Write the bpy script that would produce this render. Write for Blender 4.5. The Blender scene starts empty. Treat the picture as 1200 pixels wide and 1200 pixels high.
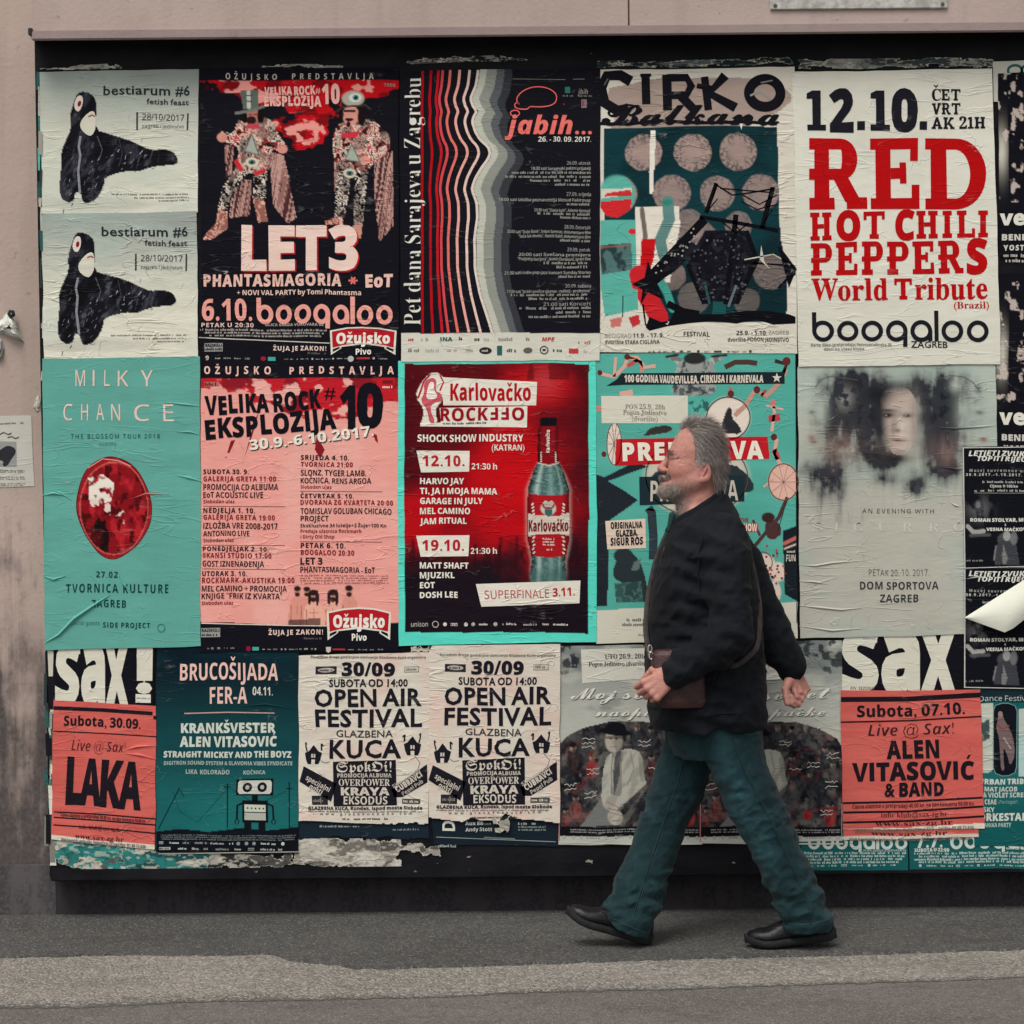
import bpy, math, random
import numpy as np
from mathutils import Matrix, Vector, Euler

SC = bpy.context.scene
COL = SC.collection
R = math.radians

# ------------------------------------------------------------------ camera
F = 2667.0                       # focal length in units of the 1200-unit picture width
CAM_LOC = Vector((0.0, -8.0, 1.70))
PITCH, ROLL = -1.89, -0.50
cam_d = bpy.data.cameras.new("camera")
cam_d.sensor_width = 36.0
cam_d.lens = 36.0 * F / 1200.0
cam_d.clip_start = 0.1
cam_d.clip_end = 500.0
cam = bpy.data.objects.new("camera", cam_d)
COL.objects.link(cam)
CAM_ROT = (Matrix.Rotation(R(90 + PITCH), 3, 'X') @ Matrix.Rotation(R(ROLL), 3, 'Z'))
cam.location = CAM_LOC
cam.rotation_euler = CAM_ROT.to_euler()
SC.camera = cam

# ------------------------------------------------------------------ sky, sun, exposure
SUN_EL, SUN_AZ = 58.0, 205.0     # overcast: a broad weak sun high behind the camera, a little to the left
world = bpy.data.worlds.new("World")
SC.world = world
world.use_nodes = True
wn = world.node_tree
sky = wn.nodes.new("ShaderNodeTexSky")
sky.sky_type = 'NISHITA'
sky.sun_disc = False
sky.sun_elevation = R(SUN_EL)
sky.sun_rotation = R(SUN_AZ)
sky.air_density = 1.0
sky.dust_density = 4.0
hsv = wn.nodes.new("ShaderNodeHueSaturation")
hsv.inputs["Saturation"].default_value = 0.22      # cloud cover: almost no blue left in the sky light
wn.links.new(sky.outputs[0], hsv.inputs["Color"])
wn.links.new(hsv.outputs[0], wn.nodes["Background"].inputs[0])
wn.nodes["Background"].inputs[1].default_value = 0.112
sun_d = bpy.data.lights.new("sun", 'SUN')
sun_d.energy = 1.15
sun_d.angle = R(24)
sun_d.color = (1.0, 0.965, 0.91)
sun = bpy.data.objects.new("sun", sun_d)
COL.objects.link(sun)
az, el = R(SUN_AZ), R(SUN_EL)
to_sun = Vector((math.sin(az) * math.cos(el), math.cos(az) * math.cos(el), math.sin(el)))
sun.rotation_euler = to_sun.to_track_quat('Z', 'Y').to_euler()
sun.location = to_sun * 20
SC.view_settings.view_transform = 'Standard'
SC.view_settings.look = 'None'
SC.view_settings.exposure = 0.40
SC.view_settings.gamma = 1.0
SC.view_settings.use_curve_mapping = False

# ------------------------------------------------------------------ picture units -> places
_M = np.array(CAM_ROT)
_C = np.array(CAM_LOC)


def at(px, py, Y=0.0):
    """point on the vertical plane y = Y behind picture point (px, py); numpy arrays welcome"""
    px = np.asarray(px, float); py = np.asarray(py, float)
    d = np.stack([(px - 600) / F, -(py - 600) / F, -np.ones_like(px)], -1) @ _M.T
    t = (Y - _C[1]) / d[..., 1]
    return _C + d * t[..., None]


def ground_at(px, py, Z=0.0):
    d = np.array([(px - 600) / F, -(py - 600) / F, -1.0]) @ _M.T
    t = (Z - _C[2]) / d[2]
    return _C + d * t


# ------------------------------------------------------------------ colours
K_ALB = 0.80     # what a white card on the board renders to; print colours are read against it


def hexlin(h):
    v = np.array([int(h[i:i + 2], 16) for i in (0, 2, 4)], float) / 255.0
    return np.where(v <= 0.04045, v / 12.92, ((v + 0.055) / 1.055) ** 2.4)


def ink(h):
    return np.clip((hexlin(h) - .0035) / K_ALB, 0.003, 0.85)


# ------------------------------------------------------------------ noise
def vnoise(x, y, seed=0):
    rs = np.random.RandomState(seed)
    tab = rs.rand(128, 128)
    xi = np.floor(x).astype(int); yi = np.floor(y).astype(int)
    fx = x - xi; fy = y - yi
    fx = fx * fx * (3 - 2 * fx); fy = fy * fy * (3 - 2 * fy)
    a = tab[yi % 128, xi % 128]; b = tab[yi % 128, (xi + 1) % 128]
    c = tab[(yi + 1) % 128, xi % 128]; d = tab[(yi + 1) % 128, (xi + 1) % 128]
    return (a * (1 - fx) + b * fx) * (1 - fy) + (c * (1 - fx) + d * fx) * fy


def fbm(x, y, seed=0, oct=4):
    s = 0; a = 0.5; n = 0
    for i in range(oct):
        s = s + a * vnoise(x * 2 ** i, y * 2 ** i, seed + i * 17); n += a; a *= 0.5
    return s / n


def sstep(a, b, x):
    t = np.clip((x - a) / (b - a + 1e-9), 0, 1)
    return t * t * (3 - 2 * t)


def warp(px, py):
    """the small unevenness of sheets pasted by hand"""
    px = np.asarray(px, float); py = np.asarray(py, float)
    return (px + 1.5 * (vnoise(px / 47 + 3, py / 43, 5) - .5) + .8 * (vnoise(px / 17, py / 19, 9) - .5),
            py + 1.8 * (vnoise(px / 53, py / 41 + 7, 6) - .5) + .8 * (vnoise(px / 18, py / 16, 8) - .5))


# ------------------------------------------------------------------ node helpers / materials
def new_mat(name):
    m = bpy.data.materials.new(name)
    m.use_nodes = True
    nt = m.node_tree
    return m, nt, nt.nodes["Principled BSDF"]


def N(nt, t, **kw):
    n = nt.nodes.new(t)
    for k, v in kw.items():
        if k.startswith("i_"):
            n.inputs[k[2:].replace("_", " ")].default_value = v
        else:
            setattr(n, k, v)
    return n


def math_n(nt, op, a, b=None, c=None):
    n = nt.nodes.new("ShaderNodeMath"); n.operation = op
    for i, v in enumerate((a, b, c)):
        if v is None: continue
        if hasattr(v, "is_output"): nt.links.new(v, n.inputs[i])
        else: n.inputs[i].default_value = v
    return n.outputs[0]


def ramp(nt, src, lo, hi, smooth=True):
    n = nt.nodes.new("ShaderNodeMapRange")
    n.interpolation_type = 'SMOOTHSTEP' if smooth else 'LINEAR'
    n.inputs["From Min"].default_value = lo; n.inputs["From Max"].default_value = hi
    nt.links.new(src, n.inputs["Value"])
    return n.outputs[0]


def noise_n(nt, vec, scale, detail=3, rough=0.55, dist=0.0):
    n = nt.nodes.new("ShaderNodeTexNoise")
    n.inputs["Scale"].default_value = scale; n.inputs["Detail"].default_value = detail
    n.inputs["Roughness"].default_value = rough; n.inputs["Distortion"].default_value = dist
    if vec is not None: nt.links.new(vec, n.inputs["Vector"])
    return n.outputs["Fac"]


def mapping(nt, vec, sc):
    n = nt.nodes.new("ShaderNodeMapping"); n.inputs["Scale"].default_value = sc
    nt.links.new(vec, n.inputs["Vector"])
    return n.outputs[0]


def mixc(nt, fac, a, b, mode='MIX'):
    n = nt.nodes.new("ShaderNodeMix"); n.data_type = 'RGBA'; n.blend_type = mode
    for i, v in ((0, fac), (6, a), (7, b)):
        if hasattr(v, "is_output"): nt.links.new(v, n.inputs[i])
        elif i == 0: n.inputs[0].default_value = v
        else: n.inputs[i].default_value = (*v, 1)
    return n.outputs[2]


def bump(nt, bsdf, h, dist, strength=1.0, prev=None):
    n = nt.nodes.new("ShaderNodeBump")
    n.inputs["Distance"].default_value = dist; n.inputs["Strength"].default_value = strength
    nt.links.new(h, n.inputs["Height"])
    if prev is not None: nt.links.new(prev, n.inputs["Normal"])
    nt.links.new(n.outputs[0], bsdf.inputs["Normal"])
    return n.outputs[0]


def make_print_mat():
    """pasted paper: the printed colour comes from the mesh, creases and wear are procedural"""
    m, nt, b = new_mat("printed_paper")
    geo = N(nt, "ShaderNodeNewGeometry"); oi = N(nt, "ShaderNodeObjectInfo")
    sc = nt.nodes.new("ShaderNodeVectorMath"); sc.operation = 'MULTIPLY_ADD'
    nt.links.new(oi.outputs["Location"], sc.inputs[0]); sc.inputs[1].default_value = (3.7, 0, 5.3)
    nt.links.new(geo.outputs["Position"], sc.inputs[2])
    p = sc.outputs[0]
    n1 = noise_n(nt, mapping(nt, p, (3.2, 1, 17)), 1.0, 3, .5, .7)
    ridge = math_n(nt, 'SUBTRACT', 1.0, ramp(nt, math_n(nt, 'ABSOLUTE', math_n(nt, 'SUBTRACT', n1, .5)), 0.0, 0.030))
    n2 = noise_n(nt, mapping(nt, p, (7, 1, 11)), 1.0, 2, .5, 1.2)
    ridge2 = math_n(nt, 'SUBTRACT', 1.0, ramp(nt, math_n(nt, 'ABSOLUTE', math_n(nt, 'SUBTRACT', n2, .47)), 0.0, 0.018))
    mk = ramp(nt, noise_n(nt, p, 4.5, 2), .44, .62)
    mk2 = ramp(nt, noise_n(nt, mapping(nt, p, (1, 1, 1.3)), 7.3, 2), .5, .66)
    cre = math_n(nt, 'ADD', math_n(nt, 'MULTIPLY', ridge, mk), math_n(nt, 'MULTIPLY', ridge2, mk2))
    und = noise_n(nt, mapping(nt, p, (5, 1, 13)), 1.0, 4, .6, .4)
    h = math_n(nt, 'ADD', math_n(nt, 'MULTIPLY', cre, .55), math_n(nt, 'MULTIPLY', und, 1.6))
    wn_ = N(nt, "ShaderNodeTexWhiteNoise", noise_dimensions='3D'); nt.links.new(oi.outputs["Location"], wn_.inputs["Vector"])
    amt = math_n(nt, 'ADD', .30, math_n(nt, 'MULTIPLY', wn_.outputs["Value"], .95))      # some sheets were pasted flatter than others
    bump(nt, b, math_n(nt, 'MULTIPLY', h, amt), 0.0046, 0.8)
    at_ = N(nt, "ShaderNodeAttribute", attribute_name="print")
    # scuffed ink along the crests of the creases, faint damp stains and dust
    thin = math_n(nt, 'MULTIPLY', math_n(nt, 'POWER', cre, 3.0), ramp(nt, noise_n(nt, p, 38, 3), .42, .7))
    c = mixc(nt, math_n(nt, 'MULTIPLY', thin, .22), at_.outputs["Color"], (.40, .39, .36))
    st = ramp(nt, noise_n(nt, mapping(nt, p, (3, 1, 2)), 2.2, 5, .65), .40, .75)
    c = mixc(nt, math_n(nt, 'MULTIPLY', st, .30), c, (.80, .77, .70), 'MULTIPLY')
    sp = ramp(nt, noise_n(nt, p, 160, 2), .68, .80)
    c = mixc(nt, math_n(nt, 'MULTIPLY', sp, .25), c, (.60, .57, .52), 'MULTIPLY')
    nt.links.new(c, b.inputs["Base Color"])
    b.inputs["Roughness"].default_value = .7
    b.inputs["Specular IOR Level"].default_value = .07
    return m


def simple_mat(name, col, rough=.7, nscale=40, namt=.25, bscale=80, bdist=.001, spec=.3, metal=0):
    """a plain paint, cloth or plastic with some unevenness of tone and surface"""
    m, nt, b = new_mat(name)
    tc = N(nt, "ShaderNodeNewGeometry").outputs["Position"]
    n = noise_n(nt, tc, nscale, 4)
    lo = tuple(c * (1 - namt) for c in col); hi = tuple(min(1, c * (1 + namt)) for c in col)
    nt.links.new(mixc(nt, ramp(nt, n, .3, .7), lo, hi), b.inputs["Base Color"])
    b.inputs["Roughness"].default_value = rough
    b.inputs["Specular IOR Level"].default_value = spec
    b.inputs["Metallic"].default_value = metal
    bump(nt, b, noise_n(nt, tc, bscale, 3), bdist)
    return m


PRINT = make_print_mat()

# ------------------------------------------------------------------ objects


def tag(o, label=None, cat=None, group=None, kind=None):
    for k, v in (("label", label), ("category", cat), ("group", group), ("kind", kind)):
        if v: o[k] = v
    return o


def empty(name, loc, label=None, cat=None, group=None, kind=None):
    o = bpy.data.objects.new(name, None)
    o.empty_display_size = .05
    o.location = loc
    COL.objects.link(o)
    return tag(o, label, cat, group, kind)


def link(name, me, mat, parent=None, loc=None):
    o = bpy.data.objects.new(name, me)
    COL.objects.link(o)
    if parent is not None: o.parent = parent
    if loc is not None: o.location = loc
    if mat is not None:
        for mm in (mat if isinstance(mat, (list, tuple)) else [mat]): me.materials.append(mm)
    return o


def np_mesh(name, V, faces_flat, starts, totals, color=None, smooth=False):
    me = bpy.data.meshes.new(name)
    V = np.ascontiguousarray(V, np.float32)
    me.vertices.add(len(V)); me.vertices.foreach_set("co", V.ravel())
    me.loops.add(len(faces_flat)); me.loops.foreach_set("vertex_index", np.ascontiguousarray(faces_flat, np.int32))
    me.polygons.add(len(starts)); me.polygons.foreach_set("loop_start", np.ascontiguousarray(starts, np.int32))
    me.polygons.foreach_set("use_smooth", np.full(len(starts), smooth))
    me.update(calc_edges=True)
    if color is not None:
        a = me.attributes.new("print", 'FLOAT_COLOR', 'POINT')
        c = np.ones((len(V), 4), np.float32); c[:, :3] = color
        a.data.foreach_set("color", c.ravel())
    return me


def quads_mesh(name, V, Q, color=None, smooth=False):
    Q = np.asarray(Q, np.int32)
    return np_mesh(name, V, Q.ravel(), np.arange(len(Q)) * 4, None, color, smooth)


def py_mesh(name, V, Fc, smooth=False):
    me = bpy.data.meshes.new(name)
    me.from_pydata([tuple(map(float, v)) for v in V], [], Fc)
    if smooth: me.polygons.foreach_set("use_smooth", [True] * len(me.polygons))
    me.update()
    return me


def box_mesh(name, x0, x1, y0, y1, z0, z1, bev=0.0):
    import bmesh
    bm = bmesh.new()
    v = [bm.verts.new(p) for p in [(x0, y0, z0), (x1, y0, z0), (x1, y1, z0), (x0, y1, z0), (x0, y0, z1), (x1, y0, z1), (x1, y1, z1), (x0, y1, z1)]]
    for f in [(3, 2, 1, 0), (4, 5, 6, 7), (0, 1, 5, 4), (1, 2, 6, 5), (2, 3, 7, 6), (3, 0, 4, 7)]:
        bm.faces.new([v[i] for i in f])
    if bev: bmesh.ops.bevel(bm, geom=bm.edges[:], offset=bev, segments=2, affect='EDGES')
    me = bpy.data.meshes.new(name); bm.to_mesh(me); bm.free()
    return me
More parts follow.
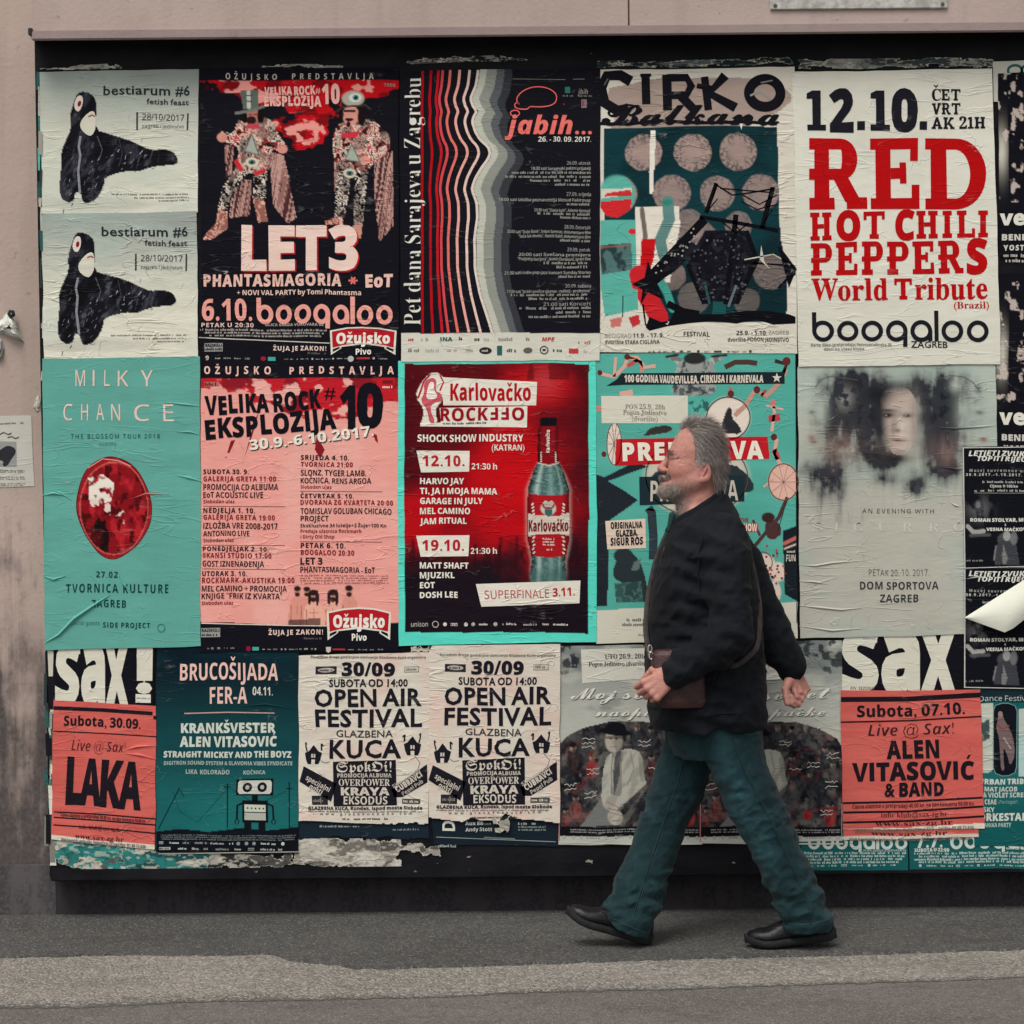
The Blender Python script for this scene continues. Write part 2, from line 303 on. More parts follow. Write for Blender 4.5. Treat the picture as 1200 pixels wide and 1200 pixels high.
# letter outlines: advance, then loops of x, y pairs in hundredths of the cap height
GLYPHS = {
 'bi': {
'!':(40,(26,96,20,101,14,96,12,80,16,39,20,29,23,39,28,71),(14,14,11,7,14,1,20,-1,26,1,29,7,26,14,20,16)),'(':(47,(46,102,38,102,17,71,9,34,17,-3,38,-34,46,-34,30,-3,24,34,30,71)),')':(47,(10,102,2,102,18,71,23,34,18,-3,2,-34,10,-34,30,-3,38,34,30,71)),',':(32,(23,14,15,18,9,16,7,10,9,4,14,1,14,-7,9,-17,22,-9,26,4)),'-':(47,(41,39,6,39,6,26,41,26)),'.':(32,(10,14,7,7,10,1,16,-1,22,1,25,7,22,14,16,16)),'/':(41,(40,101,30,101,1,-1,11,-1)),'0':(80,(28,100,19,95,13,88,8,78,5,50,7,29,13,12,24,2,40,-1,51,0,60,5,67,12,71,22,75,50,73,72,66,88,55,98,40,102),(51,76,53,65,53,35,51,24,47,18,40,16,33,18,29,24,27,35,27,65,29,76,33,82,40,84,47,82)),'1':(80,(8,74,18,62,37,78,37,0,58,0,58,100,40,100)),'2':(80,(33,101,20,97,5,87,17,74,34,83,45,83,51,77,51,67,43,53,6,15,6,0,75,0,75,18,32,18,65,53,72,66,73,74,69,88,58,98,50,101)),'3':(80,(28,101,5,92,15,77,24,82,37,84,43,84,50,78,50,69,47,63,37,60,21,60,21,43,37,43,47,40,52,34,51,24,48,19,42,16,32,15,19,17,5,22,5,4,19,0,47,0,65,7,73,21,73,38,68,45,61,50,50,53,65,61,70,68,72,78,69,88,63,95,52,100)),'4':(80,(2,35,2,21,45,21,45,0,66,0,66,21,78,21,78,37,66,37,66,100,46,100),(45,37,21,37,46,76)),'6':(80,(44,100,26,94,14,82,8,68,5,42,6,29,10,18,16,9,23,3,41,-1,56,1,66,8,73,19,75,33,74,47,68,57,59,63,39,64,33,62,24,53,28,70,37,81,56,85,68,83,68,100),(47,48,54,40,54,25,47,17,37,16,28,26,26,38,33,47,41,49)),'7':(80,(4,82,53,82,16,0,38,0,75,87,75,100,4,100)),'8':(80,(32,101,18,95,9,85,9,69,13,62,24,52,11,42,6,35,5,25,7,14,14,6,25,0,50,-1,65,6,74,18,75,26,72,38,64,46,54,53,67,62,71,69,71,85,68,91,56,99),(45,85,51,80,51,71,40,62,29,71,29,80,35,85),(51,36,55,26,52,18,47,15,33,15,25,22,26,32,29,36,39,44)),'9':(80,(24,99,14,92,7,81,4,66,6,53,12,43,21,37,41,36,47,38,55,46,55,38,49,24,43,19,24,15,11,17,11,0,36,-1,54,6,61,11,69,24,75,49,74,71,70,82,64,90,57,96,39,101),(44,83,52,74,54,62,47,53,39,51,33,52,26,60,26,75,33,83)),':':(32,(10,65,7,58,10,52,16,50,22,52,25,58,22,65,16,67),(10,14,7,7,10,1,16,-1,22,1,25,7,22,14,16,16)),'@':(148,(79,107,24,82,8,34,27,-14,80,-31,118,-23,144,1,131,1,112,-14,80,-20,35,-6,19,35,36,79,78,96,115,84,129,51,118,21,102,11,98,14,97,20,109,76,96,76,94,64,85,74,72,78,47,63,35,32,43,9,61,0,73,3,83,12,87,3,97,0,127,16,140,51,123,91),(56,56,73,67,85,62,90,46,82,22,64,10,53,16,49,31)),'C':(86,(51,101,34,93,21,81,13,64,9,47,11,22,18,9,29,1,45,-1,72,4,72,22,49,16,40,18,34,22,31,29,30,39,34,62,42,75,54,83,68,83,83,77,91,94,71,101)),'E':(76,(60,0,63,18,28,18,34,43,66,43,70,61,37,61,42,83,77,83,81,100,25,100,4,0)),'I':(47,(13,0,34,0,54,100,33,100)),'J':(46,(6,6,4,-2,-5,-11,-22,-10,-22,-28,-9,-29,4,-28,14,-22,22,-12,26,3,47,100,26,100)),'K':(86,(4,0,25,0,32,36,40,40,55,0,78,0,58,52,99,100,74,100,35,52,46,100,25,100)),'L':(73,(4,0,60,0,63,18,28,18,46,100,25,100)),'M':(123,(22,0,38,77,42,0,61,0,101,77,84,0,103,0,124,100,95,100,57,25,52,100,25,100,4,0)),'O':(102,(49,100,38,96,21,81,12,60,8,37,11,21,18,9,29,1,46,-1,58,0,69,4,85,19,95,40,98,64,96,79,89,91,77,99,61,102),(67,83,72,78,77,64,73,39,62,22,55,18,40,18,34,22,31,28,30,37,35,63,43,76,48,80,60,84)),'P':(85,(25,0,32,36,54,37,65,39,74,44,80,51,85,60,85,79,79,92,72,96,53,100,25,100,4,0),(62,80,65,70,64,63,59,58,53,54,36,53,42,83,52,83)),'R':(85,(4,0,25,0,33,38,41,38,55,0,78,0,60,42,76,53,80,62,82,73,80,85,73,94,63,98,25,100),(57,80,61,71,59,64,56,60,50,57,36,56,42,83)),'S':(74,(39,100,31,97,19,87,14,71,20,54,43,32,42,22,39,19,27,16,15,18,3,24,3,5,13,0,27,-1,46,2,60,12,63,20,65,30,61,45,39,64,36,73,37,77,44,83,58,82,68,79,76,95,56,101)),'T':(74,(11,82,36,82,18,0,39,0,56,82,81,82,84,100,15,100)),'U':(97,(10,27,12,15,18,6,28,1,41,-1,53,0,71,9,81,25,98,100,77,100,61,28,57,22,51,18,43,16,34,19,31,29,45,100,24,100)),'V':(83,(21,0,44,0,95,100,74,100,36,20,33,100,13,100)),'Z':(75,(14,82,52,82,-2,14,-4,0,63,0,67,18,26,18,79,86,82,100,18,100)),'a':(83,(34,77,21,68,12,54,6,26,9,10,13,5,22,-1,35,-1,50,10,49,0,65,0,81,76,65,76,61,67,53,75,48,77),(52,58,54,44,50,27,40,16,36,15,29,18,27,33,32,50,41,60,49,60)),'b':(83,(3,0,18,0,23,10,30,2,35,-1,49,0,62,8,72,23,77,50,76,59,71,72,61,77,49,77,36,66,46,106,25,106),(43,60,47,61,54,58,56,43,48,22,38,15,31,19,29,27,33,48)),'c':(68,(38,77,29,74,17,63,9,46,6,27,7,18,14,5,20,1,35,-1,47,0,58,4,58,21,44,16,34,16,30,19,27,28,32,51,41,60,52,61,63,57,69,73,53,78)),'e':(78,(39,77,30,74,17,63,9,47,6,28,8,15,15,6,24,0,36,-1,51,0,63,4,63,20,46,14,35,15,28,22,27,30,50,32,64,38,72,46,75,57,73,65,68,72,60,76),(53,61,55,57,50,48,43,45,29,44,33,54,40,61,48,63)),'f':(52,(41,106,33,102,27,94,22,76,10,71,7,61,19,61,5,-5,3,-10,-3,-16,-15,-15,-15,-32,5,-33,16,-26,25,-8,39,61,54,61,58,76,43,76,45,85,49,90,62,89,68,104,56,107)),'g':(83,(34,77,21,68,12,54,7,36,7,18,12,5,21,-1,33,-1,48,10,41,-9,32,-16,19,-16,2,-11,2,-29,13,-32,36,-33,51,-27,56,-21,64,-2,81,76,65,76,61,67,53,75,48,77),(52,58,54,44,50,27,41,16,33,16,28,22,27,27,32,50,41,60,49,60)),'h':(85,(3,0,23,0,34,46,41,57,49,61,55,59,57,53,46,0,67,0,77,50,76,65,73,72,66,76,58,78,46,75,36,66,46,106,25,106)),'i':(42,(29,106,23,100,23,90,28,86,38,87,44,93,44,102,38,106),(3,0,23,0,39,76,19,76)),'j':(42,(29,106,23,100,23,90,28,86,38,87,44,93,44,102,38,106),(2,-5,0,-10,-6,-16,-18,-15,-18,-32,2,-33,8,-30,17,-21,21,-8,39,76,19,76)),'k':(80,(3,0,23,0,28,24,36,29,49,0,72,0,52,42,86,76,63,76,31,44,46,106,25,106)),'l':(42,(3,0,23,0,46,106,25,106)),'m':(127,(50,77,44,74,33,62,34,76,19,76,3,0,23,0,34,46,41,57,49,61,54,59,56,53,46,0,66,0,77,47,84,57,92,61,97,59,99,53,88,0,109,0,119,50,118,65,115,72,109,76,93,77,87,74,76,62,70,74,65,77)),'n':(85,(50,77,44,74,33,62,34,76,19,76,3,0,23,0,34,46,41,57,49,61,55,59,57,53,46,0,67,0,77,50,76,65,73,72,66,76)),'o':(82,(37,77,29,74,16,63,9,47,6,28,7,20,14,6,27,-1,35,-1,53,3,66,13,73,29,76,48,74,60,68,70,59,76,47,78),(50,60,54,53,53,32,47,20,37,15,29,19,27,28,29,45,37,58,45,61)),'r':(59,(51,77,44,74,33,62,34,76,19,76,3,0,23,0,34,45,39,52,46,57,60,57,64,77)),'s':(66,(27,76,17,72,11,64,10,47,18,37,34,27,36,22,32,16,23,14,12,15,2,20,2,3,12,0,38,0,48,5,55,14,57,25,56,32,47,42,33,51,30,56,33,61,39,62,57,57,63,71,45,78)),'t':(57,(22,77,8,71,6,61,17,61,8,16,9,8,14,2,20,0,38,0,46,2,46,18,33,16,29,20,37,61,57,61,60,76,41,76,44,93,31,93)),'u':(85,(8,21,9,12,12,5,18,0,34,0,41,3,52,14,50,0,66,0,82,76,62,76,50,30,44,19,35,15,30,17,28,24,39,76,18,76)),'v':(72,(16,0,39,0,80,76,58,76,31,21,27,76,7,76)),'x':(74,(26,39,-7,0,17,0,35,23,44,0,66,0,49,38,81,76,57,76,40,54,32,76,11,76)),'z':(64,(11,61,39,61,-1,12,-3,0,51,0,54,16,25,16,63,63,66,76,15,76)),
},
 'bold': {
'!':(40,(26,96,20,101,14,96,12,80,16,39,18,32,20,29,22,32,23,39,28,71),(14,14,11,7,14,1,20,-1,26,1,29,7,26,14,20,16)),'"':(52,(45,105,32,105,32,88,35,68,41,68,45,88),(20,105,7,105,7,88,10,68,17,68,20,88)),'#':(86,(23,62,0,62,0,52,21,52,15,27,0,27,0,17,13,17,7,-12,18,-12,24,17,52,17,46,-12,57,-12,63,17,86,17,86,27,65,27,70,52,86,52,86,62,72,62,78,90,68,90,62,62,33,62,39,90,29,90),(60,52,54,27,26,27,31,52)),'&':(92,(59,92,42,98,23,92,16,75,20,63,28,52,11,39,4,22,12,6,29,-1,44,2,61,14,72,0,91,0,71,23,81,37,87,50,73,50,62,34,48,50,62,63,66,76),(34,83,41,86,50,83,53,76,50,68,40,59,34,67,30,76),(23,33,36,42,52,24,42,15,31,12,22,15,18,22)),'(':(47,(46,102,38,102,17,71,9,34,17,-3,38,-34,46,-34,30,-3,24,34,30,71)),')':(47,(10,102,2,102,18,71,23,34,18,-3,2,-34,10,-34,30,-3,38,34,30,71)),'+':(86,(37,58,8,58,8,46,37,46,37,17,49,17,49,46,77,46,77,58,49,58,49,86,37,86)),',':(32,(23,14,15,18,9,16,7,10,9,4,14,1,14,-7,9,-15,9,-17,22,-9,26,4)),'-':(47,(41,39,6,39,6,26,41,26)),'.':(32,(10,14,7,7,10,1,16,-1,22,1,25,7,22,14,16,16)),'/':(41,(40,101,30,101,1,-1,11,-1)),'0':(80,(28,100,19,95,13,88,8,78,5,50,7,29,13,12,24,2,40,-1,51,0,60,5,67,12,71,22,75,50,73,72,66,88,55,98,40,102),(51,76,53,65,53,35,51,24,47,18,40,16,33,18,29,24,27,35,27,65,29,76,33,82,40,84,47,82)),'1':(80,(8,74,18,62,37,78,37,0,58,0,58,100,40,100)),'2':(80,(33,101,20,97,5,87,17,74,34,83,45,83,51,77,51,67,43,53,6,15,6,0,75,0,75,18,32,18,65,53,72,66,73,74,69,88,58,98,50,101)),'3':(80,(28,101,19,99,5,92,15,77,24,82,37,84,43,84,48,81,50,78,50,69,47,63,37,60,21,60,21,43,37,43,47,40,52,34,51,24,48,19,42,16,32,15,19,17,5,22,5,4,19,0,34,-1,47,0,57,3,65,7,70,14,73,21,75,29,73,38,68,45,61,50,50,53,58,56,65,61,70,68,72,78,69,88,63,95,52,100)),'4':(80,(2,35,2,21,45,21,45,0,66,0,66,21,78,21,78,37,66,37,66,100,46,100),(45,37,21,37,46,76)),'5':(80,(17,45,32,47,47,43,52,32,51,25,47,20,41,17,33,16,19,18,7,22,7,4,19,0,34,-1,51,1,64,8,71,19,74,33,73,43,70,50,65,56,51,63,29,62,31,82,67,82,67,100,13,100,9,49)),'6':(80,(44,100,26,94,14,82,8,68,5,42,6,29,10,18,16,9,23,3,32,0,41,-1,56,1,66,8,73,19,75,33,74,47,68,57,59,63,47,65,39,64,33,62,24,53,28,70,31,76,37,81,45,84,56,85,68,83,68,100),(47,48,52,45,54,40,54,25,51,20,47,17,37,16,33,18,28,26,26,38,33,47,41,49)),'7':(80,(4,82,53,82,16,0,38,0,75,87,75,100,4,100)),'8':(80,(32,101,18,95,12,91,9,85,8,77,9,69,13,62,24,52,11,42,6,35,5,25,7,14,14,6,25,0,40,-1,50,-1,65,6,71,11,74,18,75,26,72,38,64,46,54,53,67,62,71,69,72,77,71,85,68,91,56,99,48,101),(45,85,51,80,51,71,48,67,40,62,32,67,29,71,29,80,35,85),(51,36,55,30,55,26,54,21,52,18,47,15,33,15,28,18,25,22,26,32,29,36,39,44)),'9':(80,(24,99,14,92,7,81,4,66,6,53,12,43,21,37,33,35,41,36,47,38,55,46,55,38,49,24,43,19,35,16,24,15,11,17,11,0,36,-1,54,6,61,11,69,24,75,49,74,71,70,82,64,90,57,96,48,100,39,101),(44,83,47,81,52,74,54,62,47,53,39,51,33,52,28,55,26,60,26,75,29,80,33,83)),':':(32,(10,65,7,58,10,52,16,50,22,52,25,58,22,65,16,67),(10,14,7,7,10,1,16,-1,22,1,25,7,22,14,16,16)),'=':(86,(8,62,77,62,77,74,8,74),(8,30,77,30,77,42,8,42)),'A':(97,(23,0,30,24,67,24,74,0,97,0,61,100,35,100,0,0),(61,42,35,42,48,85)),'B':(94,(50,0,65,2,77,8,84,17,87,29,84,42,78,49,69,53,75,55,80,60,83,67,84,75,82,87,74,94,61,99,13,100,13,0),(53,82,58,80,61,77,62,67,59,63,54,61,34,60,34,83),(55,43,61,40,64,36,64,26,61,21,56,18,34,18,34,44)),'C':(89,(41,100,29,95,20,87,14,77,9,64,8,50,9,35,13,23,19,13,28,5,39,0,61,-1,81,4,81,22,67,18,55,16,44,18,36,25,31,36,30,50,32,64,36,75,44,81,61,83,77,77,84,94,62,101)),'D':(104,(41,0,64,3,81,13,92,29,96,51,94,66,89,78,81,87,71,94,59,99,13,100,13,0),(57,81,66,75,72,65,74,50,66,26,43,18,34,18,34,83)),'E':(78,(70,0,70,18,34,18,34,43,68,43,68,61,34,61,34,83,70,83,70,100,13,100,13,0)),'F':(77,(33,0,33,39,67,39,67,57,33,57,33,83,70,83,70,100,13,100,13,0)),'G':(101,(45,100,32,95,22,87,14,77,10,65,8,50,11,28,20,12,35,2,55,-1,65,-1,90,4,90,56,51,56,51,39,69,39,69,18,56,16,48,17,41,21,36,26,33,32,30,50,31,59,38,74,44,80,52,83,60,84,73,82,83,78,90,95,68,101)),'H':(107,(13,0,34,0,34,43,73,43,73,0,95,0,95,100,73,100,73,61,34,61,34,100,13,100)),'I':(48,(13,0,35,0,35,100,13,100)),'J':(46,(13,6,11,-5,6,-10,-10,-10,-10,-28,2,-29,19,-26,25,-21,30,-14,33,-5,34,100,13,100)),'K':(93,(13,0,34,0,34,36,43,42,69,0,93,0,58,56,93,100,69,100,34,54,34,100,13,100)),'L':(79,(13,0,74,0,74,18,34,18,34,100,13,100)),'M':(132,(32,0,31,78,55,0,74,0,101,78,100,0,119,0,119,100,91,100,65,24,41,100,13,100,13,0)),'N':(114,(32,0,31,76,74,0,101,0,101,100,82,100,83,25,39,100,13,100,13,0)),'O':(111,(41,100,29,95,20,88,13,77,9,65,8,50,9,36,13,23,20,13,29,5,41,0,56,-1,71,0,83,5,92,13,98,23,102,36,103,50,102,65,98,77,92,87,83,95,71,100,56,102),(67,82,75,75,80,64,81,50,80,36,75,25,67,19,56,16,44,19,36,25,32,36,30,50,32,64,36,75,44,82,56,84)),'P':(88,(34,0,34,36,56,37,66,40,73,46,78,52,81,60,82,69,79,82,73,92,61,98,45,100,13,100,13,0),(56,79,60,68,59,61,55,57,49,54,34,53,34,83,43,83)),'R':(92,(34,0,34,38,45,38,69,0,92,0,63,44,72,49,79,58,82,70,79,83,72,93,60,98,42,100,13,100,13,0),(49,82,55,80,59,76,60,69,59,63,56,59,50,56,34,56,34,83)),'S':(77,(27,100,17,94,10,85,8,73,8,67,13,57,20,50,45,36,49,32,50,23,43,17,36,16,21,19,6,24,6,5,20,0,35,-1,50,1,62,7,69,16,72,28,71,35,69,41,60,50,33,65,29,69,29,78,35,83,41,84,52,82,64,78,71,94,49,101)),'T':(81,(3,82,30,82,30,0,51,0,51,82,78,82,78,100,3,100)),'U':(106,(12,36,14,21,22,9,35,1,53,-1,65,0,76,3,84,9,89,17,93,25,94,35,94,100,73,100,72,29,68,22,62,18,53,16,44,18,38,21,34,28,33,100,12,100)),'V':(91,(34,0,57,0,91,100,70,100,46,18,21,100,0,100)),'W':(135,(25,0,50,0,68,76,86,0,110,0,135,100,115,100,97,19,78,100,58,100,39,19,21,100,0,100)),'X':(93,(33,52,0,0,23,0,46,38,69,0,93,0,60,50,91,100,68,100,47,64,25,100,2,100)),'Y':(87,(33,38,33,0,54,0,54,39,87,100,65,100,44,59,23,100,0,100)),'Z':(81,(5,82,51,82,3,14,3,0,78,0,78,18,29,18,76,86,76,100,5,100)),'a':(85,(34,78,13,71,20,57,36,62,46,62,53,56,53,48,25,45,14,41,8,33,6,23,8,12,13,5,20,0,38,-1,45,1,55,10,60,0,74,0,74,51,72,63,66,71,56,76),(53,29,52,23,49,18,44,15,33,14,28,19,28,28,31,32,37,34,53,35)),'b':(89,(11,0,27,0,30,8,45,-1,53,-1,65,1,74,9,80,21,82,38,80,55,74,68,65,75,54,78,40,75,31,67,32,106,11,106),(47,61,53,60,57,56,60,48,61,39,60,29,57,21,53,17,47,16,40,17,35,21,33,29,33,50,35,56,40,60)),'c':(72,(33,77,24,74,17,68,11,61,7,51,6,38,9,20,16,8,27,1,42,-1,55,0,65,4,65,22,50,16,37,17,32,21,29,28,28,38,32,55,44,61,61,57,68,73,51,77)),'d':(89,(58,69,58,67,49,75,36,78,24,75,14,68,8,55,6,38,8,21,14,9,24,1,35,-1,43,-1,49,2,58,10,62,0,78,0,78,106,57,106),(55,55,57,48,57,27,55,20,50,17,42,15,36,17,31,21,28,28,28,48,31,55,36,59,42,61,50,59)),'e':(83,(32,77,24,73,16,68,11,60,7,50,6,38,8,26,11,16,17,8,25,3,35,0,54,-1,72,4,72,20,60,16,46,14,39,15,33,19,29,25,27,33,77,33,74,58,68,69,57,76,42,78),(49,62,54,58,57,47,28,47,29,54,33,59,43,63)),'g':(89,(23,75,14,67,8,55,6,38,8,22,14,9,23,1,35,-1,42,-1,47,1,57,10,57,-1,53,-14,41,-18,25,-17,11,-12,11,-29,32,-33,56,-31,68,-25,75,-15,78,0,78,76,60,76,58,67,48,75,36,78),(54,56,57,49,57,26,54,20,50,16,43,15,31,21,28,38,31,55,42,61,50,60)),'h':(92,(11,0,32,0,33,47,35,55,40,60,48,61,58,57,61,45,61,0,82,0,82,50,80,63,74,71,65,76,54,78,41,75,31,67,32,106,11,106)),'i':(43,(17,106,11,101,11,91,17,87,26,87,29,88,32,91,32,101,26,106),(11,0,32,0,32,76,11,76)),'j':(43,(17,106,11,101,11,91,17,87,26,87,29,88,32,91,32,101,26,106),(11,-5,10,-11,5,-16,-9,-16,-9,-32,5,-34,21,-30,26,-26,31,-15,32,76,11,76)),'k':(87,(11,0,32,0,32,24,41,31,63,0,87,0,55,43,85,76,61,76,31,42,32,106,11,106)),'l':(43,(11,0,32,0,32,106,11,106)),'m':(138,(47,77,35,72,31,67,27,76,11,76,11,0,32,0,33,47,35,55,40,60,47,61,56,57,59,45,59,0,79,0,80,48,83,55,88,60,95,61,103,57,106,45,106,0,127,0,127,50,125,63,120,71,112,76,94,77,88,75,76,67,67,75,61,77)),'n':(92,(47,77,35,72,31,67,27,76,11,76,11,0,32,0,33,47,35,55,40,60,48,61,54,60,58,57,60,52,61,0,82,0,82,50,80,63,74,71,65,76)),'o':(87,(28,75,16,68,9,55,6,38,7,27,11,17,17,9,24,3,33,0,43,-1,59,1,70,9,78,21,80,38,79,50,76,60,70,68,63,73,54,77,44,78),(51,60,55,55,58,48,58,28,55,21,51,17,43,15,36,17,31,21,29,28,29,48,31,55,36,60,43,61)),'p':(89,(46,77,40,75,32,67,28,76,11,76,11,-34,32,-34,31,8,46,-1,53,-1,65,1,74,9,80,21,82,38,80,55,74,68,65,75,54,78),(40,60,47,61,57,56,61,39,58,21,53,17,47,16,40,17,35,21,33,29,33,50,35,56)),'r':(64,(46,77,40,74,31,64,27,76,11,76,11,0,32,0,32,39,35,50,43,57,59,58,61,77)),'s':(70,(24,77,15,73,8,66,6,57,7,51,9,46,15,39,41,26,44,20,41,16,32,14,20,16,6,20,6,3,24,-1,46,0,56,5,62,12,64,23,64,29,59,38,30,53,27,57,29,61,36,62,57,57,63,72,44,78)),'t':(61,(15,77,3,70,3,61,13,61,13,24,16,9,20,4,31,-1,43,-1,56,2,56,18,39,16,35,20,34,24,34,61,55,61,55,76,34,76,34,93,21,93)),'u':(92,(11,27,12,14,18,5,27,0,45,-1,51,1,62,10,65,0,81,0,81,76,60,76,59,30,57,22,52,17,44,15,38,16,34,19,32,25,31,76,11,76)),'v':(80,(29,0,51,0,80,76,58,76,43,33,39,17,22,76,0,76)),'w':(120,(23,0,46,0,60,61,74,0,96,0,118,76,98,76,84,18,72,76,49,76,35,18,22,76,1,76)),'x':(81,(27,39,1,0,24,0,40,26,57,0,80,0,54,39,79,76,55,76,40,52,26,76,2,76)),'y':(80,(30,1,27,-8,19,-16,5,-16,5,-32,15,-34,26,-32,35,-28,42,-20,47,-10,80,76,57,76,40,20,23,76,0,76)),'z':(68,(6,61,39,61,4,12,4,0,64,0,64,16,28,16,63,63,63,76,6,76)),
},
 'frak': {
'!':(40,(26,96,20,101,14,96,12,80,16,39,20,29,23,39,28,71),(14,14,11,7,14,1,20,-1,26,1,29,7,26,14,20,16)),'O':(103,(34,94,11,75,11,62,24,40,21,37,12,38,11,33,28,31,36,35,41,42,40,54,26,76,28,82,32,85,39,74,72,66,84,58,88,44,86,28,78,17,64,12,26,27,15,22,2,9,6,5,16,11,43,-2,54,-3,71,5,90,24,95,37,96,64,92,75,82,84,42,95,39,100,34,100)),'S':(113,(49,98,27,88,14,73,7,56,8,33,13,21,21,11,31,3,44,-1,71,-2,82,2,98,16,103,37,98,55,89,63,76,68,52,58,40,57,34,62,37,72,45,75,52,73,57,67,62,70,51,81,41,81,33,77,28,70,29,57,47,39,83,52,93,48,96,43,97,31,88,19,72,12,58,13,40,19,21,40,18,57,21,73,31,84,47,88,58,85,79,73,102,84,106,95,103,100,97,99,96,96,100,90,94,85,66,100)),'i':(43,(21,96,14,74,18,74,32,91,31,98,27,99),(11,58,3,51,5,48,14,50,15,8,26,-3,41,14,38,17,33,13,30,14,30,46,34,56,23,62,24,66,21,68)),'k':(62,(30,97,24,93,16,81,10,93,7,90,9,86,9,16,5,5,16,-3,20,-3,35,13,32,16,27,13,25,17,25,26,32,30,46,1,44,-1,47,-3,62,13,60,16,57,13,55,16,51,31,45,39,56,50,51,66,49,68,25,54,26,84,31,92,37,94,37,98),(41,45,25,31,25,48,37,56)),'o':(62,(8,54,6,6,33,-3,55,23,58,40,45,64,46,64,44,68),(34,51,44,27,41,15,37,10,25,15,25,55,31,57)),'p':(66,(9,61,7,58,12,47,12,16,3,6,6,3,13,6,18,-27,22,-27,27,2,40,-3,57,21,62,37,61,45,50,68,28,53,18,72),(41,49,51,30,48,17,40,11,28,17,28,48,38,54)),
},
 'geo': {
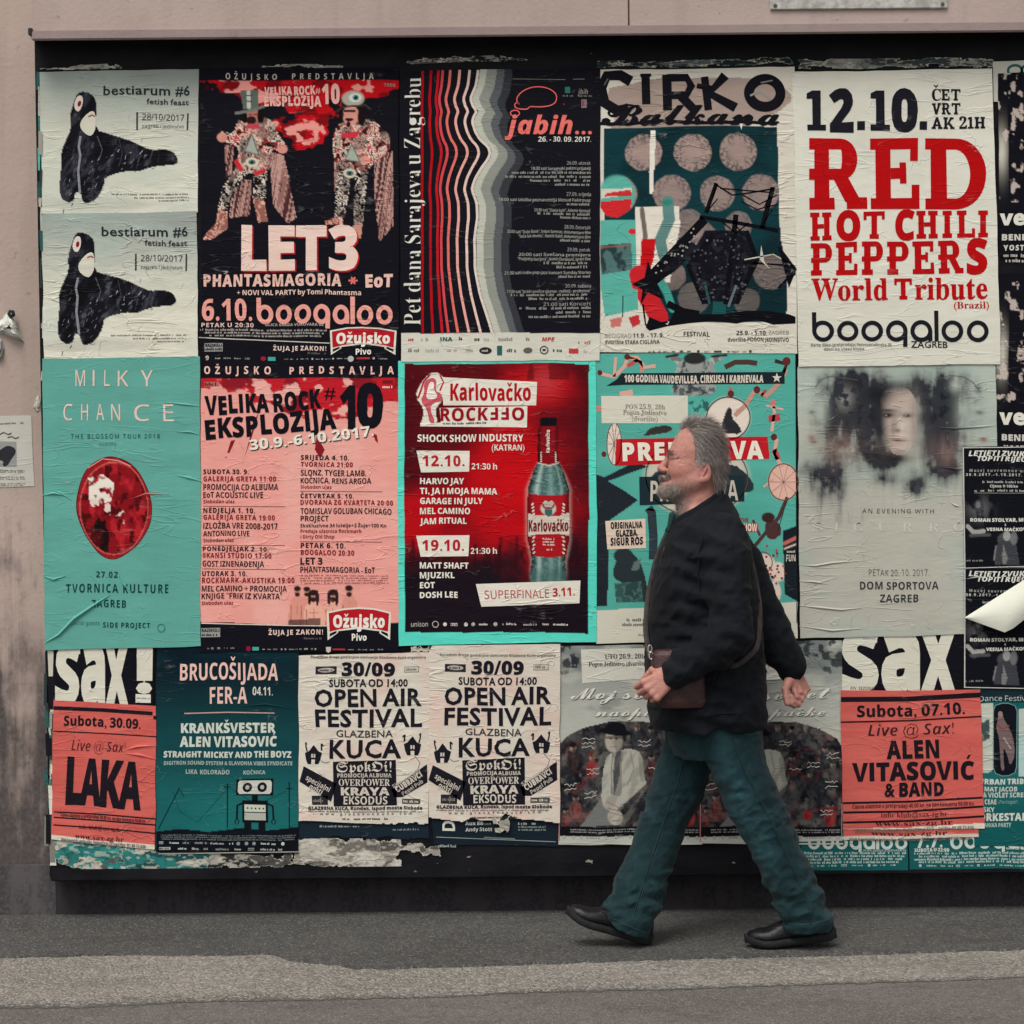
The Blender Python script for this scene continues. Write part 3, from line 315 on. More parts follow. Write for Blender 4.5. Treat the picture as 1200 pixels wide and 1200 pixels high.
'#':(86,(23,62,0,62,0,52,21,52,15,27,0,27,0,17,13,17,7,-12,18,-12,24,17,52,17,46,-12,57,-12,63,17,86,17,86,27,65,27,70,52,86,52,86,62,72,62,78,90,68,90,62,62,33,62,39,90,29,90),(60,52,54,27,26,27,31,52)),'0':(73,(37,101,13,87,4,50,13,13,37,-1,60,13,69,50,60,87),(24,78,37,88,50,78,55,50,50,22,37,12,24,22,19,50)),'1':(73,(44,100,30,100,30,0,44,0)),'4':(73,(58,101,52,101,2,39,2,33,44,33,44,0,58,0,58,33,69,33,69,46,58,46),(44,74,44,46,21,46)),'6':(73,(17,71,6,34,15,9,39,-1,59,8,68,29,60,49,40,58,24,54,36,74,55,90,46,101),(29,43,37,44,49,40,54,29,49,17,38,12,24,19,21,39)),':':(32,(10,65,7,58,10,52,16,50,22,52,25,58,22,65,16,67),(10,14,7,7,10,1,16,-1,22,1,25,7,22,14,16,16)),'A':(98,(53,101,43,101,0,0,15,0,27,29,70,29,83,0,98,0),(64,42,33,42,48,79)),'B':(83,(45,0,72,9,80,27,73,44,56,53,67,61,71,74,64,92,40,100,11,100,11,0),(25,87,39,87,52,83,56,73,51,61,35,57,25,57),(25,44,43,44,59,40,65,29,60,18,43,13,25,13)),'C':(104,(78,99,62,101,23,86,7,49,20,16,61,-1,81,1,97,7,97,23,80,15,62,12,33,22,22,50,33,77,62,88,79,86,96,78,96,93)),'D':(110,(50,0,89,15,103,50,90,84,50,100,11,100,11,0),(26,87,48,87,79,76,88,50,81,27,48,13,26,13)),'E':(73,(11,100,11,0,69,0,69,13,25,13,25,44,66,44,66,57,25,57,25,87,68,87,68,100)),'F':(69,(11,100,11,0,26,0,26,46,65,46,65,59,26,59,26,87,65,87,65,100)),'G':(109,(77,100,61,101,23,86,7,49,22,13,61,-1,80,1,99,7,99,49,65,49,65,36,84,36,84,16,63,12,33,23,22,50,33,77,61,88,79,86,97,78,97,93)),'I':(37,(26,100,11,100,11,0,26,0)),'K':(96,(25,100,11,100,11,0,25,0,25,49,76,0,96,0,42,53,85,100,67,100,25,54)),'L':(72,(25,100,11,100,11,0,70,0,70,13,25,13)),'N':(115,(22,100,11,100,11,0,24,0,24,77,91,0,104,0,104,100,90,100,90,23)),'O':(121,(60,101,21,86,7,50,21,14,60,-1,100,14,114,50,100,86),(32,77,60,88,88,77,99,50,88,23,60,12,32,23,21,50)),'P':(75,(10,100,10,0,25,0,25,43,40,43,65,51,73,71,66,92,41,100),(25,87,41,87,55,82,59,72,54,60,41,56,25,56)),'R':(89,(11,100,11,0,26,0,26,43,43,40,58,21,71,0,89,0,64,36,53,48,65,57,69,72,61,92,37,100),(26,88,35,88,50,84,55,73,51,61,35,56,26,56)),'S':(67,(48,100,36,101,14,94,6,75,27,47,49,24,45,16,33,12,19,15,6,26,6,8,20,1,34,-1,55,6,62,26,41,56,19,77,24,85,35,88,46,86,59,78,59,94)),'T':(89,(86,100,2,100,2,87,37,87,37,0,51,0,51,87,86,87)),'U':(104,(23,100,9,100,9,38,22,8,51,-1,84,10,95,39,95,100,81,100,79,29,74,20,65,14,51,12,39,14,29,20,25,28)),'V':(89,(14,100,0,100,43,-1,46,-1,89,100,74,100,44,30)),'Z':(95,(93,100,6,100,6,87,66,87,2,0,93,0,93,13,29,13)),'a':(63,(44,62,27,67,14,65,5,58,5,44,15,52,26,55,35,52,38,43,38,40,11,29,4,15,8,4,20,-1,29,0,38,5,41,0,48,-1,60,4,60,12,52,9,51,45),(23,26,38,33,38,13,26,8,20,11,17,17)),'b':(73,(22,100,9,100,9,4,33,-1,59,8,68,34,60,58,40,67,30,66,22,61),(22,49,29,54,37,55,50,49,55,32,49,17,35,11,22,13)),'e':(70,(58,58,37,67,15,58,6,34,14,9,38,-1,52,1,64,6,64,19,53,13,41,11,26,16,19,31,65,31),(37,56,48,51,52,40,19,40,25,52)),'f':(37,(43,100,29,101,19,95,13,86,11,66,1,66,1,54,11,54,11,0,24,0,24,54,35,54,35,66,24,66,24,72,27,84,38,88,43,87)),'h':(73,(22,100,9,100,9,0,22,0,22,47,30,55,38,57,48,52,51,41,51,0,64,0,64,40,58,61,42,67,31,65,22,57)),'i':(32,(23,66,10,66,10,0,23,0),(22,91,16,94,11,91,8,86,11,80,16,78,22,80,24,86)),'m':(113,(52,64,41,67,32,65,22,57,22,66,9,66,9,0,22,0,22,48,29,54,38,56,46,53,50,41,50,0,63,0,63,48,71,54,78,56,87,52,91,41,91,0,104,0,104,41,98,60,83,67,70,64,61,55)),'r':(58,(50,65,43,67,33,63,23,51,23,66,10,66,10,0,23,0,23,34,28,49,39,55,51,48,58,60)),'s':(56,(38,66,28,67,12,62,6,49,22,30,37,18,34,12,28,10,18,12,6,19,6,5,18,0,29,-1,44,4,51,18,47,27,23,45,20,50,22,54,28,56,37,54,48,49,48,62)),'t':(49,(0,56,0,54,11,54,11,19,17,5,33,-1,49,3,49,15,34,10,28,12,24,20,24,54,45,54,45,66,24,66,24,79)),'u':(73,(22,66,9,66,9,25,15,6,32,-1,42,1,51,8,51,0,64,0,64,66,51,66,51,19,44,12,35,10,25,13,22,24)),
},
 'sans': {
'"':(52,(45,105,32,105,35,68,41,68),(20,105,7,105,10,68,17,68)),',':(32,(23,14,15,18,9,16,7,10,9,4,14,1,14,-7,9,-17,22,-9,26,4)),'-':(47,(41,39,6,39,6,26,41,26)),'.':(32,(10,14,7,7,10,1,16,-1,22,1,25,7,22,14,16,16)),'/':(41,(40,101,30,101,1,-1,11,-1)),'0':(80,(29,100,21,95,10,78,7,50,9,29,15,12,25,2,40,-1,51,0,59,5,70,22,73,50,71,72,65,88,55,98,40,102),(50,88,56,81,60,68,60,32,56,19,50,12,40,9,30,12,24,19,20,32,20,68,24,81,30,88,40,91)),'1':(80,(12,79,19,71,38,87,38,0,50,0,50,100,39,100)),'2':(80,(29,101,8,90,14,81,32,90,46,90,55,81,55,68,46,50,7,10,7,0,73,0,73,11,22,12,62,53,68,67,69,75,67,86,61,94,51,100)),'3':(80,(29,101,7,91,13,83,31,90,46,90,55,82,56,76,55,68,50,62,42,58,22,57,22,46,43,45,52,42,57,37,59,29,58,20,53,14,45,10,34,9,6,16,6,4,26,-1,46,0,63,7,71,20,71,37,66,45,48,53,63,61,68,68,69,77,67,86,61,94,52,100)),'6':(80,(41,100,30,96,16,83,10,64,8,43,9,29,18,9,25,3,42,-1,55,1,65,8,71,18,74,32,72,45,66,55,56,61,36,62,20,51,24,73,32,84,45,91,66,90,66,100),(57,47,61,32,60,22,56,15,50,10,42,9,30,13,21,29,23,43,36,52,50,52)),'7':(80,(6,89,60,89,19,0,33,0,73,90,73,100,6,100)),'8':(80,(32,101,19,95,11,85,11,69,15,62,28,52,17,46,10,37,7,25,9,14,16,6,26,0,40,-1,54,0,64,6,71,15,73,26,72,32,67,42,51,53,67,67,70,77,68,88,61,95,52,100),(53,88,56,83,56,70,47,61,40,58,25,68,22,77,27,88,40,91),(49,42,60,32,60,19,56,13,40,8,24,13,19,25,24,38,38,47)),'9':(80,(30,100,22,97,11,86,7,68,9,55,15,45,24,39,36,37,51,41,60,49,56,27,49,16,36,9,14,11,14,0,27,-1,50,4,64,17,71,36,73,57,72,71,63,91,48,100),(45,90,51,87,58,77,60,61,50,50,38,47,30,48,24,53,20,59,21,78,25,85,31,90)),':':(32,(10,65,7,58,10,52,16,50,22,52,25,58,22,65,16,67),(10,14,7,7,10,1,16,-1,22,1,25,7,22,14,16,16)),'A':(89,(0,0,13,0,25,31,64,31,76,0,89,0,50,100,39,100),(61,42,29,42,45,87)),'B':(91,(49,0,63,2,74,7,81,16,83,28,81,41,72,49,61,53,69,56,79,67,80,75,78,87,71,94,59,99,14,100,14,0),(54,88,61,86,66,81,66,67,62,62,56,58,26,57,26,89),(57,46,65,42,69,37,69,22,65,16,58,12,26,11,26,47)),'C':(89,(42,100,30,95,21,87,14,77,9,50,14,23,20,13,29,5,40,0,62,-1,80,3,80,14,56,10,41,12,30,21,24,33,22,50,24,67,31,80,42,88,56,90,79,85,84,96,71,100)),'D':(102,(41,0,63,3,80,13,90,29,94,51,92,66,88,78,80,87,71,94,44,100,14,100,14,0),(59,87,71,80,78,68,80,51,70,21,40,11,26,11,26,89)),'E':(78,(69,0,69,11,26,11,26,47,67,47,67,58,26,58,26,89,69,89,69,100,14,100,14,0)),'F':(73,(26,0,26,42,67,42,67,54,26,54,26,89,69,89,69,100,14,100,14,0)),'G':(102,(45,100,32,95,22,87,15,77,10,65,9,50,14,23,21,12,30,5,42,0,66,-1,92,4,92,53,57,53,57,42,79,42,79,12,59,10,47,11,38,15,26,29,22,50,24,67,32,80,44,88,60,90,85,85,90,96,69,101)),'H':(104,(14,0,26,0,26,47,77,47,77,0,90,0,90,100,77,100,77,58,26,58,26,100,14,100)),'I':(38,(13,0,25,0,25,100,13,100)),'J':(38,(13,1,11,-9,6,-14,-11,-14,-11,-25,-1,-27,10,-25,18,-20,24,-11,25,100,13,100)),'K':(87,(14,0,26,0,26,39,36,48,72,0,87,0,46,56,85,100,70,100,26,51,26,100,14,100)),'L':(73,(14,0,70,0,70,11,26,11,26,100,14,100)),'M':(127,(25,0,25,88,58,0,68,0,102,88,101,0,113,0,113,100,95,100,63,18,32,100,14,100,14,0)),'N':(106,(25,0,25,83,78,0,93,0,93,100,81,100,82,17,28,100,14,100,14,0)),'O':(109,(41,100,29,95,20,87,14,77,10,65,10,36,14,23,20,13,29,5,41,0,55,-1,69,0,80,5,89,13,96,23,100,36,100,65,96,77,89,87,80,95,69,100,55,102),(70,88,80,80,86,67,88,50,86,33,80,20,70,12,55,10,40,12,30,20,24,33,22,50,24,67,30,80,40,88,55,90)),'P':(85,(26,0,26,39,51,40,61,43,69,49,77,63,75,83,69,92,57,98,14,100,14,0),(50,88,58,84,63,78,65,70,63,61,58,54,49,51,26,50,26,89)),'R':(87,(26,0,26,41,46,41,70,0,85,0,58,45,71,53,77,64,78,72,75,84,69,93,57,98,14,100,14,0),(51,88,59,85,63,79,63,63,59,57,52,53,26,52,26,89)),'S':(77,(31,101,17,95,12,90,8,76,10,66,15,58,23,51,53,37,57,30,56,19,45,11,35,10,7,15,7,3,35,-1,49,0,61,6,68,15,70,27,70,34,63,45,26,64,21,76,26,86,32,89,47,90,64,85,68,96,48,101)),'T':(78,(1,89,33,89,33,0,45,0,45,89,76,89,76,100,1,100)),'U':(102,(13,36,15,21,22,9,34,1,51,-1,63,0,80,9,85,17,90,35,90,100,77,100,77,35,76,25,71,17,63,11,51,10,40,11,32,16,27,24,25,100,13,100)),'V':(84,(36,0,48,0,84,100,71,100,42,14,13,100,0,100)),'W':(130,(28,0,41,0,65,85,89,0,102,0,128,100,115,100,95,15,71,100,58,100,35,15,15,100,2,100)),'Y':(79,(33,38,33,0,46,0,46,39,79,100,66,100,40,51,14,100,0,100)),'Z':(80,(7,89,58,89,5,10,5,0,75,0,75,11,21,11,73,90,73,100,7,100)),'a':(79,(33,76,15,70,18,61,34,66,46,65,54,58,55,45,26,43,15,38,9,31,6,21,8,11,13,4,21,0,39,-1,45,2,56,11,58,0,67,0,66,62,61,70,52,75),(55,37,53,20,49,14,33,9,23,11,20,15,21,27,25,32,32,35)),'b':(86,(12,0,21,0,23,10,39,-1,60,1,70,8,76,21,78,38,76,54,70,67,60,74,39,76,24,65,24,106,12,106),(61,59,66,38,61,16,54,11,46,9,35,11,29,16,25,25,25,50,29,59,35,64,45,66)),'c':(67,(33,75,18,67,12,60,9,50,9,25,12,15,24,3,42,-1,53,0,61,3,61,14,48,10,33,11,26,16,22,25,20,37,26,59,43,66,59,62,63,72,48,76)),'d':(86,(63,65,53,73,39,76,26,74,16,67,10,54,8,37,10,20,16,8,26,1,47,-1,62,10,64,0,74,0,74,106,62,106),(51,64,57,59,61,50,61,24,57,15,51,10,40,9,32,11,25,16,22,25,22,49,25,58,32,64,40,66)),'e':(79,(32,75,17,66,12,58,8,37,12,16,18,8,34,0,51,-1,68,4,68,14,51,9,34,11,27,16,22,24,20,35,72,35,71,52,64,67,50,75),(54,60,59,45,21,45,27,61,33,65,49,65)),'f':(48,(29,106,22,101,17,92,15,75,2,71,2,66,15,66,15,0,28,0,28,66,46,66,46,75,28,75,28,88,34,96,51,95,54,105,40,107)),'g':(86,(26,74,16,66,10,53,8,37,10,21,16,9,26,1,39,-1,52,1,62,10,62,-2,61,-11,57,-18,50,-22,26,-22,14,-18,14,-29,41,-34,56,-32,66,-25,72,-15,74,-1,74,75,64,75,62,65,57,70,46,76),(50,64,57,59,61,51,61,23,57,15,50,10,40,9,32,11,26,16,22,25,22,50,26,59,32,64,40,66)),'h':(87,(12,0,24,0,24,39,29,59,36,64,46,66,59,62,63,48,63,0,75,0,73,61,68,70,60,75,48,76,34,73,24,65,24,106,12,106)),'i':(36,(15,103,11,99,11,92,15,88,21,88,25,92,25,99,21,103),(12,0,24,0,24,75,12,75)),'j':(36,(15,103,11,99,11,92,15,88,21,88,25,92,25,99,21,103),(12,-12,11,-17,6,-23,-8,-22,-8,-32,3,-34,13,-32,19,-28,23,-21,24,75,12,75)),'k':(75,(12,0,24,0,24,28,33,35,59,0,74,0,41,43,71,75,57,75,24,39,24,106,12,106)),'l':(36,(12,0,24,0,24,106,12,106)),'m':(131,(40,76,34,74,24,65,22,75,12,75,12,0,24,0,25,51,29,59,35,64,44,66,56,62,60,48,60,0,72,0,72,41,77,60,83,65,92,66,104,62,107,48,107,0,120,0,120,49,118,61,113,70,105,75,87,76,80,73,69,64,61,73)),'n':(87,(41,76,34,74,24,65,22,75,12,75,12,0,24,0,24,39,29,59,36,64,46,66,59,62,63,48,63,0,75,0,73,61,68,70,60,75)),'o':(85,(28,74,17,66,10,54,8,38,12,16,17,9,33,0,42,-1,57,1,68,9,75,21,77,38,73,59,68,66,52,75,43,76),(52,64,59,59,63,50,63,26,59,17,52,11,42,9,33,11,26,17,22,26,22,50,26,59,32,64,42,66)),'p':(86,(39,76,24,65,22,75,12,75,12,-34,24,-34,23,10,40,-1,60,1,70,9,76,21,78,38,76,55,70,67,60,74),(61,58,66,38,61,17,52,10,35,11,29,16,25,25,24,40,29,60,36,64,45,66,54,64)),'r':(58,(40,75,23,61,22,75,12,75,12,0,24,0,24,40,27,53,41,64,54,64,56,76)),'s':(67,(24,75,15,71,9,65,8,51,18,40,45,27,49,20,45,12,39,9,25,9,7,15,7,3,24,-1,43,0,53,4,59,11,60,26,55,34,23,50,19,57,23,64,28,66,40,66,55,62,59,71,42,76)),'t':(51,(13,76,2,71,2,66,13,66,13,22,16,8,20,3,29,-1,47,1,47,10,32,10,26,16,25,22,25,66,47,66,47,75,25,75,25,92,18,92)),'u':(87,(11,26,13,14,18,5,26,0,45,-1,58,5,63,10,65,0,75,0,75,75,62,75,62,36,57,16,51,11,40,9,28,13,24,27,24,75,11,75)),'v':(71,(28,0,43,0,71,75,58,75,35,11,13,75,0,75)),'y':(71,(30,0,20,-20,10,-24,2,-23,2,-32,12,-34,22,-32,35,-20,71,75,58,75,36,12,13,75,0,75)),'z':(66,(8,66,46,66,5,8,5,0,60,0,60,10,20,10,59,66,59,75,8,75)),
},
 'script': {
'B':(138,(85,99,57,90,47,84,34,72,29,59,30,52,33,47,39,43,47,42,56,43,71,52,80,68,81,77,79,84,73,70,64,60,54,52,44,49,36,51,34,58,36,67,51,82,69,91,90,96,112,96,121,94,105,85,89,69,59,20,48,8,35,5,24,7,21,10,21,15,34,19,36,25,35,29,29,33,25,34,13,30,9,19,11,12,16,6,25,2,36,0,51,2,63,6,84,23,113,80,125,91,129,86,131,78,128,66,117,53,105,53,103,50,105,47,113,48,115,45,116,33,112,21,101,7,95,4,92,6,91,10,93,17,103,27,100,28,87,16,86,10,89,2,98,-1,112,2,128,14,134,25,135,30,131,42,119,50,132,55,141,61,147,68,149,75,148,81,144,86,133,93,141,96,138,98,128,96,116,99,102,101)),'M':(130,(91,98,63,67,27,14,17,5,8,3,3,8,5,12,19,19,17,29,6,30,-1,26,-6,14,-2,3,3,0,10,-1,19,1,27,7,81,83,59,43,51,23,51,9,55,0,59,-1,66,3,101,62,122,87,86,14,89,3,99,-1,106,1,116,6,158,43,154,44,149,41,118,14,107,6,102,6,103,13,138,98,134,100,120,91,104,73,87,49,69,18,98,91,99,100,95,100)),'a':(85,(38,49,24,43,8,26,4,14,5,8,14,0,20,-1,30,2,40,10,41,5,46,0,56,0,78,15,74,18,61,8,58,9,77,50,59,49,56,42,52,48),(51,43,53,39,51,34,41,17,29,5,22,3,20,5,20,10,30,30,44,44)),'c':(62,(38,49,18,39,9,28,6,22,6,9,10,3,15,0,31,0,38,3,54,15,50,18,33,5,24,5,25,15,42,42,48,45,50,43,45,37,48,31,54,31,58,36,58,44,55,47,50,49)),'e':(66,(37,49,17,38,4,21,4,9,9,4,16,0,32,0,49,8,57,15,55,18,39,7,32,5,22,5,20,7,23,16,48,25,56,34,58,39,54,47,44,50),(46,43,46,35,43,31,35,24,25,21,38,41,44,45)),'i':(55,(42,73,37,69,36,62,41,59,48,59,53,64,53,70,49,74),(26,48,9,30,12,27,20,35,8,10,11,2,20,-1,31,2,46,15,43,18,32,8,25,5,48,50)),'j':(55,(44,73,38,69,38,62,42,59,49,59,55,64,55,70,51,74),(27,48,10,30,13,27,21,34,1,0,-21,-11,-35,-25,-40,-37,-38,-45,-30,-47,-6,-36,21,0,34,7,44,15,41,18,25,7,50,50),(-18,-34,-24,-40,-31,-42,-33,-41,-34,-37,-26,-23,-3,-7)),'k':(87,(53,92,10,30,13,27,25,39,3,-1,23,0,72,94),(67,49,60,45,51,34,41,31,40,29,41,27,47,27,50,25,42,8,43,4,48,-1,58,0,63,3,78,15,75,18,66,10,63,10,64,24,55,31,66,43,66,37,70,34,76,35,80,39,78,47)),'l':(67,(53,92,24,46,8,30,12,27,19,34,11,18,9,10,10,6,18,0,29,0,49,15,46,18,31,6,27,6,26,8,72,94)),'n':(93,(56,45,41,32,40,46,35,49,23,44,9,30,12,27,24,38,25,37,0,-1,24,0,45,28,60,42,66,44,49,20,48,13,51,3,55,0,62,-1,84,15,80,18,69,8,63,5,63,9,77,28,79,36,79,42,76,46,68,50)),'o':(72,(38,49,24,43,8,27,4,15,5,9,9,3,15,0,22,-1,32,1,42,6,54,9,65,16,62,20,50,14,61,29,60,41,57,46,52,49),(51,43,52,40,50,29,42,17,34,12,34,8,29,5,23,5,23,11,40,39,48,44)),'p':(87,(46,85,22,44,9,30,12,27,18,33,-24,-45,-4,-44,33,23,43,36,53,43,58,44,57,40,40,17,40,7,43,3,47,0,57,0,78,15,74,18,63,8,55,5,55,9,67,26,70,32,69,42,64,49,59,49,50,47,41,40,66,87)),'s':(56,(31,53,9,30,12,27,26,40,25,22,22,12,18,6,13,3,8,5,15,9,15,14,11,17,5,17,1,13,2,6,9,0,21,-1,31,2,49,17,46,20,38,13,42,23,40,33,33,45,36,52,33,54)),'t':(71,(51,90,9,30,11,27,20,35,9,11,12,2,16,0,28,0,34,3,49,15,45,18,34,8,27,5,25,9,56,65,69,65,71,71,60,71,72,91)),'v':(76,(10,33,13,30,21,37,12,21,9,12,10,6,19,0,27,-1,40,2,53,12,64,14,72,20,69,23,63,18,57,16,66,28,69,40,67,47,64,49,56,49,49,42,43,25,48,14,38,7,28,5,24,7,38,33,39,40,37,47,33,50),(62,36,59,26,52,17,49,22,50,31,57,38,62,38)),
},
 'serif': {
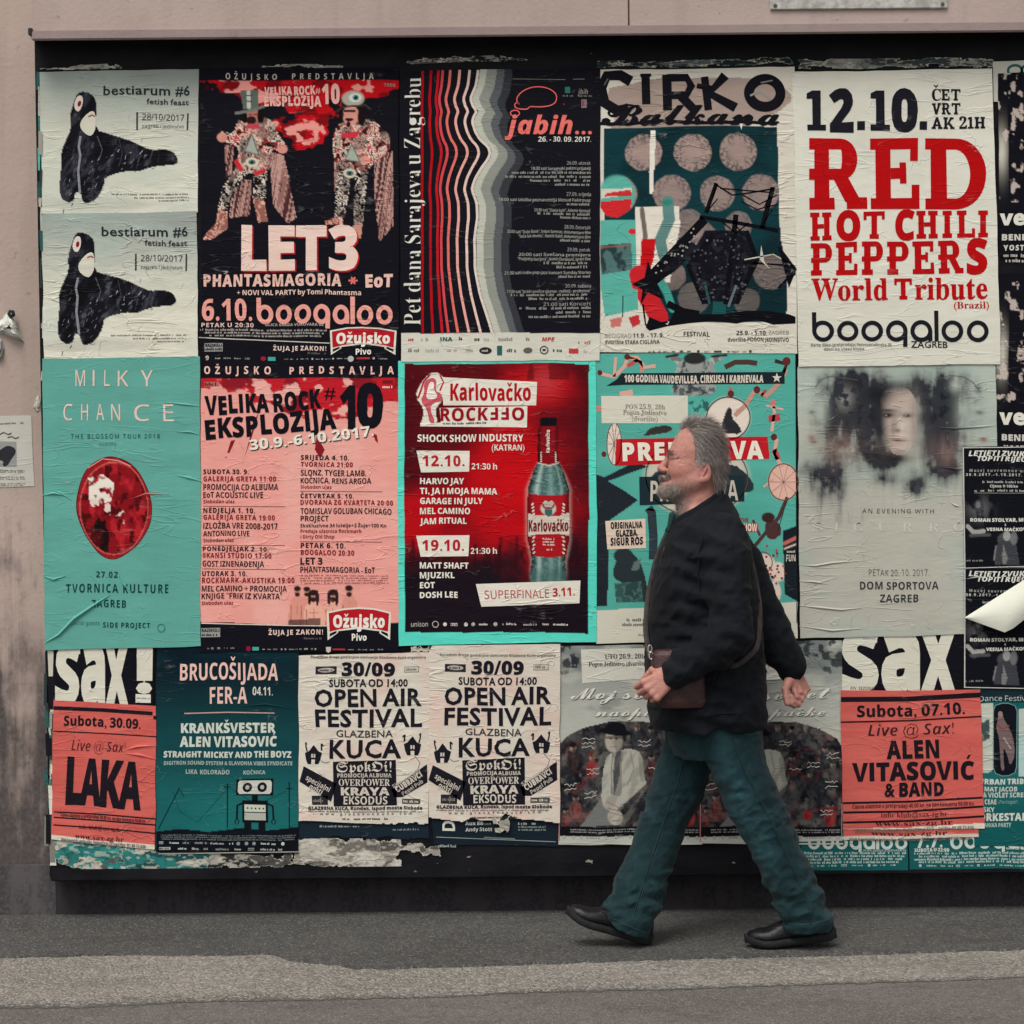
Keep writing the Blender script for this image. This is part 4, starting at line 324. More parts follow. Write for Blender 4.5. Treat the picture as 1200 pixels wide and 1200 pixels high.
'(':(47,(46,102,38,102,17,71,9,34,17,-3,38,-34,46,-34,30,-3,24,34,30,71)),')':(47,(10,102,2,102,18,71,23,34,18,-3,2,-34,10,-34,30,-3,38,34,30,71)),',':(32,(23,14,15,18,9,16,7,10,9,4,14,1,14,-7,9,-17,22,-9,26,4)),'-':(47,(41,39,6,39,6,26,41,26)),'.':(32,(10,14,7,7,10,1,16,-1,22,1,25,7,22,14,16,16)),'0':(82,(29,105,20,100,13,92,8,81,5,53,8,24,13,13,20,5,29,0,41,-1,53,0,62,5,69,13,74,24,77,53,74,81,69,92,62,100,53,105,41,107),(48,94,52,86,54,72,54,34,52,20,48,11,41,8,35,11,31,20,29,34,29,72,31,86,35,94,41,97)),'2':(82,(28,106,20,104,9,97,6,87,7,80,11,76,25,72,28,91,32,96,43,97,49,89,48,67,35,46,5,15,5,0,75,0,76,31,67,31,64,22,58,17,19,16,59,55,68,67,72,77,70,92,63,100,53,105)),'5':(82,(16,52,27,54,41,53,47,49,51,42,52,32,50,18,47,14,39,9,24,12,19,18,18,27,9,24,7,21,7,12,13,4,26,-1,43,-1,56,3,67,11,74,24,75,32,72,46,64,56,52,62,37,64,21,62,23,89,57,89,60,86,62,78,70,78,69,105,14,105,9,54)),'6':(82,(39,106,30,102,17,90,9,71,7,49,8,33,11,20,17,11,24,4,33,0,43,-1,58,1,69,8,75,20,77,34,75,47,69,57,60,63,41,64,27,59,29,76,33,88,40,96,47,98,53,95,57,79,65,80,74,86,74,95,69,102,57,106),(48,54,52,50,55,43,55,22,53,14,49,10,44,8,37,11,32,18,29,30,27,49,38,55)),'9':(82,(29,106,14,97,6,81,5,71,7,58,13,48,23,43,41,41,55,51,49,19,34,8,23,12,17,24,10,18,10,11,15,4,26,-1,33,-1,53,3,66,16,73,34,76,57,75,73,71,86,65,95,58,102,49,105),(46,95,51,88,54,77,55,61,49,54,40,51,30,56,27,72,27,83,30,91,34,95,40,97)),':':(32,(10,65,7,58,10,52,16,50,22,52,25,58,22,65,16,67),(10,14,7,7,10,1,16,-1,22,1,25,7,22,14,16,16)),'@':(148,(79,107,24,82,8,34,27,-14,80,-31,118,-23,144,1,131,1,112,-14,80,-20,35,-6,19,35,36,79,78,96,115,84,129,51,118,21,102,11,98,14,97,20,109,76,96,76,94,64,85,74,72,78,47,63,35,32,43,9,61,0,73,3,83,12,87,3,97,0,127,16,140,51,123,91),(56,56,73,67,85,62,90,46,82,22,64,10,53,16,49,31)),'B':(97,(3,96,14,93,16,81,16,11,14,7,4,4,4,0,52,0,69,2,81,8,89,17,92,29,85,45,63,54,81,62,87,77,77,94,48,100,3,100),(55,94,59,91,62,85,61,66,58,60,51,56,40,55,41,93,47,95),(54,49,61,46,65,39,65,18,62,11,57,7,44,6,42,7,40,14,40,51)),'C':(103,(43,101,30,96,20,88,12,77,7,64,6,50,7,36,12,23,20,12,30,4,42,-1,56,-2,80,3,98,19,94,23,79,10,61,5,39,16,32,50,38,85,58,97,69,95,78,89,86,80,92,68,96,68,96,102,92,102,90,97,85,96,57,102)),'E':(97,(4,96,14,93,16,89,17,17,14,6,3,4,3,0,88,0,94,31,90,31,81,16,69,8,45,6,42,8,40,15,41,49,53,47,57,44,60,40,63,26,67,26,67,76,63,76,57,59,51,55,40,54,41,92,44,94,51,95,65,93,75,89,81,82,84,70,88,70,88,100,4,100)),'G':(112,(43,101,31,96,20,88,13,77,8,65,6,50,8,35,13,23,21,12,31,4,44,-1,59,-2,79,0,98,6,99,34,100,37,110,40,110,44,60,44,60,40,72,37,75,28,74,10,68,4,60,3,49,6,40,15,34,30,32,50,39,86,59,97,66,96,78,89,89,76,92,68,96,68,96,102,92,102,89,97,85,96,56,102)),'I':(57,(3,96,14,94,17,85,16,11,13,7,3,4,3,0,54,0,54,4,43,7,40,17,41,91,43,94,54,96,54,100,3,100)),'J':(73,(17,96,30,93,32,86,32,-1,28,-8,18,-8,17,-4,20,3,20,10,14,16,6,16,2,13,-1,5,0,0,6,-9,24,-14,48,-6,56,19,57,90,61,95,69,96,69,100,17,100)),'N':(108,(4,96,8,95,17,85,16,13,14,7,4,4,4,0,37,0,37,4,26,7,24,11,23,77,88,-2,93,-2,93,89,95,93,105,96,105,100,73,100,73,96,83,93,86,88,86,37,34,100,4,100)),'O':(115,(47,101,28,94,15,79,7,61,7,39,15,20,28,6,47,-1,68,-1,87,6,101,20,108,39,108,61,101,80,87,94,69,101),(68,94,76,85,82,70,83,50,77,14,58,3,47,6,39,15,34,30,32,50,38,86,57,97)),'P':(92,(4,96,14,93,16,89,16,18,14,7,3,4,3,0,53,0,53,4,43,7,41,11,40,45,69,47,81,53,88,62,90,73,86,87,74,97,63,99,4,100),(55,93,60,89,63,82,63,62,60,55,54,52,40,50,40,91,44,94)),'R':(104,(4,96,14,93,16,89,16,18,14,7,3,4,3,0,53,0,53,4,43,7,41,11,40,47,44,47,74,0,105,0,105,4,99,6,69,49,86,58,92,73,89,85,81,94,67,98,48,100,4,100),(62,89,67,74,65,64,61,57,55,53,40,51,42,93,49,95)),'S':(86,(32,101,25,99,15,88,11,73,12,63,17,55,25,48,58,28,61,20,60,13,51,4,43,3,33,5,24,11,18,21,14,35,9,35,9,-2,13,-2,17,2,42,-2,62,2,74,13,78,20,78,36,74,46,64,56,35,70,27,78,26,83,31,94,36,97,49,97,60,90,68,78,71,70,74,70,74,102,70,102,66,98,45,102)),'T':(93,(6,70,9,81,14,89,22,93,34,95,33,11,31,7,20,4,20,0,72,0,72,4,61,7,59,11,58,95,78,89,86,70,90,70,90,100,2,100,2,70)),'U':(108,(3,96,13,93,15,89,16,34,18,18,25,6,37,-1,54,-3,71,0,83,7,90,20,93,40,93,89,95,93,104,96,104,100,72,100,72,96,83,93,85,89,86,35,80,12,60,5,51,6,45,11,41,19,40,31,40,88,42,93,53,96,53,100,3,100)),'V':(94,(-3,96,2,95,7,88,47,-3,50,-3,84,84,90,94,97,96,97,100,66,100,66,96,77,93,78,87,57,31,33,90,37,95,46,96,46,100,-3,100)),'W':(134,(-3,96,1,96,5,91,37,-2,42,-2,69,68,94,-2,98,-2,126,83,131,92,137,96,137,100,110,100,110,96,118,95,121,89,104,36,86,90,89,95,96,96,96,100,50,100,50,96,61,92,66,77,49,34,31,87,31,93,40,96,40,100,-3,100)),'Z':(97,(13,69,21,85,25,89,38,94,61,94,4,0,89,0,93,36,89,36,84,23,77,13,66,8,34,6,89,100,13,100,10,69)),'a':(76,(28,69,21,68,11,61,8,57,8,48,13,43,21,42,26,47,26,53,23,60,25,64,38,64,43,58,44,42,14,30,7,23,4,14,6,8,14,-1,21,-2,33,0,44,8,47,0,56,-2,65,0,72,6,70,9,65,9,63,57,58,64,49,68),(44,14,33,7,28,10,26,18,30,30,44,37)),'b':(79,(2,96,8,94,9,91,9,-3,23,6,32,0,42,-2,59,3,71,17,74,26,74,46,68,61,56,69,49,70,39,68,30,61,30,100,2,100),(47,60,51,55,53,47,53,21,51,11,47,5,40,3,33,6,30,15,30,53,37,61)),'d':(81,(39,96,47,94,48,92,49,62,41,68,32,70,25,69,12,60,5,43,4,32,8,15,17,2,23,-1,31,-2,41,0,49,9,49,-2,78,2,78,6,74,7,70,12,70,100,39,100),(42,61,49,53,49,17,44,9,38,6,32,8,28,13,26,21,27,46,29,55,32,60)),'e':(66,(26,69,19,65,8,53,5,44,5,24,13,8,26,-1,34,-2,50,2,63,16,59,19,52,12,44,9,30,16,26,36,62,36,60,51,55,62,46,68,35,70),(40,64,44,55,44,42,26,42,28,60,35,65)),'f':(47,(27,100,19,96,13,88,12,68,4,68,4,61,12,61,11,11,9,5,3,4,3,0,44,0,44,4,35,6,33,9,32,61,45,61,45,68,32,68,33,91,36,97,42,97,41,83,49,78,55,81,58,88,53,98,46,101)),'g':(72,(26,69,13,63,6,53,5,47,9,33,22,24,9,16,6,12,5,7,8,0,15,-6,6,-10,3,-16,5,-22,10,-27,19,-30,48,-29,60,-25,67,-18,69,-8,66,3,57,9,24,12,22,16,28,22,45,23,57,29,63,39,64,45,59,59,70,59,70,67),(39,64,43,55,43,38,39,28,35,27,30,28,27,32,26,55,30,64),(51,-8,57,-11,58,-14,52,-23,27,-25,21,-23,16,-16,21,-8)),'h':(84,(4,97,10,94,12,88,12,12,10,6,4,4,4,0,40,0,40,4,36,4,33,8,32,52,38,58,45,60,48,59,51,53,52,12,50,6,44,4,44,0,80,0,80,4,76,4,73,8,73,46,68,64,53,70,42,67,32,59,32,100,4,100)),'i':(44,(18,101,12,95,12,86,18,80,26,80,32,86,32,95,26,101),(4,64,10,63,11,60,12,12,10,6,4,4,4,0,40,0,40,4,36,4,33,8,33,68,5,68)),'j':(46,(19,101,13,95,13,87,19,81,28,81,34,87,34,95,28,101),(5,65,12,62,14,55,13,-22,11,-25,3,-25,2,-23,6,-14,5,-11,0,-7,-10,-9,-12,-15,-6,-26,8,-31,19,-29,28,-24,33,-16,35,-5,35,68,5,68)),'k':(79,(4,96,10,94,11,92,12,12,10,6,4,4,4,0,40,0,40,4,36,4,33,8,32,29,36,32,52,9,51,4,46,4,46,0,83,0,83,4,76,8,49,46,68,62,76,64,76,68,45,68,46,64,52,64,54,61,53,58,32,37,32,100,5,100)),'l':(44,(4,96,8,96,11,91,12,12,10,6,4,4,4,0,40,0,40,4,34,6,33,12,33,100,4,100)),'n':(84,(42,67,32,59,32,68,4,68,4,65,8,64,11,60,12,12,10,6,4,4,4,0,40,0,40,4,36,4,33,8,32,52,38,58,45,60,48,59,51,53,52,12,50,6,44,4,44,0,80,0,80,4,76,4,73,8,73,46,68,64,53,70)),'o':(74,(28,69,20,65,8,52,5,44,5,24,13,8,20,3,28,-1,46,-1,54,2,65,15,69,24,69,44,65,53,54,65,46,69),(42,64,46,59,48,50,48,18,46,9,42,4,37,3,32,4,27,12,26,50,28,59,32,64,37,66)),'r':(63,(46,69,36,62,32,55,32,68,5,68,4,64,10,63,11,60,12,12,10,6,4,4,4,0,43,0,43,4,35,6,33,8,33,48,36,53,41,57,51,49,58,49,63,55,64,58,60,67,57,69)),'s':(63,(21,69,14,64,10,57,9,42,17,33,40,18,41,9,36,4,25,5,15,15,12,23,8,23,8,-2,11,-2,16,2,33,-2,43,-1,50,4,55,11,56,28,49,38,25,51,23,57,26,63,29,64,38,64,47,56,50,49,54,49,54,70,46,67,31,70)),'t':(50,(25,87,4,66,4,61,11,61,12,8,14,2,20,-1,27,-2,40,2,49,14,45,16,42,11,37,9,33,11,32,61,46,61,46,68,32,68,32,93,28,93)),'u':(82,(3,65,6,64,10,59,10,21,14,4,20,-1,29,-2,41,1,50,9,50,-2,79,3,79,6,73,9,71,11,71,68,42,68,42,65,46,64,50,59,50,14,45,9,39,8,33,10,31,16,31,68,3,68)),'v':(67,(-1,64,5,62,31,-2,35,-2,59,58,67,65,67,68,45,68,45,65,51,63,53,60,41,27,28,61,30,64,36,65,36,68,-1,68)),'w':(95,(-2,64,1,62,27,-2,31,-2,49,43,63,-2,67,-2,93,62,98,65,98,68,78,68,78,65,83,63,85,60,74,31,65,61,66,63,71,64,71,68,37,68,37,65,43,61,46,52,37,28,25,62,30,64,30,68,-2,68)),'x':(70,(1,64,9,58,27,30,14,12,1,3,1,0,26,0,25,3,20,4,19,8,30,25,41,7,39,4,34,4,34,0,70,0,70,3,67,5,44,40,62,62,68,65,68,68,44,68,44,65,50,64,51,61,40,45,31,62,37,65,37,68,1,68)),'z':(64,(10,47,16,60,21,62,37,63,3,3,3,0,59,0,61,24,57,24,49,10,42,6,28,5,60,64,60,68,7,68,6,47)),
},
}
# ------------------------------------------------------------------ lettering and printed shapes
from mathutils.geometry import tessellate_polygon

_G = {}


def glyph_loops(st, ch):
    """outline loops of a letter (cap height 1) and its advance"""
    k = (st, ch)
    if k in _G: return _G[k]
    d = GLYPHS[st].get(ch)
    if d is None:
        _G[k] = ([], .35); return _G[k]
    adv = d[0] / 100
    loops = [[(a[i] / 100, a[i + 1] / 100) for i in range(0, len(a), 2)] for a in d[1:]]
    _G[k] = (loops, adv)
    return _G[k]


def area2(l):
    return sum(l[i - 1][0] * l[i][1] - l[i][0] * l[i - 1][1] for i in range(len(l)))


def fatten(loops, d):
    """bolder letter: every outline moved outwards by d"""
    if not d or not loops: return loops
    big = max(loops, key=lambda l: abs(area2(l)))
    s = 1 if area2(big) > 0 else -1
    out = []
    for l in loops:
        n = len(l); o = []
        for i in range(n):
            (ax, ay), (bx, by), (cx, cy) = l[i - 1], l[i], l[(i + 1) % n]
            e1 = (bx - ax, by - ay); e2 = (cx - bx, cy - by)
            l1 = math.hypot(*e1) or 1e-6; l2 = math.hypot(*e2) or 1e-6
            n1 = (e1[1] / l1, -e1[0] / l1); n2 = (e2[1] / l2, -e2[0] / l2)
            mx, my = n1[0] + n2[0], n1[1] + n2[1]
            q = max(.45, (mx * mx + my * my) / 2)
            o.append((bx + s * d * mx / q, by + s * d * my / q))
        out.append(o)
    return out


_T = {}
STY = {  # style letter -> (outline set, extra weight)
    'R': ('sans', 0), 'B': ('bold', 0), 'H': ('bold', .018), 'X': ('bold', .045), 'L': ('sans', -.012), 'I': ('bi', 0), 'IH': ('bi', .02), 'i': ('bi', -.035),
    'S': ('serif', 0), 's': ('serif', -.022), 'K': ('serif', .012), 'KK': ('bold', .055), 'C': ('script', .006), 'F': ('frak', .0),
    'm': ('serif', -.01), 'G': ('geo', 0), 'g': ('geo', .022), 'GG': ('geo', .045)}
DIA = {'č': 'cv', 'š': 'sv', 'ž': 'zv', 'ć': "c'", 'đ': 'd-', 'Č': 'Cv', 'Š': 'Sv', 'Ž': 'Zv', 'Ć': "C'", 'Đ': 'D-', 'Ó': "O'", 'ó': "o'"}
USED = set()


def slab(ch):
    """heavy slab-serif capitals built from bars: list of simple outlines"""
    W, H_, o, m = .25, .165, .085, .155          # stem, serif thickness, overhang, bar
    box = lambda a, b, c, d: [(a, b), (c, b), (c, d), (a, d)]
    ft = lambda x: box(x - o, 0, x + W + o, H_)
    hd = lambda x: box(x - o, 1 - H_, x + W + o, 1)
    st = lambda x: box(x, H_ * .9, x + W, 1 - H_ * .9)
    def bowl(x, y0, y1, w, t):
        cy, ry = (y0 + y1) / 2, (y1 - y0) / 2; A = np.linspace(-math.pi / 2, math.pi / 2, 17); k = w - ry * .95
        out = [(x, y0)] + [(x + k + ry * .95 * math.cos(a), cy + ry * math.sin(a)) for a in A] + [(x, y1)]
        inn = [(x, y1 - m)] + [(x + k + max(ry * .95 - t, .02) * math.cos(a), cy + (ry - m) * math.sin(a)) for a in A[::-1]] + [(x, y0 + m)]
        return out + inn
    if ch == 'I': return [ft(o), hd(o), st(o)], .58
    if ch == 'H': return [ft(o), hd(o), st(o), ft(.62), hd(.62), st(.62), box(o + W, .43, .62, .43 + m)], 1.10
    if ch == 'T': return [ft(.36), box(.36, .1, .36 + W, .9), box(.02, 1 - m, .95, 1), box(.02, .70, .15, .9), box(.82, .70, .95, .9)], 1.02
    if ch == 'L': return [hd(o), box(o, .1, o + W, .9), box(0, 0, .80, m), box(.67, .1, .80, .34)], .86
    if ch == 'E': return [box(o, .1, o + W, .9), box(0, 0, .82, m), box(0, 1 - m, .80, 1), box(o + W, .43, .60, .43 + m), box(.69, .1, .82, .34), box(.67, .68, .80, .9), box(.49, .36, .60, .66)], .92
    if ch == 'P': return [ft(o), box(o, .1, o + W, .9), bowl(0, .40, 1, .82, W)], .90
    if ch == 'R': return [ft(o), box(o, .1, o + W, .9), bowl(0, .42, 1, .80, W), [(.40, .44), (.64, .46), (.86, H_ * .6), (.60, H_ * .6)], box(.62, 0, .95, H_)], 1.0
    if ch == 'D': return [box(o, .1, o + W, .9), bowl(0, 0, 1, .95, W)], 1.03
    if ch == '1': return [box(.02, 0, .56, .15), box(.17, .1, .41, 1), [(.02, .80), (.19, .80), (.19, 1), (.17, 1), (.02, .93)]], .6
    if ch == 'V': return [[(.08, .95), (.34, .95), (.52, .35), (.42, 0), (.38, 0)], [(.42, 0), (.62, 0), (.94, .95), (.70, .95), (.50, .32)], box(0, 1 - H_, .42, 1), box(.62, 1 - H_, 1.0, 1)], 1.04
    if ch == 'A': return [[(.08, .1), (.32, .1), (.60, .98), (.40, 1)], [(.40, 1), (.62, 1), (.94, .1), (.68, .1), (.47, .75)], box(.25, .25, .75, .39), box(0, 0, .40, H_), box(.60, 0, 1.02, H_)], 1.06
    if ch == 'K': return [ft(o), hd(o), st(o), [(.30, .40), (.42, .34), (.86, .92), (.62, .92)], [(.40, .48), (.56, .60), (.98, .1), (.70, .1)], box(.62, 0, 1.04, H_), box(.58, 1 - H_, .96, 1)], 1.08
    return None, 0


def glyph(stl, ch):
    if stl in ('KK', 'K') and slab(DIA[ch][0] if ch in DIA else ch)[0]:
        k = (stl, ch)
        if k not in _T:
            ls, adv = slab(ch); V = []; T = []; Z = []
            for i, l in enumerate(ls):
                T += [[j + len(V) for j in t] for t in tessellate_polygon([[Vector((x, y, 0)) for x, y in l]])]
                V += l; Z += [i * .07] * len(l)
            _T[k] = (np.array(V), T, adv + .05, np.array(Z))
        return _T[k]
    return (*glyph0(stl, ch), 0.0)


def glyph0(stl, ch):
    k = (stl, ch)
    if k in _T: return _T[k]
    st, w = STY[stl]
    base, dia = (DIA[ch][0], DIA[ch][1]) if ch in DIA else (ch, None)
    USED.add((st, base))
    loops, adv = glyph_loops(st, base)
    loops = fatten(loops, w)
    V = []; T = []
    if loops:
        outer = [l for l in loops if area2(l) > 0]; holes = [l for l in loops if area2(l) <= 0]
        for l in outer:
            g = [l] + [q for q in holes if inpoly(np.array([q[0][0]]), np.array([q[0][1]]), l)[0]]
            for t in tessellate_polygon([[Vector((x, y, 0)) for x, y in q] for q in g]): T.append([i + len(V) for i in t])
            for q in g: V += q
    if dia and V:
        xs = [v[0] for v in V]; top = max(v[1] for v in V); c = (min(xs) + max(xs)) / 2; b = top + .10; t = .085 + w * 1.5
        n = len(V)
        if dia == 'v':
            V += [(c - .24, b + .24), (c - .12, b + .24), (c, b + .12), (c + .12, b + .24), (c + .24, b + .24), (c + .06, b), (c - .06, b)]
            T += [[n, n + 1, n + 6], [n + 1, n + 2, n + 6], [n + 2, n + 5, n + 6], [n + 2, n + 3, n + 5], [n + 3, n + 4, n + 5]]
        elif dia == "'":
            V += [(c - .06, b), (c + .06, b), (c + .22, b + .24), (c + .04, b + .24)]; T += [[n, n + 1, n + 2], [n, n + 2, n + 3]]
        else:
            x0 = min(xs); V += [(x0 - .1, .44), (x0 + .33, .44), (x0 + .33, .56), (x0 - .1, .56)]; T += [[n, n + 1, n + 2], [n, n + 2, n + 3]]
    V = np.array(V, float).reshape(-1, 2)
    _T[k] = (V, T, adv + 1.4 * max(w, 0) if loops else (.30 if ch == ' ' else .35))
    return _T[k]


class Acc:
    def __init__(s): s.P = []; s.L = []; s.F = []; s.C = []; s.n = 0; s.G = []; s.g = 0; s.FN = []

    def add(s, pts, faces, L, col):
        pts = np.asarray(pts, float); s.G.append(s.g); s.FN.append(len(faces))
        s.P.append(pts); s.L.append(np.zeros(len(pts)) + L); s.C.append(np.broadcast_to(col, (len(pts), 3)))
        s.F += [[i + s.n for i in f] for f in faces]; s.n += len(pts)


def clusters(a):
    """printed pieces that stand apart become parts of their own; a line of type stays together"""
    lo = np.array([q.min(0) for q in a.P]); hi = np.array([q.max(0) for q in a.P]); sz = (hi - lo).max(1); n = len(a.P)
    par = list(range(n))
    def find(x):
        while par[x] != x: par[x] = par[par[x]]; x = par[x]
        return x
    gap = np.maximum(0, np.maximum(lo[:, None] - hi[None], lo[None] - hi[:, None]))
    near = np.hypot(gap[..., 0], gap[..., 1]) <= np.maximum(6.0, .47 * np.maximum(sz[:, None], sz[None]))
    G = np.array(a.G); near |= G[:, None] == G[None]
    for i, j in np.argwhere(np.triu(near, 1)): par[find(i)] = find(j)
    out = {}
    for i in range(n): out.setdefault(find(i), []).append(i)
    return list(out.values())


Acc.clusters = clusters


def inpoly(X, Y, pts):
    ins = np.zeros(X.shape, bool); n = len(pts); j = n - 1
    for i in range(n):
        xi, yi = pts[i]; xj, yj = pts[j]
        if yi != yj:
            c = ((yi > Y) != (yj > Y)) & (X < (xj - xi) * (Y - yi) / (yj - yi) + xi)
            ins ^= c
        j = i
    return ins


def cv(ox, oy, s, txt):
    """'x,y x,y ...' read off an enlargement (origin ox,oy; scale s) -> picture units"""
    return [(ox + float(a.split(',')[0]) / s, oy + float(a.split(',')[1]) / s) for a in txt.split()]


def smooth_loop(pts, it=2):
    for _ in range(it):
        q = []
        for i in range(len(pts)):
            a, b = pts[i], pts[(i + 1) % len(pts)]
            q += [(a[0] * .75 + b[0] * .25, a[1] * .75 + b[1] * .25), (a[0] * .25 + b[0] * .75, a[1] * .25 + b[1] * .75)]
        pts = q
    return pts


class Canvas:
    """printed picture: one colour per point of the sheet's own grid"""
    def __init__(s, X, Y, base):
        s.X, s.Y = X, Y; s.c = np.zeros(X.shape + (3,)); s.c[:] = ink(base); s.keep = np.ones(X.shape, bool)

    def mix(s, m, col, a=1.0):
        if isinstance(col, str): col = ink(col)
        m = (np.asarray(m, float) * a)[..., None]
        s.c = s.c * (1 - m) + np.asarray(col) * m

    def poly(s, pts, col, a=1.0, sm=0):
        if isinstance(pts, str): pts = cv(0, 0, 1, pts)
        if sm: pts = smooth_loop(pts, sm)
        s.mix(inpoly(s.X, s.Y, pts), col, a)

    def ell(s, x, y, rx, ry, col, a=1.0, soft=.12, rot=0):
        dx, dy = s.X - x, s.Y - y; c, n = math.cos(R(rot)), math.sin(R(rot))
        d = np.sqrt(((dx * c + dy * n) / rx) ** 2 + ((-dx * n + dy * c) / ry) ** 2)
        s.mix(1 - sstep(1 - soft, 1 + soft, d), col, a)

    def line(s, pts, w, col, a=1.0):
        if isinstance(pts, str): pts = cv(0, 0, 1, pts)
        m = np.full(s.X.shape, 1e9)
        for (ax, ay), (bx, by) in zip(pts, pts[1:]):
            vx, vy = bx - ax, by - ay; q = np.clip(((s.X - ax) * vx + (s.Y - ay) * vy) / (vx * vx + vy * vy + 1e-9), 0, 1)
            m = np.minimum(m, np.hypot(s.X - ax - q * vx, s.Y - ay - q * vy))
        s.mix(1 - sstep(w / 2 - .5, w / 2 + .5, m), col, a)

    def rect(s, x0, y0, x1, y1, col, a=1.0):
        s.mix((s.X >= x0) & (s.X <= x1) & (s.Y >= y0) & (s.Y <= y1), col, a)

    def grad(s, y0, y1, ca, cb, m=None):
        t = sstep(y0, y1, s.Y)[..., None]; c = ink(ca) * (1 - t) + ink(cb) * t
        mm = np.ones(s.X.shape) if m is None else m
        s.c = s.c * (1 - mm[..., None]) + c * mm[..., None]

    def pattern(s, m, cols, sc, seed):
        """motley printed cloth, crowd or foliage inside the mask m"""
        v = fbm(s.X / sc, s.Y / sc, seed, 3); lo, hi = .25, .75
        k = np.clip(((v - lo) / (hi - lo) * len(cols)).astype(int), 0, len(cols) - 1)
        s.mix(m, np.array([ink(c) for c in cols])[k])

    def nz(s, sx, sy, seed, oct=4): return fbm(s.X / sx, s.Y / sy, seed, oct)
    def inp(s, pts, sm=0): return inpoly(s.X, s.Y, smooth_loop(pts, sm) if sm else pts)


STEP_L = 0.00035


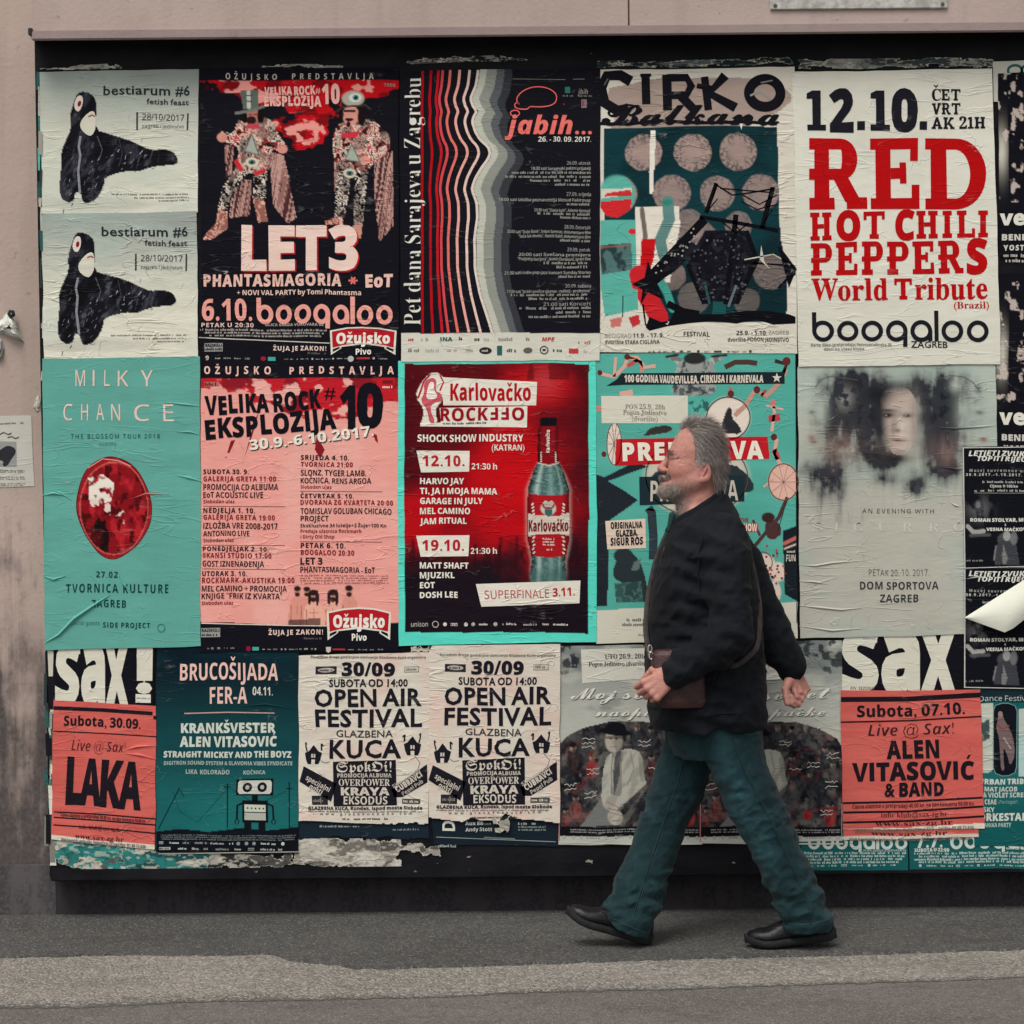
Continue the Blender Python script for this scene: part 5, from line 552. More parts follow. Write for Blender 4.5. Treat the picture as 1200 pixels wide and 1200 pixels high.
class Poster:
    def __init__(s, label, quad, depth, base, group="posters pasted on the board", name="poster", cat="poster", Y0=0.0, step=1.15):
        """quad: TL, TR, BR, BL in picture units; depth: how many sheets lie under this one"""
        s.quad = np.array(quad, float); s.Y = Y0 - .002 - depth * .0022
        s.c0 = Vector(at(*s.quad.mean(0), s.Y)); s.root = empty(name, s.c0, label, cat, group)
        s.parts = {}
        w = np.hypot(*(s.quad[1] - s.quad[0])); h = np.hypot(*(s.quad[3] - s.quad[0]))
        nx, ny = max(2, int(w / step)), max(2, int(h / step))
        u, v = np.meshgrid(np.linspace(0, 1, nx), np.linspace(0, 1, ny))
        q = s.quad
        X = (1 - v) * ((1 - u) * q[0, 0] + u * q[1, 0]) + v * ((1 - u) * q[3, 0] + u * q[2, 0])
        Y = (1 - v) * ((1 - u) * q[0, 1] + u * q[1, 1]) + v * ((1 - u) * q[3, 1] + u * q[2, 1])
        s.cv = Canvas(X, Y, base)

    def acc(s, part): return s.parts.setdefault(part, Acc())

    # ---- vector print
    def T(s, txt, x0, yb, x1, h, col, st='B', ang=0, sp=0.0, part='lettering', L=3, it=0.0, jit=0):
        xs = 0.0; items = []
        for ch in txt:
            V, Tn, adv, Z = glyph(st, ch)
            if len(V):
                if not items: xs = -V[:, 0].min()
                items.append((V + [xs, 0], Tn, Z)); end = xs + V[:, 0].max()
            xs += adv + sp
        if not items: return
        fx = (x1 - x0) / end if x1 is not None else h
        c, n = math.cos(R(ang)), math.sin(R(ang)); col = ink(col); a = s.acc(part); rnd = random.Random(txt)
        s.nT = getattr(s, 'nT', 0) + 1; a.g += 1
        L = L + .11 * (s.nT % 5)
        for k, (V, Tn, Z) in enumerate(items):
            jx = rnd.uniform(-jit, jit) * h if jit else 0
            lx = V[:, 0] * fx + V[:, 1] * h * it; ly = -V[:, 1] * h + jx
            a.add(np.stack([x0 + lx * c - ly * n, yb + lx * n + ly * c], 1), Tn, L + .05 * (k % 2) + Z, col)

    def poly(s, pts, col, L=1, part='printed_shape', sm=0):
        if isinstance(pts, str): pts = cv(0, 0, 1, pts)
        if sm: pts = smooth_loop(pts, sm)
        s.acc(part).g += 1
        s.acc(part).add(pts, [list(t) for t in tessellate_polygon([[Vector((x, y, 0)) for x, y in pts]])], L, ink(col))

    def rect(s, x0, y0, x1, y1, col, L=1, part='printed_shape', ang=0):
        c, n = math.cos(R(ang)), math.sin(R(ang)); w, h = x1 - x0, y1 - y0
        s.poly([(x0, y0), (x0 + w * c, y0 + w * n), (x0 + w * c - h * n, y0 + w * n + h * c), (x0 - h * n, y0 + h * c)], col, L, part)

    def line(s, pts, w, col, L=2, part='printed_line', closed=False):
        if isinstance(pts, str): pts = cv(0, 0, 1, pts)
        p = np.array(pts, float); n = len(p)
        if closed: p = np.vstack([p[-1:], p, p[:1]])
        else: p = np.vstack([2 * p[:1] - p[1:2], p, 2 * p[-1:] - p[-2:-1]])
        d = p[2:] - p[:-2]; d /= np.hypot(d[:, 0], d[:, 1])[:, None] + 1e-9; nn = np.stack([-d[:, 1], d[:, 0]], 1) * w / 2
        V = np.vstack([p[1:-1] + nn, p[1:-1] - nn]); Fc = [[i, (i + 1) % n, (i + 1) % n + n, i + n] for i in range(n if closed else n - 1)]
        s.acc(part).g += 1; s.acc(part).add(V, Fc, L, ink(col))

    def ell(s, x, y, rx, ry, col, L=1, part='printed_shape', n=28, rot=0):
        t = np.linspace(0, 2 * math.pi, n, endpoint=False); c, q = math.cos(R(rot)), math.sin(R(rot))
        s.poly([(x + rx * math.cos(a) * c - ry * math.sin(a) * q, y + rx * math.cos(a) * q + ry * math.sin(a) * c) for a in t], col, L, part)

    def ring(s, x, y, rx, ry, w, col, L=3, part='logo', a0=0, a1=360, n=32):
        full = a1 - a0 >= 360; t = np.radians(np.linspace(a0, a1, n, endpoint=not full))
        s.line([(x + rx * math.cos(a), y + ry * math.sin(a)) for a in t], w, col, L, part, closed=full)

    def fine(s, x0, y, x1, h, col, seed=0, L=2, ang=0, dens=.85, part='small_print'):
        """a line of print too small to read: word-long dashes of uneven height"""
        rnd = random.Random(seed * 977 + int(x0 * 7 + y)); x = x0; a = s.acc(part); a.g += 1; c = ink(col); t = math.tan(R(ang))
        while x < x1 - .6:
            n = rnd.randint(2, 9)
            for _ in range(n):
                w = h * rnd.uniform(.3, .52)
                if x + w > x1: break
                hh = h * rnd.choice((.7, .7, .75, 1.0)); yy = y + (x - x0) * t
                if rnd.random() < dens: a.add([(x, yy), (x + w, yy), (x + w, yy - hh), (x, yy - hh)], [[0, 1, 2, 3]], L, c)
                x += w + h * .14
            x += h * .35

    def crease(s, pts, w=2.2, h=.0035, part='crease'):
        """a fold that stands off the board: a low ridge in the sheet's own colour"""
        s.folds = getattr(s, 'folds', []); s.folds.append((pts, w, h, part))

    # ---- linking
    def _co(s, P, L):
        x, y = warp(P[:, 0], P[:, 1])
        co = at(x, y, s.Y)
        co[:, 1] -= L * STEP_L
        return co - np.array(s.c0)

    def done(s):
        X, Y = s.cv.X, s.cv.Y; ny, nx = X.shape
        co = s._co(np.stack([X.ravel(), Y.ravel()], 1), np.zeros(nx * ny))
        i = np.arange(nx * ny).reshape(ny, nx)
        Q = np.stack([i[:-1, :-1], i[1:, :-1], i[1:, 1:], i[:-1, 1:]], -1).reshape(-1, 4)
        k = s.cv.keep
        kq = (k[:-1, :-1] & k[1:, :-1] & k[1:, 1:] & k[:-1, 1:]).ravel()
        Q = Q[kq]
        if not k.all():
            us = np.unique(Q); re = np.full(nx * ny, -1); re[us] = np.arange(len(us)); Q = re[Q]; co = co[us]
            col = s.cv.c.reshape(-1, 3)[us]
        else: col = s.cv.c.reshape(-1, 3)
        link("paper_sheet", quads_mesh("paper_sheet", co, Q, col), PRINT, s.root)
        for pts, w, h, part in getattr(s, 'folds', []):
            p = np.array(pts, float); n = len(p); d = np.gradient(p, axis=0); d /= np.hypot(d[:, 0], d[:, 1])[:, None] + 1e-9
            nn = np.stack([-d[:, 1], d[:, 0]], 1); tt = np.sin(np.linspace(0.12, math.pi - .12, n))[:, None]
            P = np.vstack([p + nn * w * .9 * tt, p + nn * w * .1, p - nn * w * .6 * tt]); Lh = np.concatenate([np.zeros(n), h / STEP_L * tt[:, 0], np.zeros(n)])
            c = []
            for x, y in P:
                j = np.argmin((X - x) ** 2 + (Y - y) ** 2); c.append(s.cv.c.reshape(-1, 3)[j])
            Qf = [[r * n + k_, r * n + k_ + 1, (r + 1) * n + k_ + 1, (r + 1) * n + k_] for r in (0, 1) for k_ in range(n - 1)]
            link(part, quads_mesh(part, s._co(P, Lh + 1.5), Qf, np.array(c)), PRINT, s.root)
        for part, a in s.parts.items():
            for ks in a.clusters():
                off = np.concatenate([[0], np.cumsum([len(q) for q in a.P])]); fo = np.concatenate([[0], np.cumsum(a.FN)])
                P = np.vstack([a.P[k] for k in ks]); Lv = np.concatenate([a.L[k] for k in ks]); C_ = np.vstack([a.C[k] for k in ks]); F_ = []; b = 0
                for k in ks:
                    F_ += [[v - off[k] + b for v in f] for f in a.F[fo[k]:fo[k + 1]]]; b += len(a.P[k])
                tot = np.array([len(f) for f in F_])
                me = np_mesh(part, s._co(P, Lv), [v for f in F_ for v in f], np.concatenate([[0], np.cumsum(tot)[:-1]]), tot, C_)
                link(part, me, PRINT, s.root)
        return s.root


def boogaloo(p, x0, x1, ytop, ybase, col, w, L=3, q=1.0, part='logo'):
    """the round club wordmark: eight letters of rings and stems"""
    n = 7.3; d = (x1 - x0) / n; r = d * .46 - w * .1; ry = (ybase - ytop) * .31; y = ybase - ry
    cx = [x0 + d * (.5 + k) for k in (0, 1, 2, 3, 4)]
    l = x0 + d * 5.12; cx += [l + d * .65, l + d * 1.68]
    for k, c in enumerate(cx): p.ring(c, y, r - w / 2, ry, w, col, L + .2 * (k % 2), part)
    st = lambda x, a, b: p.rect(x - w / 2, a, x + w / 2, b, col, L + .5, part)
    st(cx[0] - r + w / 2, ytop, y); st(cx[3] + r - w / 2, y, ybase + ry * .85 * q); st(cx[4] + r - w / 2, y, ybase + w * .3); st(l, ytop - w * .3, ybase + w * .4)


class View:
    """the same poster, addressed in the units of an enlargement"""
    def __init__(s, p, ox, oy, k): s.p, s.o, s.k = p, (ox, oy), k

    def x(s, v): return s.o[0] + v / s.k
    def y(s, v): return s.o[1] + v / s.k
    def q(s, txt): return cv(s.o[0], s.o[1], s.k, txt)
    def t(s, txt, x0, yb, x1, yt, col, st='B', **kw): s.p.T(txt, s.x(x0), s.y(yb), s.x(x1), (yb - yt) / s.k, col, st, **kw)
    def rect(s, x0, y0, x1, y1, col, L=1, **kw): s.p.rect(s.x(x0), s.y(y0), s.x(x1), s.y(y1), col, L, **kw)
    def poly(s, txt, col, L=1, **kw): s.p.poly(s.q(txt), col, L, **kw)
    def line(s, txt, w, col, L=2, **kw): s.p.line(s.q(txt), w / s.k, col, L, **kw)
    def ell(s, x, y, rx, ry, col, L=1, **kw): s.p.ell(s.x(x), s.y(y), rx / s.k, ry / s.k, col, L, **kw)
    def ring(s, x, y, rx, ry, w, col, L=3, **kw): s.p.ring(s.x(x), s.y(y), rx / s.k, ry / s.k, w / s.k, col, L, **kw)
    def fine(s, x0, y, x1, h, col, seed=0, **kw): s.p.fine(s.x(x0), s.y(y), s.x(x1), h / s.k, col, seed, **kw)
    def cp(s, txt, col, a=1.0, sm=0): s.p.cv.poly(s.q(txt), col, a, sm)
    def ce(s, x, y, rx, ry, col, a=1.0, soft=.12, rot=0): s.p.cv.ell(s.x(x), s.y(y), rx / s.k, ry / s.k, col, a, soft, rot)
    def cl(s, txt, w, col, a=1.0): s.p.cv.line(s.q(txt), w / s.k, col, a)
    def cpat(s, txt, cols, sc, seed, sm=0): s.p.cv.pattern(s.p.cv.inp(s.q(txt), sm), cols, sc, seed)
# ------------------------------------------------------------------ ground
def asphalt_mat(name, base, stone, stone_amt, vscale, bd, under=None):
    m, nt, b = new_mat(name)
    p = N(nt, "ShaderNodeNewGeometry").outputs["Position"]
    vo = N(nt, "ShaderNodeTexVoronoi", i_Scale=vscale); nt.links.new(p, vo.inputs["Vector"])
    sep = N(nt, "ShaderNodeSeparateColor"); nt.links.new(vo.outputs["Color"], sep.inputs[0])
    big = noise_n(nt, mapping(nt, p, (.7, 1.6, 1)), 1.6, 5, .6); mid = noise_n(nt, p, 24, 4, .7); fine_ = noise_n(nt, p, 260, 2)
    dark = tuple(c * .55 for c in base); lite = tuple(c * 1.35 for c in base)
    c = mixc(nt, ramp(nt, big, .3, .7), tuple(c * .82 for c in base), tuple(c * 1.12 for c in base))
    c = mixc(nt, math_n(nt, 'MULTIPLY', ramp(nt, mid, .45, .75), .45), c, dark)
    c = mixc(nt, math_n(nt, 'MULTIPLY', ramp(nt, sep.outputs[0], 1 - stone_amt, 1 - stone_amt * .55), .62), c, stone)
    c = mixc(nt, math_n(nt, 'MULTIPLY', ramp(nt, sep.outputs[1], .72, .9), .65), c, tuple(x * .45 for x in base))
    c = mixc(nt, math_n(nt, 'MULTIPLY', ramp(nt, fine_, .55, .75), .3), c, lite)
    patch = noise_n(nt, mapping(nt, p, (1.5, 5, 1)), 1.7, 5, .7, .5); scuff = noise_n(nt, mapping(nt, p, (2.5, 22, 1)), 1.3, 4, .6)
    c = mixc(nt, math_n(nt, 'MULTIPLY', ramp(nt, patch, .52, .68), .38), c, tuple(x * .55 for x in base))
    c = mixc(nt, math_n(nt, 'MULTIPLY', ramp(nt, scuff, .60, .74), .30), c, lite)
    cr = noise_n(nt, mapping(nt, p, (2.2, 3.4, 1)), 1.1, 4, .55, .8)
    crack = math_n(nt, 'SUBTRACT', 1.0, ramp(nt, math_n(nt, 'ABSOLUTE', math_n(nt, 'SUBTRACT', cr, .57)), 0.0, .005))
    c = mixc(nt, math_n(nt, 'MULTIPLY', crack, .55), c, tuple(x * .30 for x in base))
    spots = noise_n(nt, p, 17, 2, .5)
    c = mixc(nt, math_n(nt, 'MULTIPLY', ramp(nt, spots, .73, .77), .45), c, tuple(x * .40 for x in base))
    if under:
        e = N(nt, "ShaderNodeAttribute", attribute_name="edge")
        k = ramp(nt, math_n(nt, 'ADD', e.outputs["Fac"], math_n(nt, 'MULTIPLY', math_n(nt, 'SUBTRACT', sep.outputs[2], .5), .9)), .35, .6)
        c = mixc(nt, k, under, c)
    nt.links.new(c, b.inputs["Base Color"])
    b.inputs["Roughness"].default_value = .85; b.inputs["Specular IOR Level"].default_value = .2
    h = math_n(nt, 'ADD', math_n(nt, 'MULTIPLY', math_n(nt, 'SUBTRACT', .6, vo.outputs["Distance"]), 1.0), math_n(nt, 'MULTIPLY', mid, 1.2))
    bump(nt, b, h, bd)
    return m


ASPH_UP = asphalt_mat("worn_asphalt", (.090, .088, .083), (.21, .20, .185), .22, 150, .004)
ASPH_LO = asphalt_mat("smooth_asphalt", (.150, .136, .122), (.27, .25, .225), .25, 190, .003)
GRAVEL = asphalt_mat("chip_gravel", (.262, .240, .208), (.48, .44, .385), .42, 125, .007, (.118, .112, .104))

WALL_Y = .12
TOP = [(-700, 1128), (-300, 1124), (0, 1122), (80, 1120.5), (150, 1119), (240, 1119.5), (320, 1118), (330, 1122), (345, 1127), (380, 1130), (420, 1135), (450, 1136), (520, 1133), (600, 1131), (700, 1127), (800, 1124), (900, 1121.5), (1000, 1119), (1100, 1116), (1200, 1112.5), (1500, 1104), (1900, 1094)]
BOT = [(-700, 1196), (-300, 1188), (0, 1180), (100, 1179), (200, 1174), (300, 1171), (420, 1169), (520, 1167), (600, 1162), (700, 1160), (800, 1157.5), (1000, 1151), (1100, 1148), (1200, 1144), (1500, 1133), (1900, 1120)]


def ragged(line, amp, seed):
    xs = np.linspace(line[0][0], line[-1][0], 650); ys = np.interp(xs, [a for a, _ in line], [b for _, b in line])
    ys = ys + amp * (fbm(xs / 11, xs * 0 + seed, seed, 4) - .5) * 2
    return [ground_at(x, y) for x, y in zip(xs, ys)]


def strip_mesh(name, up, lo, z):
    n = len(up); V = [(a[0], a[1], z) for a in up] + [(a[0], a[1], z) for a in lo]
    return py_mesh(name, V, [(i, i + n, i + n + 1, i + 1) for i in range(n - 1)])


top_g, bot_g = ragged(TOP, 1.3, 3), ragged(BOT, 1.4, 9)
g = link("ground", py_mesh("ground", [(-60, -60, -.003), (60, -60, -.003), (60, 60, -.003), (-60, 60, -.003)], [(0, 1, 2, 3)]), ASPH_LO); tag(g, kind='structure')
wide_up = [np.array((a[0], WALL_Y + .02, 0)) for a in top_g]
# lip of the upper asphalt: its ragged edge stands a little above the chip strip
n = len(top_g)
V = [(*a[:2], .004) for a in wide_up] + [(a[0], a[1], .004) for a in top_g] + [(a[0], a[1] - .004, -.004) for a in top_g]
pv = link("pavement", py_mesh("pavement", V, [(r * n + i, (r + 1) * n + i, (r + 1) * n + i + 1, r * n + i + 1) for r in (0, 1) for i in range(n - 1)]), ASPH_UP); tag(pv, kind='structure')
tg = np.array([a + np.array((0, .02, 0)) for a in top_g]); bg_ = np.array(bot_g) - np.array((0, .012, 0)); n = len(tg); rows = []; ed = []
for t, e in ((0, 1), (.25, 1), (.80, 1), (.93, .55), (1, 0)): rows.append(tg * (1 - t) + bg_ * t); ed += [e] * n
V = np.vstack(rows); V[:, 2] = -.0016
me = quads_mesh("gravel_path", V, [(r * n + i, (r + 1) * n + i, (r + 1) * n + i + 1, r * n + i + 1) for r in range(4) for i in range(n - 1)])
at2 = me.attributes.new("edge", 'FLOAT', 'POINT'); at2.data.foreach_set("value", np.array(ed, np.float32))
gs = link("gravel_path", me, GRAVEL); tag(gs, kind='structure')

# ------------------------------------------------------------------ wall


def wall_mat(name, base, grime=(.036, .032, .033), z0=.15, z1=1.0, amt=.9, blotch=.25):
    m, nt, b = new_mat(name)
    p = N(nt, "ShaderNodeNewGeometry").outputs["Position"]
    sx = N(nt, "ShaderNodeSeparateXYZ"); nt.links.new(p, sx.inputs[0])
    big = noise_n(nt, p, 2.2, 5, .6); streak = noise_n(nt, mapping(nt, p, (16, 16, .9)), 1.0, 4, .6); fine_ = noise_n(nt, p, 70, 4); blot = noise_n(nt, mapping(nt, p, (9, 9, 5)), 1.0, 5, .65)
    c = mixc(nt, ramp(nt, big, .35, .7), tuple(x * .93 for x in base), tuple(x * 1.05 for x in base))
    c = mixc(nt, math_n(nt, 'MULTIPLY', ramp(nt, streak, .45, .8), .28), c, tuple(x * .66 for x in base))
    c = mixc(nt, math_n(nt, 'MULTIPLY', ramp(nt, blot, .58, .72), blotch), c, tuple(x * .6 for x in base))
    spk = noise_n(nt, p, 28, 3, .6)
    c = mixc(nt, math_n(nt, 'MULTIPLY', ramp(nt, spk, .68, .74), .5), c, tuple(x * .45 for x in base))
    # soot and splashed street dirt: a ragged tide mark along the foot of the wall
    lv = math_n(nt, 'ADD', sx.outputs[2], math_n(nt, 'MULTIPLY', math_n(nt, 'ADD', math_n(nt, 'SUBTRACT', streak, .5), math_n(nt, 'MULTIPLY', math_n(nt, 'SUBTRACT', blot, .5), 1.1)), 1.9))
    g_ = math_n(nt, 'MULTIPLY', math_n(nt, 'SUBTRACT', 1.0, ramp(nt, lv, z0, z1)), amt)
    c = mixc(nt, g_, c, mixc(nt, ramp(nt, fine_, .4, .65), grime, tuple(x * 1.9 for x in grime)))
    nt.links.new(c, b.inputs["Base Color"]); b.inputs["Roughness"].default_value = .8; b.inputs["Specular IOR Level"].default_value = .2
    bump(nt, b, math_n(nt, 'ADD', math_n(nt, 'MULTIPLY', fine_, .6), blot), .003, .8)
    return m


STUCCO = wall_mat("pink_render", tuple(ink('a8968c')), z0=.34, z1=1.45)
FASC = wall_mat("beige_sheet", tuple(ink('a3928a')), amt=0, blotch=.12)
LIP = wall_mat("beige_flashing", tuple(ink('8b7b78')), amt=0, blotch=.5)
PLINTH = wall_mat("dark_plinth", (.038, .033, .036), grime=(.018, .016, .018), z0=.0, z1=.35, amt=.8, blotch=.6)  # near-black plinth tone, used only from the board's left end rightwards


def black_board_mat():
    m, nt, b = new_mat("black_painted_board")
    p = N(nt, "ShaderNodeNewGeometry").outputs["Position"]
    big = noise_n(nt, mapping(nt, p, (3, 3, 6)), 1.5, 5, .6); fl = noise_n(nt, mapping(nt, p, (30, 30, 44)), 1.0, 5, .65); sc = noise_n(nt, mapping(nt, p, (5, 5, 90)), 1.0, 3, .6)
    c = mixc(nt, ramp(nt, big, .3, .7), (.005, .005, .007), (.013, .012, .014))
    c = mixc(nt, math_n(nt, 'MULTIPLY', ramp(nt, fl, .68, .73), .55), c, (.30, .29, .26))
    c = mixc(nt, math_n(nt, 'MULTIPLY', ramp(nt, sc, .64, .85), .22), c, (.05, .046, .045))
    nt.links.new(c, b.inputs["Base Color"]); b.inputs["Roughness"].default_value = .6; b.inputs["Specular IOR Level"].default_value = .10
    bump(nt, b, fl, .002)
    return m


BOARD = black_board_mat()

building = empty("building", (0, 0, 0), "pinkish beige rendered building front with a sheet-clad band over the poster board", "building")
link("wall", box_mesh("wall", -9, 9, WALL_Y, WALL_Y + .4, -.05, 7.0), STUCCO, building)
zb = float(at(30, 1013, WALL_Y)[2])
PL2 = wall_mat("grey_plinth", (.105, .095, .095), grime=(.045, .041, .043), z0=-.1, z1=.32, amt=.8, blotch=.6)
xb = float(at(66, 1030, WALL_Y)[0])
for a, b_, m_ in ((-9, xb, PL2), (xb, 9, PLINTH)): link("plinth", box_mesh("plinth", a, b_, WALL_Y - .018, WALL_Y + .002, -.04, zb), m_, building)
FY = -.10
zf = float(at(600, 37, FY)[2]); xl = float(at(38, 20, FY)[0]); xs = float(at(737, 15, FY)[0])
for a, b_ in ((xl, xs - .0022), (xs + .0022, 2.75)):
    link("fascia_panel", box_mesh("fascia_panel", a, b_, FY, WALL_Y - .001, zf + .012, zf + .62, .003), FASC, building)
link("flashing", box_mesh("flashing", xl - .004, 2.76, FY - .012, FY + .012, zf - .016, zf + .016, .004), LIP, building)
link("soffit", box_mesh("soffit", xl + .002, 2.75, FY + .012, WALL_Y - .001, zf + .001, zf + .011), LIP, building)
ch = smooth_corner = at(35, 37, FY - .01)
link("corner_chip", box_mesh("corner_chip", ch[0] - .006, ch[0] + .008, FY - .014, WALL_Y - .001, ch[2] - .012, ch[2] + .012, .002), simple_mat("dark_chip", (.03, .025, .024)), building)  # small dark block for the chipped notch at the fascia corner
link("upper_wall_band", box_mesh("upper_wall_band", xl, 2.75, FY + .004, WALL_Y - .001, zf + .623, zf + .70, .006), FASC, building)

# the board the posters are pasted on: a shallow black box hung on the wall
board = empty("poster_board", (0, WALL_Y, at(600, 1020)[2]), "long shallow black board on the wall that carries the posters", "board")
b0 = np.array(board.location)
tl, bl_ = at(40, 30), at(58, 1014)  # black margin past the posters stands in for shadow along the left edge
zt, zbm = float(at(600, 10)[2]), float(at(600, 1024)[2])
V = [];
for y in (0.0, WALL_Y - .02):
    V += [(bl_[0], y, zbm), (2.62, y, zbm - .002), (2.62, y, zt), (tl[0], y, zt)]
me = py_mesh("panel", np.array(V) - b0, [(0, 1, 2, 3), (7, 6, 5, 4), (0, 4, 5, 1), (1, 5, 6, 2), (2, 6, 7, 3), (3, 7, 4, 0)])
link("panel", me, BOARD, board)
link("bottom_rail", box_mesh("bottom_rail", bl_[0] + .004 - b0[0], 2.615, -.006 - b0[1], .03 - b0[1], zbm - .012 - b0[2], zbm + .035 - b0[2], .004), BOARD, board)
# edges of many layers of old paper along the left end
rnd = random.Random(12)
acc = Acc(); yy_ = 84.0
while yy_ < 1000:
    h_ = rnd.uniform(6, 40); x_ = 41 + (yy_ - 84) / 960 * 17
    if rnd.random() < .8:
        w_ = rnd.uniform(1.2, 4.5); o_ = rnd.uniform(1.5, 5.5)
        acc.add([(x_ + o_, yy_), (x_ + o_ + w_, yy_ + 1), (x_ + o_ + w_ + rnd.uniform(-1, 1), yy_ + h_), (x_ + o_ + rnd.uniform(-1, 1), yy_ + h_ - 1)], [[0, 1, 2, 3]], rnd.uniform(6, 14), ink(rnd.choice(('3b6f68', 'a8a598', '2f3a3a', '55a394', '8f8c82', 'c0bdb0', '2a5552'))))
    if yy_ > 760:
        for _ in range(2):
            o_ = rnd.uniform(-4, 5); w_ = rnd.uniform(2, 8); y2 = yy_ + rnd.uniform(-8, 8)
            acc.add([(x_ + o_, y2), (x_ + o_ + w_, y2 + 1), (x_ + o_ + w_ + rnd.uniform(-2, 2), y2 + h_), (x_ + o_ + rnd.uniform(-2, 2), y2 + h_)], [[0, 1, 2, 3]], rnd.uniform(4, 16), ink(rnd.choice(('3b6f68', 'b5b2a5', '2f3a3a', 'c5c2b5', '2a5552', '1b1b20', '77756c'))))
    yy_ += h_ * rnd.uniform(.5, 1.1)
P = np.vstack(acc.P); co = at(P[:, 0], P[:, 1]); co[:, 1] -= np.concatenate(acc.L) * .0006
tot = [len(f) for f in acc.F]
link("paper_edges", np_mesh("paper_edges", co - b0, [j for f in acc.F for j in f], np.concatenate([[0], np.cumsum(tot)[:-1]]), tot, np.vstack(acc.C)), PRINT, board)

# pale plate screwed to the fascia, cut by the top of the picture
pa, pb = at(902, 12, FY), at(1110, 11, FY)
sp = empty("sign_plate", ((pa[0] + pb[0]) / 2, FY, pa[2] + .16), "pale metal plate screwed to the band above the red-lettered poster", "sign")
s0 = np.array(sp.location)
link("plate", box_mesh("plate", pa[0] - s0[0], pb[0] - s0[0], -.010, -.001, pa[2] - s0[2], pa[2] + .32 - s0[2], .003), simple_mat("pale_metal_plate", tuple(ink('a09d96')), .5), sp)
for x, z in ((.018, .014), (-.018, .014), (.018, .306), (-.018, .306)):
    xx = (pa[0] if x > 0 else pb[0]) + x - s0[0]
    link("screw", box_mesh("screw", xx - .006, xx + .006, -.014, -.009, pa[2] + z - .006 - s0[2], pa[2] + z + .006 - s0[2], .002), simple_mat("screw_steel", (.12, .11, .10), .4, metal=.6), sp)
# ------------------------------------------------------------------ the posters, sheet by sheet
BK, PAPER, CREAM, RED, PINK, TEAL = '16161c', 'cbc9bb', 'd9bcae', 'b5121c', 'e0978c', '55a394'


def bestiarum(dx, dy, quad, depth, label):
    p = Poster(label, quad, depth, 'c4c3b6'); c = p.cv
    y0 = quad[0][1]
    n = c.nz(60, 30, 3)
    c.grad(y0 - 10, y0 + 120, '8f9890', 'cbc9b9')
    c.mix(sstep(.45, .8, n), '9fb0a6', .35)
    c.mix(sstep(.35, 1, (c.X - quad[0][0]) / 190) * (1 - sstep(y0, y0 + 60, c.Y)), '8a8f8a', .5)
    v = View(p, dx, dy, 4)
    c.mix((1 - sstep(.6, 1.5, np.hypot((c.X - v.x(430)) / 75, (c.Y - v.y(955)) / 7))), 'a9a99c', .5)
    seal = "380,428 420,435 450,465 452,520 445,610 520,630 600,650 660,680 715,705 760,695 810,705 835,740 830,770 760,775 700,785 650,805 590,800 490,830 490,870 455,935 400,958 383,930 380,905 355,900 350,940 320,952 285,930 275,880 285,800 283,720 310,650 330,610 325,540 345,480 360,440"
    m = c.inp(v.q(seal), 1); c.mix(m, '17171d')
    fo = fbm(c.X / 9 + c.Y / 15, c.Y / 26 - c.X / 40, 61, 4); c.mix(m * sstep(.55, .72, fo), '33343b', .8); c.mix(m * sstep(.62, .70, fbm(c.X / 4 + c.Y / 9, c.Y / 9, 63, 3)) * sstep(.50, .64, fo), '5d5f66', .5)
    c.mix(m * sstep(.42, .30, fo), '0c0c11', .8)
    v.poly("372,446 386,452 388,485 372,524 352,518 345,490 358,455", 'cdbfb6', 2, sm=1, part='picture')
    v.ell(371, 486, 8, 14, '7a1f22', 2.4, part='picture', rot=15)
    v.poly("395,545 430,518 447,530 450,600 430,640 405,635 378,610 372,580", 'c3c0b0', 2, sm=1, part='picture')
    v.line("415,548 432,540 445,548", 8, '94504c', 2.5, part='picture')
    v.line("375,640 366,690 374,730 366,800 372,860 376,905", 11, '7d7f82', 2, part='picture')
    rnd = random.Random(4)
    for _ in range(60):
        x = rnd.choice((rnd.gauss(325, 25), rnd.gauss(430, 22), rnd.gauss(600, 55))); y = rnd.gauss(830, 60) if x < 480 else rnd.gauss(745, 25)
        if x < 480 and not 290 < x < 475: continue
        v.line("%d,%d %d,%d" % (x, y, x + rnd.uniform(3, 14), y - rnd.uniform(4, 22)), rnd.uniform(2, 5), rnd.choice(('8d9095', '5a5c62', '44464c')), 2, part='picture')
    v.line("455,640 480,700 470,740", 5, '4a4b50', 2, part='picture'); v.line("560,650 575,720 560,780", 4, '393a40', 2, part='picture')
    v.line("640,690 655,740 640,790", 4, '35363c', 2, part='picture'); v.line("715,705 705,740 690,780", 5, '3f4046', 2, part='picture')
    v.t("bestiarum", 485, 446, 796, 402, '2a2b2e', 'g'); v.t("#6", 820, 445, 888, 402, '2a2b2e', 'g')
    v.t("fetish feast", 686, 490, 885, 464, '35363a', 'g')
    v.t("28/10/2017", 666, 563, 862, 534, '3a3b3e', 'R', part='date_line'); v.rect(640, 528, 648, 608, '3a3b3e'); v.rect(876, 528, 884, 608, '3a3b3e')
    v.t("zagreb / jedinstvo", 666, 598, 862, 582, '4a4b4e', 'R')
    for i, (a, b, y) in enumerate(((525, 885, 913), (630, 885, 929), (745, 885, 943))): v.fine(a, y, b, 8, '6c6c66', i)
    return p


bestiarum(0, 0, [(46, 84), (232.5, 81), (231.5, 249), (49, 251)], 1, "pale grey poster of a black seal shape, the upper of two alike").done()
bestiarum(-2, 165.3, [(49, 251), (230, 247.5), (232.5, 418), (51, 421)], 2, "pale grey poster of a black seal shape, the lower of two alike").done()


